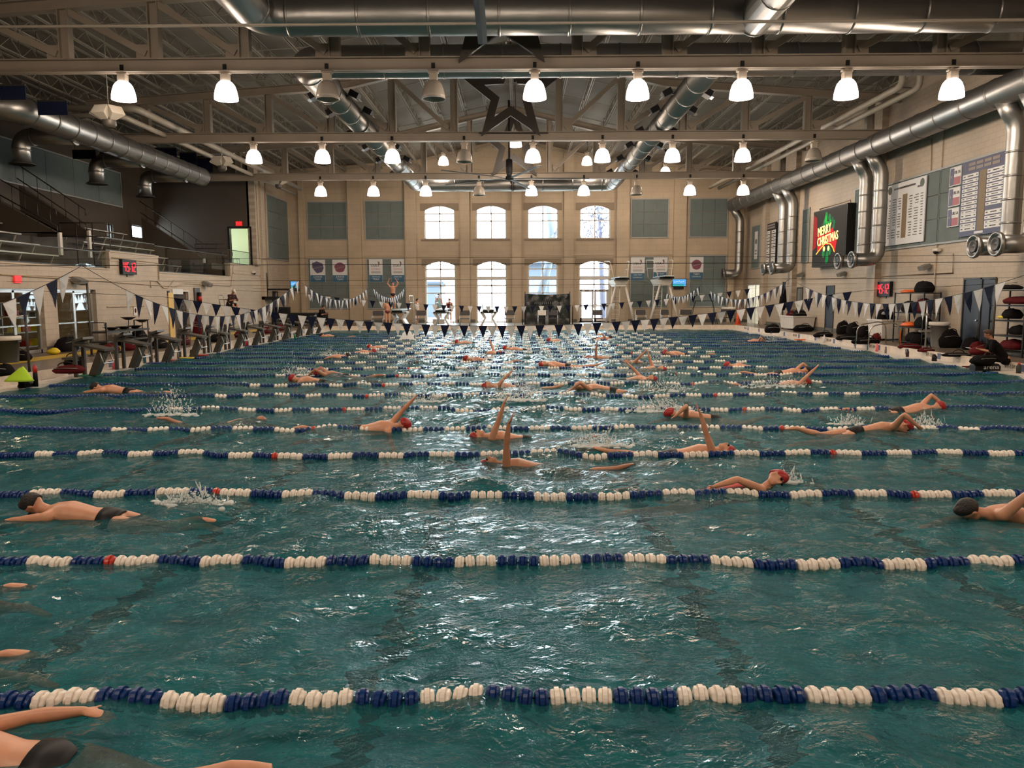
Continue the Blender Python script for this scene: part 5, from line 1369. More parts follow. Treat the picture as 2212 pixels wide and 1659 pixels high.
# camera and flood lights under the balcony
def flood(px_, py_, X, label, s_=1.0):
    p = PX(px_, py_, X); sx = 1 if X < 0 else -1; t_ = thing('flood_light', label, 'light', p)
    m = MB(); m.box((sx * 0.20, 0, 0), (0.30 * s_, 0.42 * s_, 0.16 * s_), Matrix.Rotation(sx * R(25), 3, 'Y')); m.build('housing', M_greyp, t_)
    m = MB(); m.bar((0, 0, 0.05), (sx * 0.14, 0, 0.02), 0.05, 0.05); m.build('bracket', M_dark, t_)
flood(160, 607, WL, 'boxy grey flood light under the left balcony, above the glass doors', 1.2)
flood(440, 614, WL, 'boxy grey flood light above the locker room door', 1.2)
flood(1736, 594, WR, 'boxy grey flood light below the narrow panel left of the lit screen')
flood(1826, 592, WR, 'boxy grey flood light below the lit screen')
flood(2008, 577, WR, 'boxy grey flood light below the record boards')
for (px_, py_, X, lb) in ((545, 588, WL, 'white security camera on the left wall under the stand doorway'), (2028, 540, WR, 'white security camera below the record boards')):
    p = PX(px_, py_, X); sx = 1 if X < 0 else -1; t_ = thing('security_camera', lb, 'camera', p)
    m = MB(); m.cyl((sx * 0.1, -0.22, 0), (sx * 0.1, 0.16, 0), 0.07, n=12); m.build('camera_body', M_whitep, t_)
    m = MB(); m.lathe([(0.09, 0.0), (0.08, -0.06), (0.02, -0.11)], (sx * 0.12, 0, -0.05), n=12); m.build('camera_dome', M_black, t_)
    m = MB(); m.bar((0, 0, 0.02), (sx * 0.1, 0, 0.02), 0.06, 0.05); m.build('bracket', M_whitep, t_)
# conduits on the left wall
def conduit(pxs, X, label, r=0.022):
    P = [PX(a, b, X) for a, b in pxs]; sx = 1 if X < 0 else -1
    P = [p + Vector((sx * 0.03, 0, 0)) for p in P]; pipe_thing(label, P, r, M_beige, 'pipe', 'conduit', 6, 'conduits on the walls')
conduit([(0, 593), (170, 604), (380, 619), (395, 612), (498, 618), (503, 575)], WL, 'long conduit running below the left balcony edge')
conduit([(325, 622), (324, 607), (338, 607), (352, 622), (362, 622), (375, 606)], WL, 'looped conduit below the left digital clock')
conduit([(240, 556), (340, 568), (342, 604)], WL, 'thin conduit around the raised balcony box')
conduit([(230, 663), (310, 661)], WL, 'short horizontal pipe on the wall right of the glass doors')
conduit([(503, 580), (503, 590), (580, 597), (560, 598)], WL, 'thin conduit below the stand doorway')
conduit([(552, 400), (560, 560), (578, 560)], WL + 0.2, 'vertical conduit on the left wall pilaster', 0.03)
conduit([(571, 395), (575, 500), (579, 620)], WL, 'second vertical conduit next to the grey acoustic panel', 0.05)
conduit([(1700, 605), (1840, 600), (2060, 590), (2060, 548)], WR, 'conduit running under the lit screen on the right wall')
conduit([(2014, 300), (2012, 380)], WR, 'vertical conduit above the teal record board')
conduit([(1775, 460), (1772, 452), (1838, 432), (1841, 470)], WR, 'conduit with three boxes above the lit screen')
# locker door and lettering
def plain_door(n_, o, X, mt, sx, open_=False, inner=None):
    root = struct(bpy.data.objects.new('door_%d' % n_, None)); C.objects.link(root)
    y0, y1, z0, z1 = o
    m = MB(); e = 0.06; m.b2((X - sx * 0.02, y0 - e, z0), (X + sx * 0.04, y0, z1 + e)); m.b2((X - sx * 0.02, y1, z0), (X + sx * 0.04, y1 + e, z1 + e)); m.b2((X - sx * 0.02, y0, z1), (X + sx * 0.04, y1, z1 + e)); m.build('door_frame', M_dark if not inner else inner, root)
    m = MB(); m.b2((X - sx * 0.16, y0, z0), (X - sx * 0.11 if open_ else X + sx * 0.01, y1, z1)); m.build('door_leaf', mt, root)
    m = MB(); yk = y0 + 0.12 * (y1 - y0); m.cyl((X + sx * 0.01, yk, 1.2), (X + sx * 0.08, yk, 1.2), 0.03, n=10); m.build('door_knob', M_chrome, root)
    return root
plain_door(4, L3, WL, mat('locker_recess_shade', (0.06, 0.05, 0.04), 0.8), 1, True, M_whitep)  # dark sheet in the open doorway stands for the shade behind it
m = MB(); m.b2((WL + 0.02, L3[0] - 0.55, DZ), (WL + 0.06, L3[0] - 0.06, 2.3)); t_ = m.build('door_leaf', mat('yellow_door_paint', (0.62, 0.42, 0.12), 0.5), None); tag(t_, 'open yellow door leaf beside the locker room entrance', 'door')
for word, px_, nm in (('MALE', 363, 'left'), ('LOCKER', 392, 'right')):
    root = thing('wall_lettering', 'dark vertical letters %s of the locker room door' % nm, 'lettering', PX(px_, 634, WL))
    for i, chx in enumerate(word): text(chx, 0.34, (0.015, 0, -0.36 * i), '+X', M_navy, root, 'letter', 0.006)
m = MB(); p = PX(383, 630, WL + 0.02); m.b2((0, -0.55, -0.12), (0.03, 0.55, 0.12)); tag(m.build('door_sign', M_white, None, p), 'white sign over the locker room door', 'sign')
plain_door(5, (L4[0], L4[1], DZ, 2.4), WL, M_blued, 1, True)
# fire extinguisher / ring buoy on the wall
p = PX(425, 640, WL + 0.02); t_ = thing('first_aid_board', 'dark wall board with a red rescue kit left of the lifeguard', 'board', p)
m = MB(); m.b2((0, -0.32, -0.42), (0.04, 0.32, 0.42)); m.build('board', M_block, t_)
m = MB(); m.cyl((0.12, 0.06, -0.36), (0.12, 0.06, 0.20), 0.10, n=14); m.build('cylinder', M_black, t_)
m = MB(); m.cyl((0.12, 0.06, -0.22), (0.12, 0.06, 0.0), 0.106, n=14); m.build('red_band', M_red, t_)
bag(425, 690, DZ, 0.5, 0.4, 0.95, M_redc, 'tall red bag standing on the deck below the wall board', 21, cat='bag')
for (px_, lb) in ((292, 'left'), (325, 'right')):
    p = PX(px_, 672, WL + 0.01); m = MB(); m.b2((0, -0.13, -0.18), (0.015, 0.13, 0.18)); t_ = m.build('notice', M_white, None, p); tag(t_, '%s of two small notices above the trolley on the left wall' % lb, 'notice')
    m = MB(); m.ell((0.018, 0, 0.02), 0.004, 0.08, 0.10, 12, 6); m.build('print', M_redc, t_)
# trolley with trays
p = PX(262, 716, WL + 0.7); t_ = thing('trolley', 'dark trolley with trays against the left wall', 'trolley', (WL + 0.7, p.y, DZ))
for yy in (-1.6, 1.6):
    m = MB(); m.b2((-0.3, yy - 0.02, 0), (-0.26, yy + 0.02, 0.95)); m.b2((0.26, yy - 0.02, 0), (0.30, yy + 0.02, 0.95)); m.build('leg', M_dark, t_)
m = MB(); m.b2((-0.32, -1.65, 0.55), (0.32, 1.65, 0.62)); m.b2((-0.32, -1.65, 0.2), (0.32, 1.65, 0.25)); m.build('shelf_board', M_dark, t_)
m = MB(); m.tube([(0.3, -1.65, 0.6), (0.3, -1.75, 0.95), (-0.3, -1.75, 0.95), (-0.3, -1.65, 0.6)], 0.02, 6); m.build('handle', M_black, t_)
for i, (yy, zz) in enumerate(((-0.7, 0.63), (0.2, 0.63), (1.1, 0.63), (0.6, 0.98), (1.7, 0.85))):
    m = MB(); m.lathe([(0.10, 0), (0.28, 0.10), (0.30, 0.11), (0.27, 0.10), (0.09, 0.02)], n=16); 
    tag(m.build('tray', M_dark, None, (WL + 0.7, p.y + yy, DZ + zz)), 'round dark tray on the trolley by the left wall, ' + ('nearest', 'second nearest', 'third nearest', 'upper middle', 'farthest')[i], 'tray', 'trays on the trolley')
    if i >= 3: m = MB(); m.cyl((0, 0, -(DZ + zz) + DZ), (0, 0, 0.01), 0.02, n=6); m.build('stem', M_dark, bpy.context.scene.objects[-1] if False else C.objects[-1])
bag(300, 722, DZ, 0.9, 0.5, 0.5, M_blackc, 'black duffel bag under the trays by the left wall', 5, rz=PI / 2)
bag(270, 730, DZ, 1.0, 0.5, 0.45, M_blackc, 'black duffel bag between trolley and second starting block', 6, rz=PI / 2)
bag(145, 757, DZ, 1.0, 0.5, 0.5, M_blackc, 'large black bag outside the right glass doors', 7, rz=PI / 2)
for i, (px_, py_, cc) in enumerate(((238, 762, M_redc), (285, 756, M_redc), (345, 752, M_blackc), (395, 745, M_redc), (468, 738, M_blackc), (520, 728, M_redc), (575, 720, M_redc), (605, 714, M_redc), (640, 706, M_blackc))):
    bag(px_, py_, DZ, 0.8, 0.45, 0.32, cc, '%s bag on the deck behind the starting blocks, %s along the row' % ('dark red' if cc is M_redc else 'black', ORD[i]), 30 + i, rz=PI / 2)
# curved grab rails by the fourth block
def grab_rail(p, lab, s_=1, col=None, dirx=1):
    t_ = thing('grab_rail', lab, 'rail', p)
    m = MB(); m.tube([(-0.55 * dirx, 0, 0)] + bend((-0.55 * dirx, 0, 0), (-0.5 * dirx, 0, 0.85), (0.3 * dirx, 0, 0.85), 0.3) + bend((-0.5 * dirx, 0, 0.85), (0.55 * dirx, 0, 0.75), (0.6 * dirx, 0, -0.2), 0.3) + [(0.6 * dirx, 0, -0.15)], 0.022, 8); m.build('rail', M_chrome, t_)
    m = MB(); m.lathe([(0.06, 0), (0.06, 0.012), (0.03, 0.02)], (-0.55 * dirx, 0, 0), n=12); m.build('flange', M_chrome, t_)
for k, px_ in enumerate((438, 458)):
    q = Pz(px_ + 5, 752, DZ); grab_rail((XL - CW + 0.05, q.y + 0.9 * k, DZ), 'curved steel ladder rail at the left pool edge, %s of two' % ('nearer', 'farther')[k])
# tall chair with the lifeguard
p = Pz(495, 704, DZ); X_ = -14.6; p = Vector((X_, PX(495, 690, X_).y, DZ))
t_ = thing('lifeguard_chair', 'tall white lifeguard chair at the left wall', 'chair', p)
for sx in (-0.35, 0.35):
    for sy in (-0.35, 0.35):
        m = MB(); m.cyl((sx * 1.25, sy * 1.1, 0), (sx * 0.85, sy * 0.85, 1.35), 0.022, n=8); m.build('leg', M_whitep, t_)
m = MB(); m.b2((-0.32, -0.32, 1.33), (0.32, 0.32, 1.38)); m.build('seat', M_whitep, t_)
m = MB(); m.tube([(-0.3, -0.3, 1.38)] + bend((-0.3, -0.3, 1.4), (-0.36, -0.3, 1.95), (-0.36, 0.3, 1.95), 0.15) + bend((-0.36, -0.3, 1.95), (-0.36, 0.3, 1.95), (-0.3, 0.3, 1.4), 0.15) + [(-0.3, 0.3, 1.38)], 0.02, 8); m.build('backrest', M_chrome, t_)
for sy in (-0.32, 0.32):
    m = MB(); m.tube([(-0.35, sy, 1.75), (0.05, sy, 1.72), (0.35, sy, 1.30), (0.48, sy, 0.8)], 0.018, 8); m.build('armrest', M_chrome, t_)
for z in (0.35, 0.7, 1.05):
    m = MB(); m.cyl((0.42 - z * 0.08, -0.36, z), (0.42 - z * 0.08, 0.36, z), 0.016, n=6); m.build('rung', M_whitep, t_)
CHP = p
def seated(loc, rz, label, shirt, pants, seat_z, capc=None, hair=None, lean=0.15, legs_skin=True, group=None, vox=0.016, phone=True):
    t_ = thing('person', label, 'person', loc, rz, group)
    z = seat_z
    J = dict(pelvis=(0, 0, z + 0.10), chest=(lean, 0, z + 0.46), neck=(lean + 0.07, 0, z + 0.62), head=(lean + 0.16, 0, z + 0.76))
    for sg, nm in ((1, 'L'), (-1, 'R')):
        J['sh' + nm] = (lean + 0.03, 0.18 * sg, z + 0.56); J['el' + nm] = (lean + 0.13, 0.24 * sg, z + 0.30); J['wr' + nm] = (lean + 0.34, 0.10 * sg, z + 0.34); J['ha' + nm] = (lean + 0.42, 0.06 * sg, z + 0.37)
        J['hp' + nm] = (0.05, 0.09 * sg, z + 0.08); J['kn' + nm] = (0.46, 0.12 * sg, z + 0.10); J['an' + nm] = (0.50, 0.10 * sg, z - 0.34); J['to' + nm] = (0.68, 0.12 * sg, z - 0.41)
    figure(t_, J, (1, 0, -0.5), (0.4, 0, 1), M_skin2, vox, None, None, hair=hair, goggles=False, fingers=False)
    Vn = lambda k: Vector(J[k])
    m = MB(); limb(m, [Vn('pelvis') + Vector((0, 0, -0.06)), Vn('pelvis').lerp(Vn('chest'), 0.5), Vn('chest'), Vn('neck') - Vector((0, 0, 0.05))], [0.17, 0.165, 0.185, 0.10], [0.13, 0.13, 0.135, 0.08], (0, 1, 0), 18)
    for nm in 'LR': limb(m, [Vn('chest').lerp(Vn('neck'), 0.5), Vn('sh' + nm), Vn('sh' + nm).lerp(Vn('el' + nm), 0.9)], [0.08, 0.075, 0.06])
    b = m.build('shirt', shirt, t_); r_ = b.modifiers.new('remesh', 'REMESH'); r_.mode = 'VOXEL'; r_.voxel_size = 0.018; r_.use_smooth_shade = True
    m = MB()
    for nm in 'LR': limb(m, [Vn('pelvis') - Vector((0, 0, 0.02)), Vn('hp' + nm), Vn('hp' + nm).lerp(Vn('kn' + nm), 0.85 if legs_skin else 1.0)] + ([] if legs_skin else [Vn('an' + nm)]), [0.11, 0.105, 0.085] + ([] if legs_skin else [0.06]))
    b = m.build('shorts' if legs_skin else 'trousers', pants, t_); r_ = b.modifiers.new('remesh', 'REMESH'); r_.mode = 'VOXEL'; r_.voxel_size = 0.02; r_.use_smooth_shade = True
    if capc:
        h = Vn('head'); cr = Vector((0.4, 0, 1)).normalized(); fc = Vector((1, 0, -0.4)).normalized()
        m = MB(); rt = Matrix((cr.cross(fc), fc, cr)).transposed()
        m.loft([[h + cr * 0.02 + rt @ Vector((0.088 * math.cos(t) * math.cos(a), 0.106 * math.cos(t) * math.sin(a), 0.112 * math.sin(t))) for a in [2 * PI * i / 16 for i in range(16)]] for t in [0.15 + 1.4 * k / 6 for k in range(7)]])
        m.loft([[h + cr * (0.035 - 0.008 * k) + fc * (0.06 + 0.06 * k) + cr.cross(fc) * (0.07 - 0.01 * k) * s_ for s_ in (-1, 1)] + [h + cr * (0.027 - 0.008 * k) + fc * (0.06 + 0.06 * k) + cr.cross(fc) * (0.07 - 0.01 * k) * s_ for s_ in (1, -1)] for k in range(3)], smooth=False)
        m.build('baseball_cap', capc, t_)
    return t_
seated((CHP.x + 0.02, CHP.y, DZ), R(-30), 'lifeguard in a dark shirt and pale cap sitting in the tall chair', mat('dark_maroon_shirt', (0.03, 0.008, 0.010), 0.9), M_black, 1.38, capc=M_whitep, lean=0.22)
# coach seated far left by the pool corner
p = Pz(690, 706, DZ)
t_ = thing('folding_chair', 'dark chair under the seated person at the far left pool corner', 'chair', p, 0)
m = MB(); m.b2((-0.22, -0.22, 0.43), (0.22, 0.22, 0.46)); m.build('seat', M_black, t_)
m = MB(); m.b2((-0.24, -0.2, 0.6), (-0.21, 0.2, 0.9)); m.build('backrest', M_black, t_)
for sx in (-0.2, 0.2):
    for sy in (-0.2, 0.2): m = MB(); m.cyl((sx, sy, 0), (sx, sy, 0.9 if sx < 0 else 0.43), 0.014, n=6); m.build('leg', M_dark, t_)
seated((p.x, p.y, DZ), R(-20), 'person in dark clothes sitting at the far left pool corner, hand near the face', M_blackc, M_blackc, 0.46, hair=M_hair, legs_skin=False, lean=0.18)
# dark tables / equipment behind, left far corner
for (px_, py_, w_, h_, lb) in ((655, 700, 1.0, 1.15, 'black equipment box on wheels left of the seated person'), (668, 698, 3.2, 0.75, 'long black padded bench against the far left wall')):
    p = Pz(px_, py_ - 5, DZ); t_ = thing('equipment_case', lb, 'case', (WL + w_ / 2 + 0.12, 50 + w_ * 0.5, DZ))
    m = MB(); m.b2((-w_ / 2, -0.3, 0.10), (w_ / 2, 0.3, h_)); m.build('case_body', M_black, t_)
    m = MB(); m.b2((-w_ / 2 - 0.02, -0.32, h_), (w_ / 2 + 0.02, 0.32, h_ + 0.05)); m.build('case_lid', M_dark, t_)
    for sx in (-1, 1):
        m = MB(); m.cyl((sx * w_ * 0.4, -0.25, 0.05), (sx * w_ * 0.4, -0.18, 0.05), 0.05, n=10); m.build('wheel', M_dark, t_)
# ================================================================== STANDS
st = MB(); nrow = 5; x0 = WL - 1.6; 
struct_st = MB()
struct_st.b2((BX, YB, 2.7), (WL - 0.31, YE, 2.9))
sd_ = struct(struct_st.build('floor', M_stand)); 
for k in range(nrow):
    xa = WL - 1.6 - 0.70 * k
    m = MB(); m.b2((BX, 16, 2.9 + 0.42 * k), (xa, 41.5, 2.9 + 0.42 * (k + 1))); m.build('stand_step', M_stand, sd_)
M_bench = mat('bench_aluminium', (0.40, 0.37, 0.31), 0.4, 0.3)
for k in range(nrow):
    xa = WL - 1.75 - 0.70 * k; z = 2.9 + 0.42 * (k + 1)
    for j, (ya, yb) in enumerate(((16.5, 23.0), (24.0, 30.2), (34.5, 41.2))):
        t_ = thing('bleacher_bench', 'pale metal bleacher bench, row %s from the front, %s section of the stands' % (('one', 'two', 'three', 'four', 'five', 'six')[k], ('nearest', 'middle', 'farthest')[j]), 'bench', (xa, ya, z), 0, 'bleacher benches in the stands')
        m = MB(); m.b2((-0.28, 0, 0.36), (0.0, yb - ya, 0.41)); m.build('seat', M_bench, t_)
        nb = int((yb - ya) / 1.6)
        for q in range(nb + 1):
            m = MB(); m.bar((-0.1, 0.2 + q * (yb - ya - 0.4) / nb, 0.36), (-0.25, 0.2 + q * (yb - ya - 0.4) / nb, 0), 0.05, 0.04); m.build('support', M_bench, t_)
# glass balustrade
rr = 0
for (ya, yb, z, h) in ((17.5, yb1, 3.22, 0.62), (yb2, yb3, 3.22, 1.15), (yb3, yb4, 3.97, 0.75), (yb1, yb2, 3.93, 0.5)):
    n = max(1, int((yb - ya) / 1.15))
    t_ = thing('glass_balustrade', ('clear glass balustrade on the balcony left of the raised box', 'clear glass balustrade between the raised box and the step', 'clear glass balustrade before the lit stand doorway', 'low glass balustrade on the raised box with the red clock')[rr], 'balustrade', (WL - 0.15, ya, z)); rr += 1
    w_ = (yb - ya) / n
    for i in range(n):
        m = MB(); m.b2((-0.006, i * w_ + 0.01, 0), (0.006, (i + 1) * w_ - 0.01, h)); m.build('glass_panel', M_glass, t_)
    m = MB(); m.b2((-0.02, 0, h), (0.02, yb - ya, h + 0.03)); m.b2((-0.03, 0, -0.0), (0.03, yb - ya, 0.05)); m.build('edge_rail', M_dark, t_)
# stairs with sloped side walls
M_rail = mat('dark_rail_paint', (0.03, 0.022, 0.018), 0.5)
def stair(Y, lab, xa, za, xb, zb, dz0):
    t_ = thing('stair_wall', 'sloping dark stair side wall in the stands, ' + lab, 'stairs', (xa, Y, dz0))
    m = MB(); m.prism([(0, 0, 0), (xb - xa, 0, 0), (xb - xa, 0, zb - dz0), (0, 0, za - dz0)][::-1], (0, 0.25, 0)); m.build('side_wall', M_standw, t_)
    m = MB(); m.b2((-0.02, -0.10, za - dz0 - 0.3), (0.12, 0.15, za - dz0 + 0.55)) if False else m.b2((-0.03, -0.05, -0.9), (0.06, 0.12, za - dz0 + 0.05)); m.build('end_post', M_whitep, t_)
    for off in (0.28, 0.9):
        m = MB(); a = Vector((0.0, -0.08, za - dz0 + off)); b = Vector((xb - xa, -0.08, zb - dz0 + off)); m.tube([a + Vector((0, 0, -0.25)), a, b], 0.025, 6); m.build('hand_rail', M_rail, t_)
    for q in range(5):
        u = (q + 0.5) / 5; c_ = Vector(((xb - xa) * u, -0.08, (zb - za) * u + za - dz0)); m = MB(); m.cyl(c_ + Vector((0, 0, 0)), c_ + Vector((0, 0, 0.9)), 0.015, n=5); m.build('baluster', M_rail, t_)
a = PY(127, 505, 30.5); b = PY(-10, 430, 30.5); stair(30.5, 'left of the raised balcony box', a.x, a.z, b.x, b.z, PY(110, 501, 30.5).z)
a = PY(440, 560, 44.2); b = PY(305, 470, 44.2); stair(44.2, 'left of the lit doorway', a.x, a.z, b.x, b.z, 3.9)
a = PY(190, 500, 33.2); b = PY(40, 400, 33.2); stair(33.2, 'behind the raised balcony box', a.x, a.z, b.x, b.z, PY(190, 500, 33.2).z - 0.2)
# landing rails
def rail_box(x0_, y0_, x1_, y1_, Y, lab):
    a = PY(x0_, y1_, Y); b = PY(x1_, y0_, Y); t_ = thing('landing_rail', lab, 'rail', (a.x, Y, a.z))
    W = b.x - a.x; H = b.z - a.z
    for z in (0.0, H / 2, H): m = MB(); m.cyl((0, 0, z), (W, 0, z), 0.025, n=6); m.build('rail_bar', M_rail, t_)
    for u in (0, 0.33, 0.66, 1): m = MB(); m.cyl((W * u, 0, -0.6), (W * u, 0, H), 0.025, n=6); m.build('rail_post', M_rail, t_)
rail_box(132, 481, 235, 540, 31.8, 'dark landing railing above the raised balcony box')
rail_box(422, 527, 492, 546, 45.0, 'dark landing railing left of the lit doorway')
# chairs by the doorway (dark silhouettes)
for i, (px_, py_) in enumerate(((508, 560), (497, 560))):
    p = PY(px_, py_ , 46.2); t_ = thing('stacking_chair', 'dark stacking chair in front of the lit stand doorway, %s one' % ('right', 'left')[i], 'chair', (p.x, 46.2 - i * 0.6, 3.9))
    m = MB(); m.b2((-0.2, -0.2, 0.43), (0.2, 0.2, 0.46)); m.build('seat', M_black, t_)
    m = MB(); m.b2((-0.22, -0.2, 0.62), (-0.2, 0.2, 0.85)); m.build('backrest', M_black, t_)
    for sx in (-0.19, 0.19):
        for sy in (-0.19, 0.19): m = MB(); m.cyl((sx, sy, 0), (sx * 0.9, sy, 0.44), 0.012, n=5); m.build('leg', M_dark, t_)
m = MB(); m.b2((WL - 5.9, 41.6, 3.6), (WL - 0.31, YE, 3.9)); m.build('stand_landing', M_stand, sd_)
# acoustic panels on the stand back wall
def tiles(root, nx_, nz_, W, H, plane, gap=0.012, t=0.05):
    for i in range(nx_):
        for j in range(nz_):
            m = MB(); a0, a1 = W * i / nx_ + gap, W * (i + 1) / nx_ - gap; c0, c1 = H * j / nz_ + gap, H * (j + 1) / nz_ - gap
            if plane == 'Y': m.b2((a0, -t, c0), (a1, 0, c1))
            else: m.b2((0, a0, c0), (t * plane, a1, c1)) if plane > 0 else m.b2((t * plane, a0, c0), (0, a1, c1))
            m.build('panel_tile', M_tile, root)
def framed(root, W, H, plane, e=0.07, t=0.07, mt=None):
    m = MB()
    for a0, a1, c0, c1 in ((-e, W + e, -e, 0), (-e, W + e, H, H + e), (-e, 0, 0, H), (W, W + e, 0, H)):
        if plane == 'Y': m.b2((a0, -t, c0), (a1, 0, c1))
        elif plane > 0: m.b2((0, a0, c0), (t, a1, c1))
        else: m.b2((-t, a0, c0), (0, a1, c1))
    m.build('panel_frame', mt or M_frame, root)
def panelY(x0_, y0_, x1_, y1_, label, nx_=3, nz_=3):
    a = PY(x0_, y1_, YW); b = PY(x1_, y0_, YW); t_ = thing('acoustic_panel', label, 'panel', (a.x, YW - 0.001, a.z), 0, 'acoustic panels')
    tiles(t_, nx_, nz_, b.x - a.x, b.z - a.z, 'Y'); framed(t_, b.x - a.x, b.z - a.z, 'Y'); return t_
panelY(667, 437, 747, 517, 'upper grey green acoustic panel at the far left corner')
panelY(791, 435, 871, 517, 'upper grey green acoustic panel left of the windows')
panelY(1364, 431, 1443, 512, 'upper grey green acoustic panel right of the windows')
panelY(1490, 430, 1571, 511, 'upper grey green acoustic panel at the far right corner')
panelY(670, 560, 752, 666, 'lower grey green acoustic panel at the far left corner, behind two banners', 3, 4)
panelY(796, 560, 874, 666, 'lower grey green acoustic panel left of the windows, behind two banners', 3, 4)
panelY(1362, 556, 1442, 663, 'lower grey green acoustic panel right of the windows, behind the diving platforms', 3, 4)
panelY(1489, 553, 1567, 661, 'lower grey green acoustic panel at the far right corner', 3, 4)
def panelX(X, y0, y1, z0, z1, label, nx_, nz_):
    t_ = thing('acoustic_panel', label, 'panel', (X, y0, z0), 0, 'acoustic panels'); s_ = 1 if X < 0 else -1
    tiles(t_, nx_, nz_, y1 - y0, z1 - z0, s_); framed(t_, y1 - y0, z1 - z0, s_); return t_
yy = lambda x, X: PX(x, 500, X).y
panelX(WL, yy(577, WL), yy(624, WL), 4.6, 8.6, 'tall grey acoustic panel on the left wall next to the far corner', 2, 4)
a = PX(77, 406, BX); b = PX(261, 445, BX)
panelX(BX, a.y - 6, b.y, (a.z + b.z) / 2, 8.9, 'large dark acoustic panel on the back wall of the stands', 6, 1)
# ---- banners on the far wall
def banner(x0_, y0_, x1_, y1_, label, kind, lines):
    a = PY(x0_, y1_, YW - 0.1); b = PY(x1_, y0_, YW - 0.1); W, H = b.x - a.x, b.z - a.z
    t_ = thing('banner', label, 'banner', (a.x, YW - 0.1, a.z))
    m = MB(); m.b2((0, -0.01, 0), (W, 0.01, H)); m.build('banner_cloth', M_white, t_)
    m = MB(); m.b2((0.01, -0.016, 0.01), (W - 0.01, -0.011, H * 0.32)); ft = m.build('banner_foot', mat('banner_blue', (0.03, 0.11, 0.19), 0.6), t_)
    for i, s_ in enumerate(lines):
        text(s_, 0.17 if len(s_) < 8 else 0.12, (W / 2, -0.018, H * (0.24 - 0.11 * i)), '-Y', M_white, ft, 'lettering', 0.002, min(1.0, W * 0.9 / (0.1 * len(s_) + 0.01)) if len(s_) > 8 else 1)
    if kind == 'usa':
        text('USA', 0.24, (W * 0.36, -0.014, H * 0.72), '-Y', M_navy, t_, 'lettering', 0.003)
        m = MB(); m.tube([(W * 0.62, -0.015, H * 0.72), (W * 0.70, -0.015, H * 0.70), (W * 0.76, -0.015, H * 0.80), (W * 0.74, -0.015, H * 0.9)], 0.022, 5); m.tube([(W * 0.66, -0.015, H * 0.90), (W * 0.72, -0.015, H * 0.80)], 0.018, 5); m.build('emblem', M_redc, t_)
        text('DIVING', 0.20, (W / 2, -0.014, H * 0.57), '-Y', mat('banner_red_print', (0.40, 0.18, 0.16), 0.6), t_, 'lettering', 0.003, 0.95)
        m = MB()
        for k in range(3): m.b2((W * 0.15, -0.014, H * (0.40 + 0.03 * k)), (W * 0.85, -0.011, H * (0.415 + 0.03 * k)))
        m.build('small_print', M_greyp, t_)
    else:
        cc = mat('emblem_purple', (0.08, 0.07, 0.14), 0.6) if kind == 'map' else mat('emblem_maroon', (0.20, 0.05, 0.09), 0.6)
        pts = [(0.15, 0.85), (0.45, 0.93), (0.85, 0.82), (0.90, 0.62), (0.78, 0.45), (0.45, 0.40), (0.28, 0.52), (0.14, 0.66)] if kind == 'map' else [(0.5 + 0.36 * math.cos(a_) * (1 + 0.08 * math.sin(5 * a_)), 0.66 + 0.22 * math.sin(a_)) for a_ in [2 * PI * i / 20 for i in range(20)]]
        m = MB(); m.prism([(W * u, -0.016, H * v) for u, v in pts], (0, 0.005, 0)); m.build('emblem', cc, t_)
        m = MB(); m.bar((W * 0.2, -0.019, H * 0.60), (W * 0.8, -0.019, H * 0.70), 0.005, 0.06); m.build('emblem_ribbon', M_greyp, t_)
    return t_
banner(671, 561, 702, 610, 'white and blue banner with a dark state shape, leftmost on the far wall', 'map', ['JUNIOR', 'TEAM'])
banner(719, 561, 750, 610, 'white and blue banner with a maroon emblem, second from the left on the far wall', 'seal', ['JUNIOR', 'TEAM'])
banner(798, 560, 826, 610, 'diving banner left of the windows with the words second place', 'usa', ['2ND PLACE', 'TEAM'])
banner(846, 560, 873, 610, 'diving banner nearest the leftmost window, junior team 3', 'usa', ['JUNIOR TEAM', '3'])
banner(1362, 556, 1393, 606, 'diving banner right of the glass doors, girls team champions', 'usa', ['GIRLS TEAM', 'CHAMPIONS'])
banner(1411, 556, 1442, 603, 'diving banner behind the high diving platform, team 3', 'usa', ['1ST TEAM', '3'])
banner(1489, 555, 1520, 604, 'white and blue banner with a maroon emblem, rightmost on the far wall', 'seal', ['TEAM', 'CHAMPION'])
# wall clock
p = PY(1116, 601, YW - 0.05); t_ = thing('wall_clock', 'round black rimmed clock between the lower windows', 'clock', p)
m = MB(); m.lathe([(0.20, 0.0), (0.20, 0.03)], (0, 0.03, 0), (0, -1, 0), 24); m.build('clock_face', M_whitep, t_)
m = MB(); m.lathe([(0.185, 0.03), (0.185, 0.06), (0.235, 0.06), (0.235, 0.0)], (0, 0.04, 0), (0, -1, 0), 24, False); m.build('clock_rim', M_black, t_)
m = MB(); m.bar((0, -0.02, 0), (-0.10, -0.02, 0), 0.015, 0.012); m.bar((0, -0.02, 0), (0.12, -0.02, 0.04), 0.01, 0.01); m.build('clock_hands', M_black, t_)
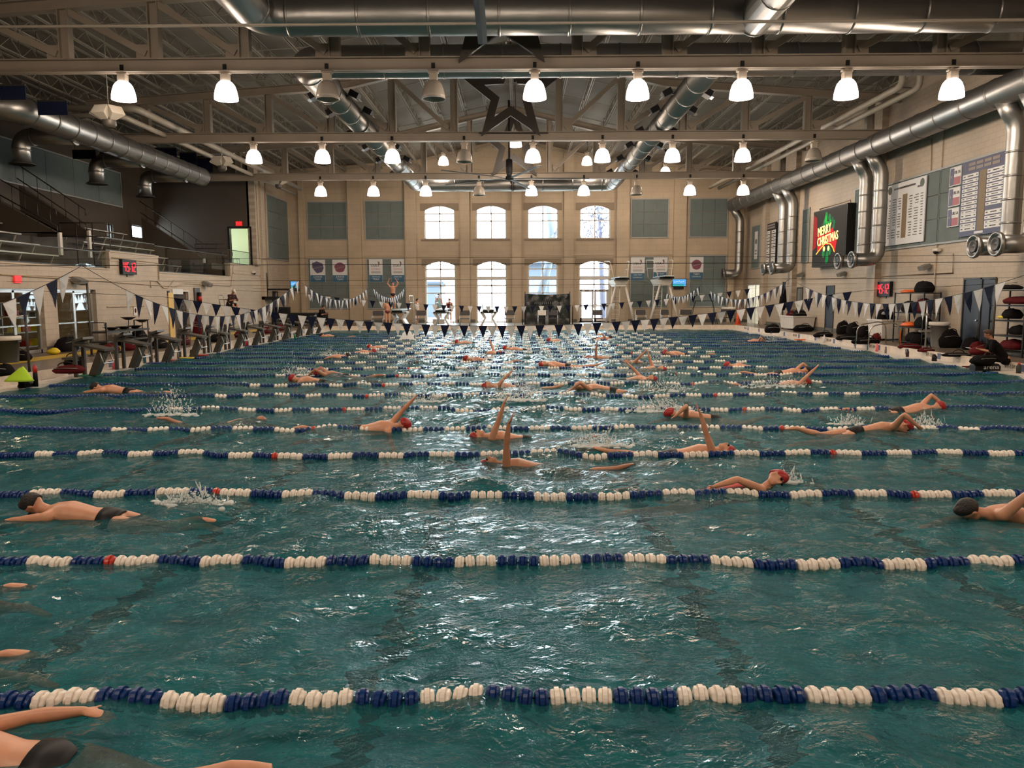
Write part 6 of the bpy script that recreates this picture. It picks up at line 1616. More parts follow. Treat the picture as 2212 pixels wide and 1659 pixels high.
# TVs
def tv(x0_, y0_, x1_, y1_, Y, label, rz=0):
    a = PY(x0_, y1_, Y); b = PY(x1_, y0_, Y); W, H = b.x - a.x, b.z - a.z; t_ = thing('television', label, 'television', ((a.x + b.x) / 2, Y, (a.z + b.z) / 2), rz)
    m = MB(); m.b2((-W / 2 - 0.03, 0, -H / 2 - 0.03), (W / 2 + 0.03, 0.08, H / 2 + 0.03)); m.build('tv_case', M_black, t_)
    ms = emis('tv_picture', (0.12, 0.42, 0.85), 1.0)
    m = MB(); m.b2((-W / 2, -0.005, -H / 2), (W / 2, 0, H / 2)); scr = m.build('screen', ms, t_)
    m = MB(); m.b2((-W / 2, -0.009, -H * 0.5), (W * 0.35, -0.006, -H * 0.2)); m.build('screen_picture', emis('tv_green', (0.05, 0.5, 0.5), 0.8), scr)
    m = MB()
    for k in range(5): m.b2((-W * 0.4 + k * W * 0.16, -0.009, H * (0.05 + 0.06 * (k % 3))), (-W * 0.28 + k * W * 0.16, -0.006, H * (0.12 + 0.06 * (k % 3)))); 
    m.build('screen_highlights', emis('tv_white', (0.8, 0.9, 1), 1.0), scr)
    m = MB(); m.b2((-0.08, 0.08, -H / 2 - 0.2), (0.08, 0.2, H / 2)); m.b2((-0.4, -0.1, -H / 2 - 0.22), (0.3, 0.2, -H / 2 - 0.05)); m.build('tv_mount', M_black, t_)
tv(1453, 603, 1482, 618, YW - 0.35, 'small blue television on the far wall at the right')
tv(628, 608, 644, 622, 49.5, 'small blue television at the far left corner', R(35))
m = MB(); m.b2((WL + 0.02, 48.5, 1.9), (-15.3, 50.2, 2.1)); m.b2((WL + 0.02, 49.2, 1.9), (WL + 0.1, 49.5, 3.6)); m.b2((WL + 0.02, 49.55, 2.5), (PY(636, 615, 49.5).x + 0.1, 49.75, 2.6)); tag(m.build('tv_shelf', M_black), 'black bracket shelf below the far left television', 'shelf')
# ================================================================== FAR DECK
def far_pt(px_, Y): return Vector((PY(px_, 690, Y).x, Y, DZ))
def low_board(px_, Y, label):
    """springboard seen end-on"""
    p = far_pt(px_, Y); t_ = thing('springboard', label, 'diving board', p, 0, 'low springboards on the far deck')
    m = MB(); m.b2((-0.30, -1.6, 1.0), (0.30, 3.0, 1.06)); m.build('board', mat('board_pale', (0.45, 0.50, 0.50), 0.5), t_)
    m = MB(); m.b2((-0.34, -1.2, 0.86), (0.34, 0.6, 1.0)); m.build('board_frame', M_black, t_)
    m = MB(); m.loft([[Vector((x, -0.6, z)) for x, z in pr] + [Vector((x, 0.6, z)) for x, z in pr[::-1]] for pr in (((-0.55, 0.0), (-0.42, 0.0)), ((-0.28, 0.45), (-0.16, 0.5)), ((-0.55, 0.86), (-0.40, 0.86)))], smooth=False)
    m.loft([[Vector((x, -0.6, z)) for x, z in pr] + [Vector((x, 0.6, z)) for x, z in pr[::-1]] for pr in (((0.42, 0.0), (0.55, 0.0)), ((0.16, 0.5), (0.28, 0.45)), ((0.40, 0.86), (0.55, 0.86)))], smooth=False)
    m.b2((-0.5, -0.6, 0.78), (0.5, 0.6, 0.9)); m.build('stand', M_whitep, t_)
    for s_ in (-1, 1):
        m = MB(); m.tube([(0.5 * s_, 2.6, 0)] + bend((0.5 * s_, 2.6, 0), (0.5 * s_, 2.6, 1.9), (0.5 * s_, 0.8, 1.9), 0.2) + bend((0.5 * s_, 2.6, 1.9), (0.5 * s_, 0.8, 1.9), (0.45 * s_, 0.8, 0.9), 0.2) + [(0.42 * s_, 0.8, 0.9)], 0.02, 6); m.tube([(0.5 * s_, 2.6, 1.45), (0.5 * s_, 0.8, 1.45)], 0.015, 6); m.build('guard_rail', M_chrome, t_)
    return t_
low_board(955, 49.2, 'low springboard in front of the leftmost window'); low_board(1056, 49.2, 'low springboard in front of the second window'); LB = low_board(864, 49.2, 'low springboard at the left with a diver standing on it')
def high_platform(px_, Y, H, px_top, label, w_=0.4):
    p = far_pt(px_, Y); t_ = thing('high_diving_board', label, 'diving board', p, 0, 'high diving boards on the far deck')
    for sx, sy in ((-1, -0.4), (1, -0.4)):
        m = MB(); m.cyl((sx * 0.95, sy * 1.2, 0), (sx * 0.26, sy, H - 0.35), 0.085, 0.06, 10); m.build('leg', M_whitep, t_)
    for sx in (-0.28, 0.28):
        m = MB(); m.cyl((sx, 2.2, 0), (sx, 2.0, H - 0.1), 0.035, n=8); m.build('ladder_rail', M_whitep, t_)
    for k in range(int(H / 0.3) - 1):
        m = MB(); m.cyl((-0.28, 2.2 - 0.2 * k * 0.3 / H, 0.3 + 0.3 * k), (0.28, 2.2 - 0.2 * k * 0.3 / H, 0.3 + 0.3 * k), 0.015, n=5); m.build('rung', M_whitep, t_)
    m = MB(); m.prism([(-0.28, -0.7, H - 0.55), (0.28, -0.7, H - 0.55), (0.5, -0.7, H - 0.14), (-0.5, -0.7, H - 0.14)], (0, 2.9, 0)); m.build('stand', M_whitep, t_)
    m = MB(); m.b2((-0.45, -1.1, H - 0.14), (0.45, 0.8, H - 0.02)); m.build('board_frame', M_black, t_)
    m = MB(); m.b2((-0.28, -1.9, H - 0.02), (0.28, 2.4, H + 0.04)); m.build('board', mat('board_pale', (0.45, 0.50, 0.50), 0.5), t_)
    for s_ in (-1, 1):
        m = MB(); m.tube([(0.42 * s_, -0.3, H)] + bend((0.42 * s_, -0.3, H), (0.62 * s_, 0.2, H + 1.05), (0.75 * s_, 2.3, H + 1.15), 0.3) + [(0.75 * s_, 2.3, H + 1.15), (0.6 * s_, 2.4, H)], 0.022, 6); m.tube([(0.52 * s_, 0.0, H + 0.55), (0.7 * s_, 2.35, H + 0.6)], 0.018, 6); m.build('guard_rail', M_whitep, t_)
high_platform(1338, 50.0, 3.0, 1338, 'high diving board on splayed legs, left one of two')
high_platform(1432, 49.6, 3.05, 1432, 'high diving board on splayed legs, right one, before the team banner')
# folding chairs on the far deck
def chair(px_, label, col, back, Y=48.9, w_=0.62):
    p = far_pt(px_, Y); t_ = thing('deck_chair', label, 'chair', p)
    for sx in (-1, 1):
        m = MB(); m.tube([(sx * w_ / 2, -0.22, 0), (sx * w_ / 2, -0.2, 0.62), (sx * w_ / 2, 0.22, 0.62), (sx * w_ / 2, 0.24, 0.95)], 0.018, 6); m.build('side_frame', M_alu, t_)
        m = MB(); m.cyl((sx * w_ / 2, 0.22, 0), (sx * w_ / 2, 0.22, 0.62), 0.018, n=6); m.build('leg', M_alu, t_)
    m = MB(); m.b2((-w_ / 2, -0.22, 0.42), (w_ / 2, 0.22, 0.47)); m.build('seat', col, t_)
    m = MB(); m.box((0, 0.22, 0.80), (w_, 0.03, 0.32), Matrix.Rotation(R(-10), 3, 'X')); m.build('backrest', back, t_)
GB = mat('chair_webbing', (0.035, 0.033, 0.032), 0.6)
chair(909, 'dark deck chair below the leftmost window, beside the standing person', GB, GB)
chair(1004, 'dark deck chair between the first and second windows', GB, GB); chair(1101, 'grey deck chair left of the black folded tarp', mat('chair_grey', (0.10, 0.09, 0.085), 0.6), GB)
chair(1171, 'white chair in front of the black tarp', M_black, M_whitep, 48.6, 0.5); chair(1194, 'dark deck chair in front of the black tarp, right of the white chair', GB, GB)
chair(1291, 'dark deck chair in front of the glass doors', GB, GB); chair(1385, 'dark deck chair between the two high diving boards', GB, GB); chair(1437, 'dark box seat below the right high diving board', GB, GB, 49.0, 0.5)
chair(1483, 'broad dark deck chair at the far right', GB, GB, 48.8, 0.75); chair(816, 'dark deck chair at the far left beside the girl in red', GB, GB, 48.8, 0.7)
chair(1570, 'dark deck chair under the white ledge at the far right corner', GB, GB, 49.2, 0.7)
# black tarp on posts
a = PY(1134, 698, 50.5); b = PY(1231, 634, 50.5); t_ = thing('tarp_screen', 'black plastic tarp hung between posts in front of the third window', 'screen', (a.x, 50.5, DZ)); W = b.x - a.x; H = b.z - DZ
n = 36; k_ = 12
vs = [(W * i / n, 0.05 * noise.noise(Vector((i * 0.35, j * 0.5, 2))) + 0.03 * noise.noise(Vector((i * 1.1, j * 1.3, 5))), H * j / k_ - (0.06 * math.sin(PI * i / n) if j == k_ else 0)) for j in range(k_ + 1) for i in range(n + 1)]
m = MB(); m.add(vs, [(j * (n + 1) + i, j * (n + 1) + i + 1, (j + 1) * (n + 1) + i + 1, (j + 1) * (n + 1) + i) for j in range(k_) for i in range(n)], True); m.build('tarp', mat('black_film', (0.008, 0.011, 0.010), 0.22, bump=0.6, bscale=9), t_)
for x in (0, W): m = MB(); m.cyl((x, 0, 0), (x, 0, H + 0.12), 0.035, n=8); m.build('post', M_black, t_)
for x in (-0.15, W + 0.15): m = MB(); m.cyl((x, -0.5, 0), (x, -0.5, H * 0.6), 0.03, n=8); m.build('brace_post', M_black, t_)
m = MB()
for k in range(14): m.bar((W * 0.22 + k * 0.125, -0.05, H * 0.66), (W * 0.22 + k * 0.125 + 0.03, -0.05, H * 0.72 + 0.02 * (k % 3)), 0.01, 0.05)
m.build('printed_marks', mat('tarp_print', (0.10, 0.11, 0.11), 0.5), t_)
# ladders at the right of the far deck
p = far_pt(1520, 50.2); t_ = thing('step_ladder', 'dark splayed ladder stand near the far right corner', 'ladder', p)
for sx in (-1, 1):
    m = MB(); m.cyl((sx * 0.9, 0, 0), (sx * 0.55, 0, 1.5), 0.025, n=6); m.build('leg', M_dark, t_)
    m = MB(); m.cyl((sx * 0.9, 0.5, 0), (sx * 0.55, 0.1, 1.5), 0.02, n=6); m.build('leg', M_dark, t_)
m = MB(); m.b2((-0.6, -0.15, 1.48), (0.6, 0.2, 1.53)); m.build('top_plate', M_dark, t_)
m = MB(); m.b2((-0.45, -0.4, 0.74), (0.45, 0.4, 0.86)); t_ = m.build('wall_ledge', M_whitep, None, far_pt(1575, 53.5) + Vector((-0.2, 0, 0.2))); tag(t_, 'white ledge on the far right wall corner', 'ledge')
# standing people on the far deck
def stander(loc, rz, label, suit, kind, hair=None, cap=None, arms='down', skin=None, s=1.0, shirt=None):
    t_ = thing('person', label, 'person', loc, rz)
    J = dict(pelvis=(0, 0, 0.92), chest=(0, 0, 1.28), neck=(0, 0, 1.46), head=(0.02, 0, 1.60))
    for sg, nm in ((1, 'L'), (-1, 'R')):
        J['sh' + nm] = (0, 0.18 * sg, 1.40)
        if arms == 'down': e = ((0.02, 0.24 * sg, 1.13), (0.08, 0.25 * sg, 0.90), (0.10, 0.24 * sg, 0.82))
        elif arms == 'bent': e = ((-0.03, 0.27 * sg, 1.15), (0.16, 0.22 * sg, 1.12), (0.22, 0.15 * sg, 1.17))
        else: e = ((0.02, 0.34 * sg, 1.62), (0.05, 0.22 * sg, 1.86), (0.06, 0.16 * sg, 1.93))
        J['el' + nm], J['wr' + nm], J['ha' + nm] = e
        J['hp' + nm] = (0, 0.09 * sg, 0.86); J['kn' + nm] = (0.02, 0.10 * sg, 0.48); J['an' + nm] = (-0.02, 0.10 * sg, 0.09); J['to' + nm] = (0.14, 0.12 * sg, 0.03)
    figure(t_, J, (1, 0, 0), (0, 0, 1), skin or M_skin, 0.018, cap, suit, kind, hair, False, False)
    if shirt:
        m = MB(); Vn = lambda k: Vector(J[k]); limb(m, [Vn('pelvis') - Vector((0, 0, 0.1)), Vn('pelvis'), Vn('chest'), Vn('neck') - Vector((0, 0, 0.05))], [0.17, 0.17, 0.185, 0.1], [0.12, 0.12, 0.13, 0.08], (0, 1, 0), 16); m.build('shirt', shirt, t_)
    return t_
p = far_pt(838, 47.6); stander((p.x, p.y, DZ), R(-90), 'girl in a dark red swimsuit standing on the far deck at the left', mat('dark_red_suit', (0.12, 0.015, 0.015), 0.5), 'brief', hair=M_hair, arms='bent')
stander((LB.location.x - 0.35, LB.location.y - 0.4, DZ + 1.06), R(-90), 'diver with raised arms standing on the left low springboard', M_black, 'brief', hair=M_hair, arms='up', skin=M_skin2)
p = far_pt(902, 49.6); stander((p.x, p.y, DZ), R(0), 'person with dark hair standing at the left jamb of the leftmost window', M_redc, 'brief', hair=M_hair, arms='down')
p = far_pt(948, 53.0); stander((p.x, p.y, DZ + 0.3), R(-60), 'person in a pale blue shirt standing in the bright leftmost window', M_black, 'brief', hair=M_hair, shirt=mat('pale_blue_shirt', (0.3, 0.5, 0.55), 0.8)) 
m = MB(); m.b2((-0.4, -0.3, 0), (0.4, 0.3, 0.3)); tag(m.build('step_box', M_whitep, None, (p.x, p.y, DZ)), 'low white step under the person in the pale blue shirt', 'step')
p = far_pt(971, 53.3); stander((p.x, p.y, DZ), R(-100), 'person in a dark red top standing at the right side of the leftmost window', M_black, 'brief', cap=M_capr, shirt=M_redc, s=1)
# cone
p = Pz(1594, 700, DZ); p = far_pt(1594, 49.0); t_ = thing('traffic_cone', 'orange traffic cone near the bright far doorway', 'cone', p)
m = MB(); m.lathe([(0.16, 0.03), (0.03, 1.0), (0.01, 1.02)], n=16); m.build('cone_body', mat('orange_cone', (0.9, 0.13, 0.05), 0.5), t_)
m = MB(); m.b2((-0.2, -0.2, 0), (0.2, 0.2, 0.03)); m.build('cone_base', M_orange, t_)
# ================================================================== RIGHT WALL
# far lit doorway
root = struct(bpy.data.objects.new('door_6', None)); C.objects.link(root)
m = MB(); y0, y1, z0, z1 = d_far; m.b2((WR - 0.02, y0 - 0.1, z0), (WR + 0.3, y0, z1 + 0.08)); m.b2((WR - 0.02, y1, z0), (WR + 0.3, y1 + 0.1, z1 + 0.08)); m.b2((WR - 0.02, y0, z1), (WR + 0.3, y1, z1 + 0.08)); m.build('door_frame', M_wframe, root)
m = MB(); m.b2((WR + 0.10, y0, z0), (WR + 0.14, y0 + 0.06, z1)); m.b2((WR + 0.10, (y0 + y1) / 2 - 0.04, z0), (WR + 0.14, (y0 + y1) / 2 + 0.04, z1)); m.b2((WR + 0.10, y0, 1.2), (WR + 0.14, y1, 1.27)); m.build('door_leaf', M_wframe, root)
m = MB(); m.b2((WR + 0.12, y0, z0), (WR + 0.125, y1, z1)); m.build('pane', M_glass, root)
m = MB(); m.b2((WR + 0.3, y0 - 1, -0.1), (WR + 2.2, y1 + 1, DZ)); m.b2((WR + 0.31, y1 + 1, -0.1), (WR + 2.2, y1 + 1.1, 3.2)); m.b2((WR + 2.2, y0 - 1, -0.1), (WR + 2.3, y1 + 1.1, 3.2)); m.b2((WR + 0.31, y0 - 1.1, -0.1), (WR + 2.3, y0 - 1, 3.2)); m.b2((WR + 0.31, y0 - 1, 3.1), (WR + 2.3, y1 + 1, 3.2))
struct(m.build('wall_vestibule', M_whitep))
l = bpy.data.lights.new('vestibule_lamp', 'POINT'); l.energy = 260; l.color = (1, 0.95, 0.85); l.shadow_soft_size = 0.3
lo = bpy.data.objects.new('vestibule_lamp', l); C.objects.link(lo); lo.location = (WR + 1.2, (y0 + y1) / 2, 2.8)
def yR(x): return PX(x, 660, WR).y
plain_door(7, (yR(1733), yR(1722), DZ, 2.45), WR, M_greyp, -1); plain_door(8, (yR(1801), yR(1785), DZ, 2.5), WR, M_blued, -1)
plain_door(9, (yR(2147), (yR(2147) + yR(2100)) / 2 + 0.1, DZ, 2.6), WR, M_blued, -1); plain_door(10, ((yR(2147) + yR(2100)) / 2 + 0.12, yR(2082), DZ, 2.6), WR, M_blued, -1)
# narrow panels
def panelR(x0_, x1_, z0, z1, label, nz_=4, nx_=1): panelX(WR, PX(x1_, 520, WR).y, PX(x0_, 520, WR).y, z0, z1, label, nx_, nz_)
panelR(1626, 1643, 3.9, 6.6, 'narrow grey acoustic panel with a faint poster, left of the hidden record board')
panelR(1735, 1748, 3.9, 6.7, 'narrow grey acoustic panel left of the lit screen')
panelR(1846, 1856, 4.0, 6.9, 'narrow grey acoustic panel just right of the lit screen')
p = PX(1634, 530, WR - 0.06); m = MB(); m.b2((-0.02, -0.25, -0.9), (0, 0.35, 0.9)); t_ = m.build('poster', M_white, None, p); tag(t_, 'faded poster on the narrow panel near the far right corner', 'poster')
m = MB(); m.b2((-0.024, -0.2, 0.1), (-0.021, 0.25, 0.4)); m.b2((-0.024, -0.15, -0.6), (-0.021, 0.2, -0.5)); m.b2((-0.024, -0.15, -0.4), (-0.021, 0.2, -0.3)); m.build('print', M_greyp, t_)
# big panels behind the boards
yA, yB_ = PX(2186, 420, WR).y, PX(1918, 480, WR).y
panelX(WR, yA, yB_, 4.02, 6.68, 'large teal acoustic panel behind the record boards on the right wall', 6, 3)
rng = random.Random(9)
def board(x0_, x1_, z0, z1, label, base_m, kind, ncol, nrow):
    ya, yb = PX(x1_, 450, WR).y, PX(x0_, 450, WR).y; W, H = yb - ya, z1 - z0
    t_ = thing('record_board', label, 'board', (WR - 0.09, ya, z0))
    m = MB(); m.b2((-0.04, 0, 0), (0, W, H)); pan = m.build('board_panel', base_m, t_)
    if kind == 'white':
        m = MB(); m.b2((-0.045, W * 0.44, H * 0.10), (-0.041, W * 0.56, H * 0.80)); m.build('event_column', mat('board_brown', (0.20, 0.14, 0.09), 0.7), t_)
        m = MB()
        for r_ in range(nrow):
            z = H * (0.12 + 0.66 * r_ / nrow)
            for c0, c1 in ((0.05, 0.12), (0.16, 0.27), (0.31, 0.40), (0.60, 0.69), (0.73, 0.84), (0.88, 0.94)):
                if rng.random() < 0.9: m.b2((-0.045, W * c0, z), (-0.041, W * (c0 + (c1 - c0) * rng.uniform(0.6, 1)), z + 0.035))
        m.b2((-0.045, W * 0.25, H * 0.90), (-0.041, W * 0.80, H * 0.93)); m.b2((-0.045, W * 0.08, H * 0.85), (-0.041, W * 0.2, H * 0.88)); m.build('print', M_block, pan)
        for c in (0.09, 0.91):
            m = MB(); m.lathe([(0.16, 0.0), (0.16, 0.006)], (-0.04, W * c, H * 0.91), (-1, 0, 0), 20); m.build('seal', mat('seal_green', (0.07, 0.08, 0.06), 0.6), t_)
    else:
        m = MB(); m.b2((-0.045, W * 0.42, H * 0.06), (-0.041, W * 0.57, H * 0.84)); m.build('event_column', mat('board_brown2', (0.16, 0.11, 0.045), 0.6), t_)
        rows_ = [(0.94 - 0.9 * i / nrow) for i in range(nrow)]
        pm = MB()
        for r_ in range(nrow):
            z = H * (0.07 + 0.76 * r_ / nrow); h_ = H * 0.76 / nrow * (0.72 if r_ not in (0, 3, nrow - 1) else 0.95)
            for c0, c1 in ((0.02, 0.40), (0.60, 0.97)):
                if kind == 'navy' and r_ == 4 and c0 < 0.1: continue
                q = MB(); q.b2((-0.05, W * c0, z), (-0.041, W * c1, z + h_)); q.build('name_plate', M_white, pan)
                for u0, u1 in ((0.05, 0.14), (0.32, 0.68), (0.82, 0.94)):
                    pm.b2((-0.054, W * (c0 + (c1 - c0) * u0), z + h_ * 0.38), (-0.051, W * (c0 + (c1 - c0) * u1), z + h_ * 0.62))
        pm.build('print', M_black, pan)
        m = MB()
        for k in range(2):
            for c in range(4): m.b2((-0.05, W * (0.14 + 0.18 * c), H * (0.87 + 0.06 * k)), (-0.041, W * (0.30 + 0.18 * c), H * (0.91 + 0.06 * k)))
        m.build('heading_plates', mat('heading_taupe', (0.22, 0.18, 0.16), 0.6), t_)
        m = MB(); m.b2((-0.05, W * 0.42, H * 0.02), (-0.041, W * 0.62, H * 0.05)); m.build('footer_plate', M_white, t_)
    return t_
board(1921, 2005, 4.13, 6.62, 'white record board with small print on the right wall', M_white, 'white', 6, 16)
board(2082, 2177, 4.10, 6.66, 'navy record board with white name plates on the right wall', mat('board_navy', (0.02, 0.022, 0.075), 0.5), 'navy', 4, 13)
board(1661, 1683, 3.85, 6.5, 'black record board with white name plates behind the drop ducts', M_black, 'black', 4, 10)
for k in range(3):
    ya, yb = PX(2080, 430, WR).y, PX(2056, 430, WR).y; W = yb - ya; z0 = 5.95 - 0.72 * k
    t_ = thing('team_plaque', ('top', 'middle', 'bottom')[k] + ' of three small red, white and blue plaques beside the navy board', 'plaque', (WR - 0.09, ya, z0))
    m = MB(); m.b2((-0.03, 0, 0), (0, W, 0.66)); m.build('plaque_panel', M_white, t_)
    m = MB(); m.b2((-0.036, W * 0.62, 0.03), (-0.031, W * 0.95, 0.62)); m.build('blue_field', mat('plaque_blue', (0.03, 0.025, 0.10), 0.5), t_)
    m = MB(); m.b2((-0.036, W * 0.04, 0.03), (-0.031, W * 0.60, 0.30)); m.build('red_field', mat('plaque_red', (0.30, 0.04, 0.05), 0.5), t_)
    m = MB(); m.prism([(-0.04, W * 0.785 + 0.09 * (1 if i % 2 == 0 else 0.4) * math.cos(PI / 2 + i * PI / 5), 0.33 + 0.09 * (1 if i % 2 == 0 else 0.4) * math.sin(PI / 2 + i * PI / 5)) for i in range(10)], (0.004, 0, 0)); m.build('star_mark', M_greyp, t_)
    text(('1-3A', '2-5A', '6-8A')[k] if False else ('10.5A', '20.5A', '18.5A')[k][:0] or 'UIL 5A', 0.15, (-0.035, W * 0.32, 0.46), '-X', M_black, t_, 'lettering', 0.003, 0.9)
# LED screen
xa = WR - 0.45; y1_, y0_ = PX(1757, 520, xa).y, PX(1826, 520, xa).y; z0_, z1_ = 3.55, 6.28
t_ = thing('led_screen', 'large lit screen wishing a merry Christmas on the right wall', 'screen', (xa, y0_, z0_)); W, H = y1_ - y0_, z1_ - z0_
m = MB(); m.b2((0.0, -0.08, -0.05), (0.43, W + 0.08, H + 0.05)); m.build('screen_case', M_black, t_)
m = MB(); m.b2((-0.01, 0, 0), (0, W, H)); FACE = m.build('screen_face', emis('screen_dark', (0.022, 0.018, 0.012), 1.0), t_)
# seen from the pool the left side of the picture is at larger y
def S(u, v, d): return (-0.01 - d, W * (1 - u), H * v)
def sflat(name, pts, col, st, d): m = MB(); m.prism([S(u, v, d) for u, v in pts], (0.003, 0, 0)); m.build(name, emis(name + '_light' + str(round(col[1], 2)), col, st), FACE)
def blob(cu, cv, ru, rv, n=20, j=0.0, sd=0): return [(cu + ru * math.cos(a) * (1 + j * noise.noise(Vector((math.cos(a) * 2, math.sin(a) * 2, sd)))), cv + rv * math.sin(a) * (1 + j * noise.noise(Vector((math.sin(a) * 2, math.cos(a) * 2, sd))))) for a in [2 * PI * i / n for i in range(n)]]
sflat('screen_red_glow', [(0.0, 0.95), (0.10, 0.9), (0.13, 0.6), (0.10, 0.35), (0.0, 0.3)], (0.35, 0.008, 0.01), 1.0, 0.003)
for k, (u, v, ru, rv, g_) in enumerate(((0.30, 0.72, 0.035, 0.05, 0.10), (0.36, 0.78, 0.04, 0.05, 0.25), (0.41, 0.90, 0.035, 0.06, 0.30), (0.40, 0.83, 0.04, 0.07, 0.55), (0.45, 0.74, 0.05, 0.05, 0.42), (0.51, 0.85, 0.04, 0.06, 0.22), (0.54, 0.76, 0.035, 0.055, 0.40), (0.61, 0.80, 0.03, 0.05, 0.12), (0.66, 0.74, 0.03, 0.05, 0.16), (0.64, 0.67, 0.03, 0.045, 0.2))):
    sflat('green_spot', blob(u, v, ru, rv), (0.006, g_, 0.05), 0.9, 0.004 + k * 0.0003)
for (u, v, a_, b_) in ((0.36, 0.22, 0.07, 0.10), (0.48, 0.15, 0.07, 0.14), (0.56, 0.24, 0.06, 0.08), (0.46, 0.08, 0.05, 0.07)): sflat('green_spot', blob(u, v, a_ * 0.6, b_ * 0.8), (0.01, 0.25, 0.03), 0.9, 0.008)
sflat('screen_ribbon', [(0.16, 0.24), (0.14, 0.52), (0.22, 0.60), (0.40, 0.55), (0.62, 0.66), (0.70, 0.52), (0.76, 0.40), (0.72, 0.22), (0.58, 0.36), (0.40, 0.37), (0.26, 0.28)], (0.75, 0.012, 0.015), 1.0, 0.011)
m = MB(); m.tube([S(u, v, 0.015) for u, v in ((0.13, 0.22), (0.26, 0.31), (0.42, 0.40), (0.58, 0.37), (0.66, 0.30), (0.71, 0.22))], 0.022, 6); m.build('ribbon_edge', emis('ribbon_edge_light', (1.0, 0.55, 0.08), 1.6), FACE)
for (u, v) in ((0.38, 0.30), (0.52, 0.30)): sflat('yellow_spot', blob(u, v, 0.035, 0.045), (0.8, 1.0, 0.3), 1.4, 0.016)
M_xt = emis('screen_letters', (1.0, 0.72, 0.22), 2.4)
for s_, u, v, sz in (('MERRY', 0.37, 0.635, 0.62), ('CHRISTMAS', 0.48, 0.465, 0.60)):
    o = text(s_, sz, S(u, v, 0.02), '-X', M_xt, FACE, 'lettering', 0.008, (W * 0.50 if s_ == 'MERRY' else W * 0.80) / (sz * 0.72 * len(s_)))
    o.rotation_euler = (PI / 2, R(-5), -PI / 2)
# ================================================================== RIGHT DECK THINGS
def R_pt(px_, X): q = PX(px_, 690, X); return Vector((X, q.y, DZ))
def tub(p, W, D, H, label, rz=0, lid=False):
    t_ = thing('storage_tub', label, 'tub', p, rz)
    m = MB(); m.loft([[Vector((sx * W / 2 * k, sy * D / 2 * k, z)) for sx, sy in ((-1, -1), (1, -1), (1, 1), (-1, 1))] for k, z in ((0.9, 0.08), (1.0, H), (0.95, H), (0.86, 0.12))], True, False); m.build('tub_body', M_whitep, t_)
    m = MB(); m.b2((-W / 2 - 0.03, -D / 2 - 0.03, H - 0.06), (W / 2 + 0.03, -D / 2, H + 0.01)); m.b2((-W / 2 - 0.03, D / 2, H - 0.06), (W / 2 + 0.03, D / 2 + 0.03, H + 0.01)); m.b2((-W / 2 - 0.03, -D / 2, H - 0.06), (-W / 2, D / 2, H + 0.01)); m.b2((W / 2, -D / 2, H - 0.06), (W / 2 + 0.03, D / 2, H + 0.01)); m.build('tub_rim', M_whitep, t_)
    for sx in (-1, 1):
        for sy in (-1, 1): m = MB(); m.cyl((sx * W * 0.4 - 0.02, sy * D * 0.4, 0.04), (sx * W * 0.4 + 0.02, sy * D * 0.4, 0.04), 0.04, n=8); m.build('caster', M_dark, t_)
    return t_
p = Pz(1738, 713, DZ); T1 = tub((15.05, p.y + 0.6, DZ), 1.15, 2.2, 0.75, 'large white rolling tub full of bags on the right deck')
bag(0, 0, 0, 0.7, 0.6, 0.45, M_blackc, 'black bag piled in the large white tub', 50, p=(15.0, p.y + 0.1, DZ + 0.6)); bag(0, 0, 0, 0.6, 0.6, 0.4, M_redc, 'dark red bag piled in the large white tub', 51, p=(15.0, p.y + 1.2, DZ + 0.6))
p = Pz(1912, 735, DZ); T2 = tub((p.x + 0.1, p.y + 0.3, DZ), 0.85, 1.3, 0.85, 'smaller white rolling tub with dark bags beside the black shelf')
bag(0, 0, 0, 0.7, 0.6, 0.55, M_blackc, 'black bag heaped on the smaller white tub', 52, p=(p.x + 0.05, p.y + 0.2, DZ + 0.72)); bag(0, 0, 0, 0.3, 0.3, 0.14, M_greyp, 'grey shoe bag on the rim of the smaller white tub', 53, p=(p.x - 0.12, p.y - 0.2, DZ + 1.05), strap=False)
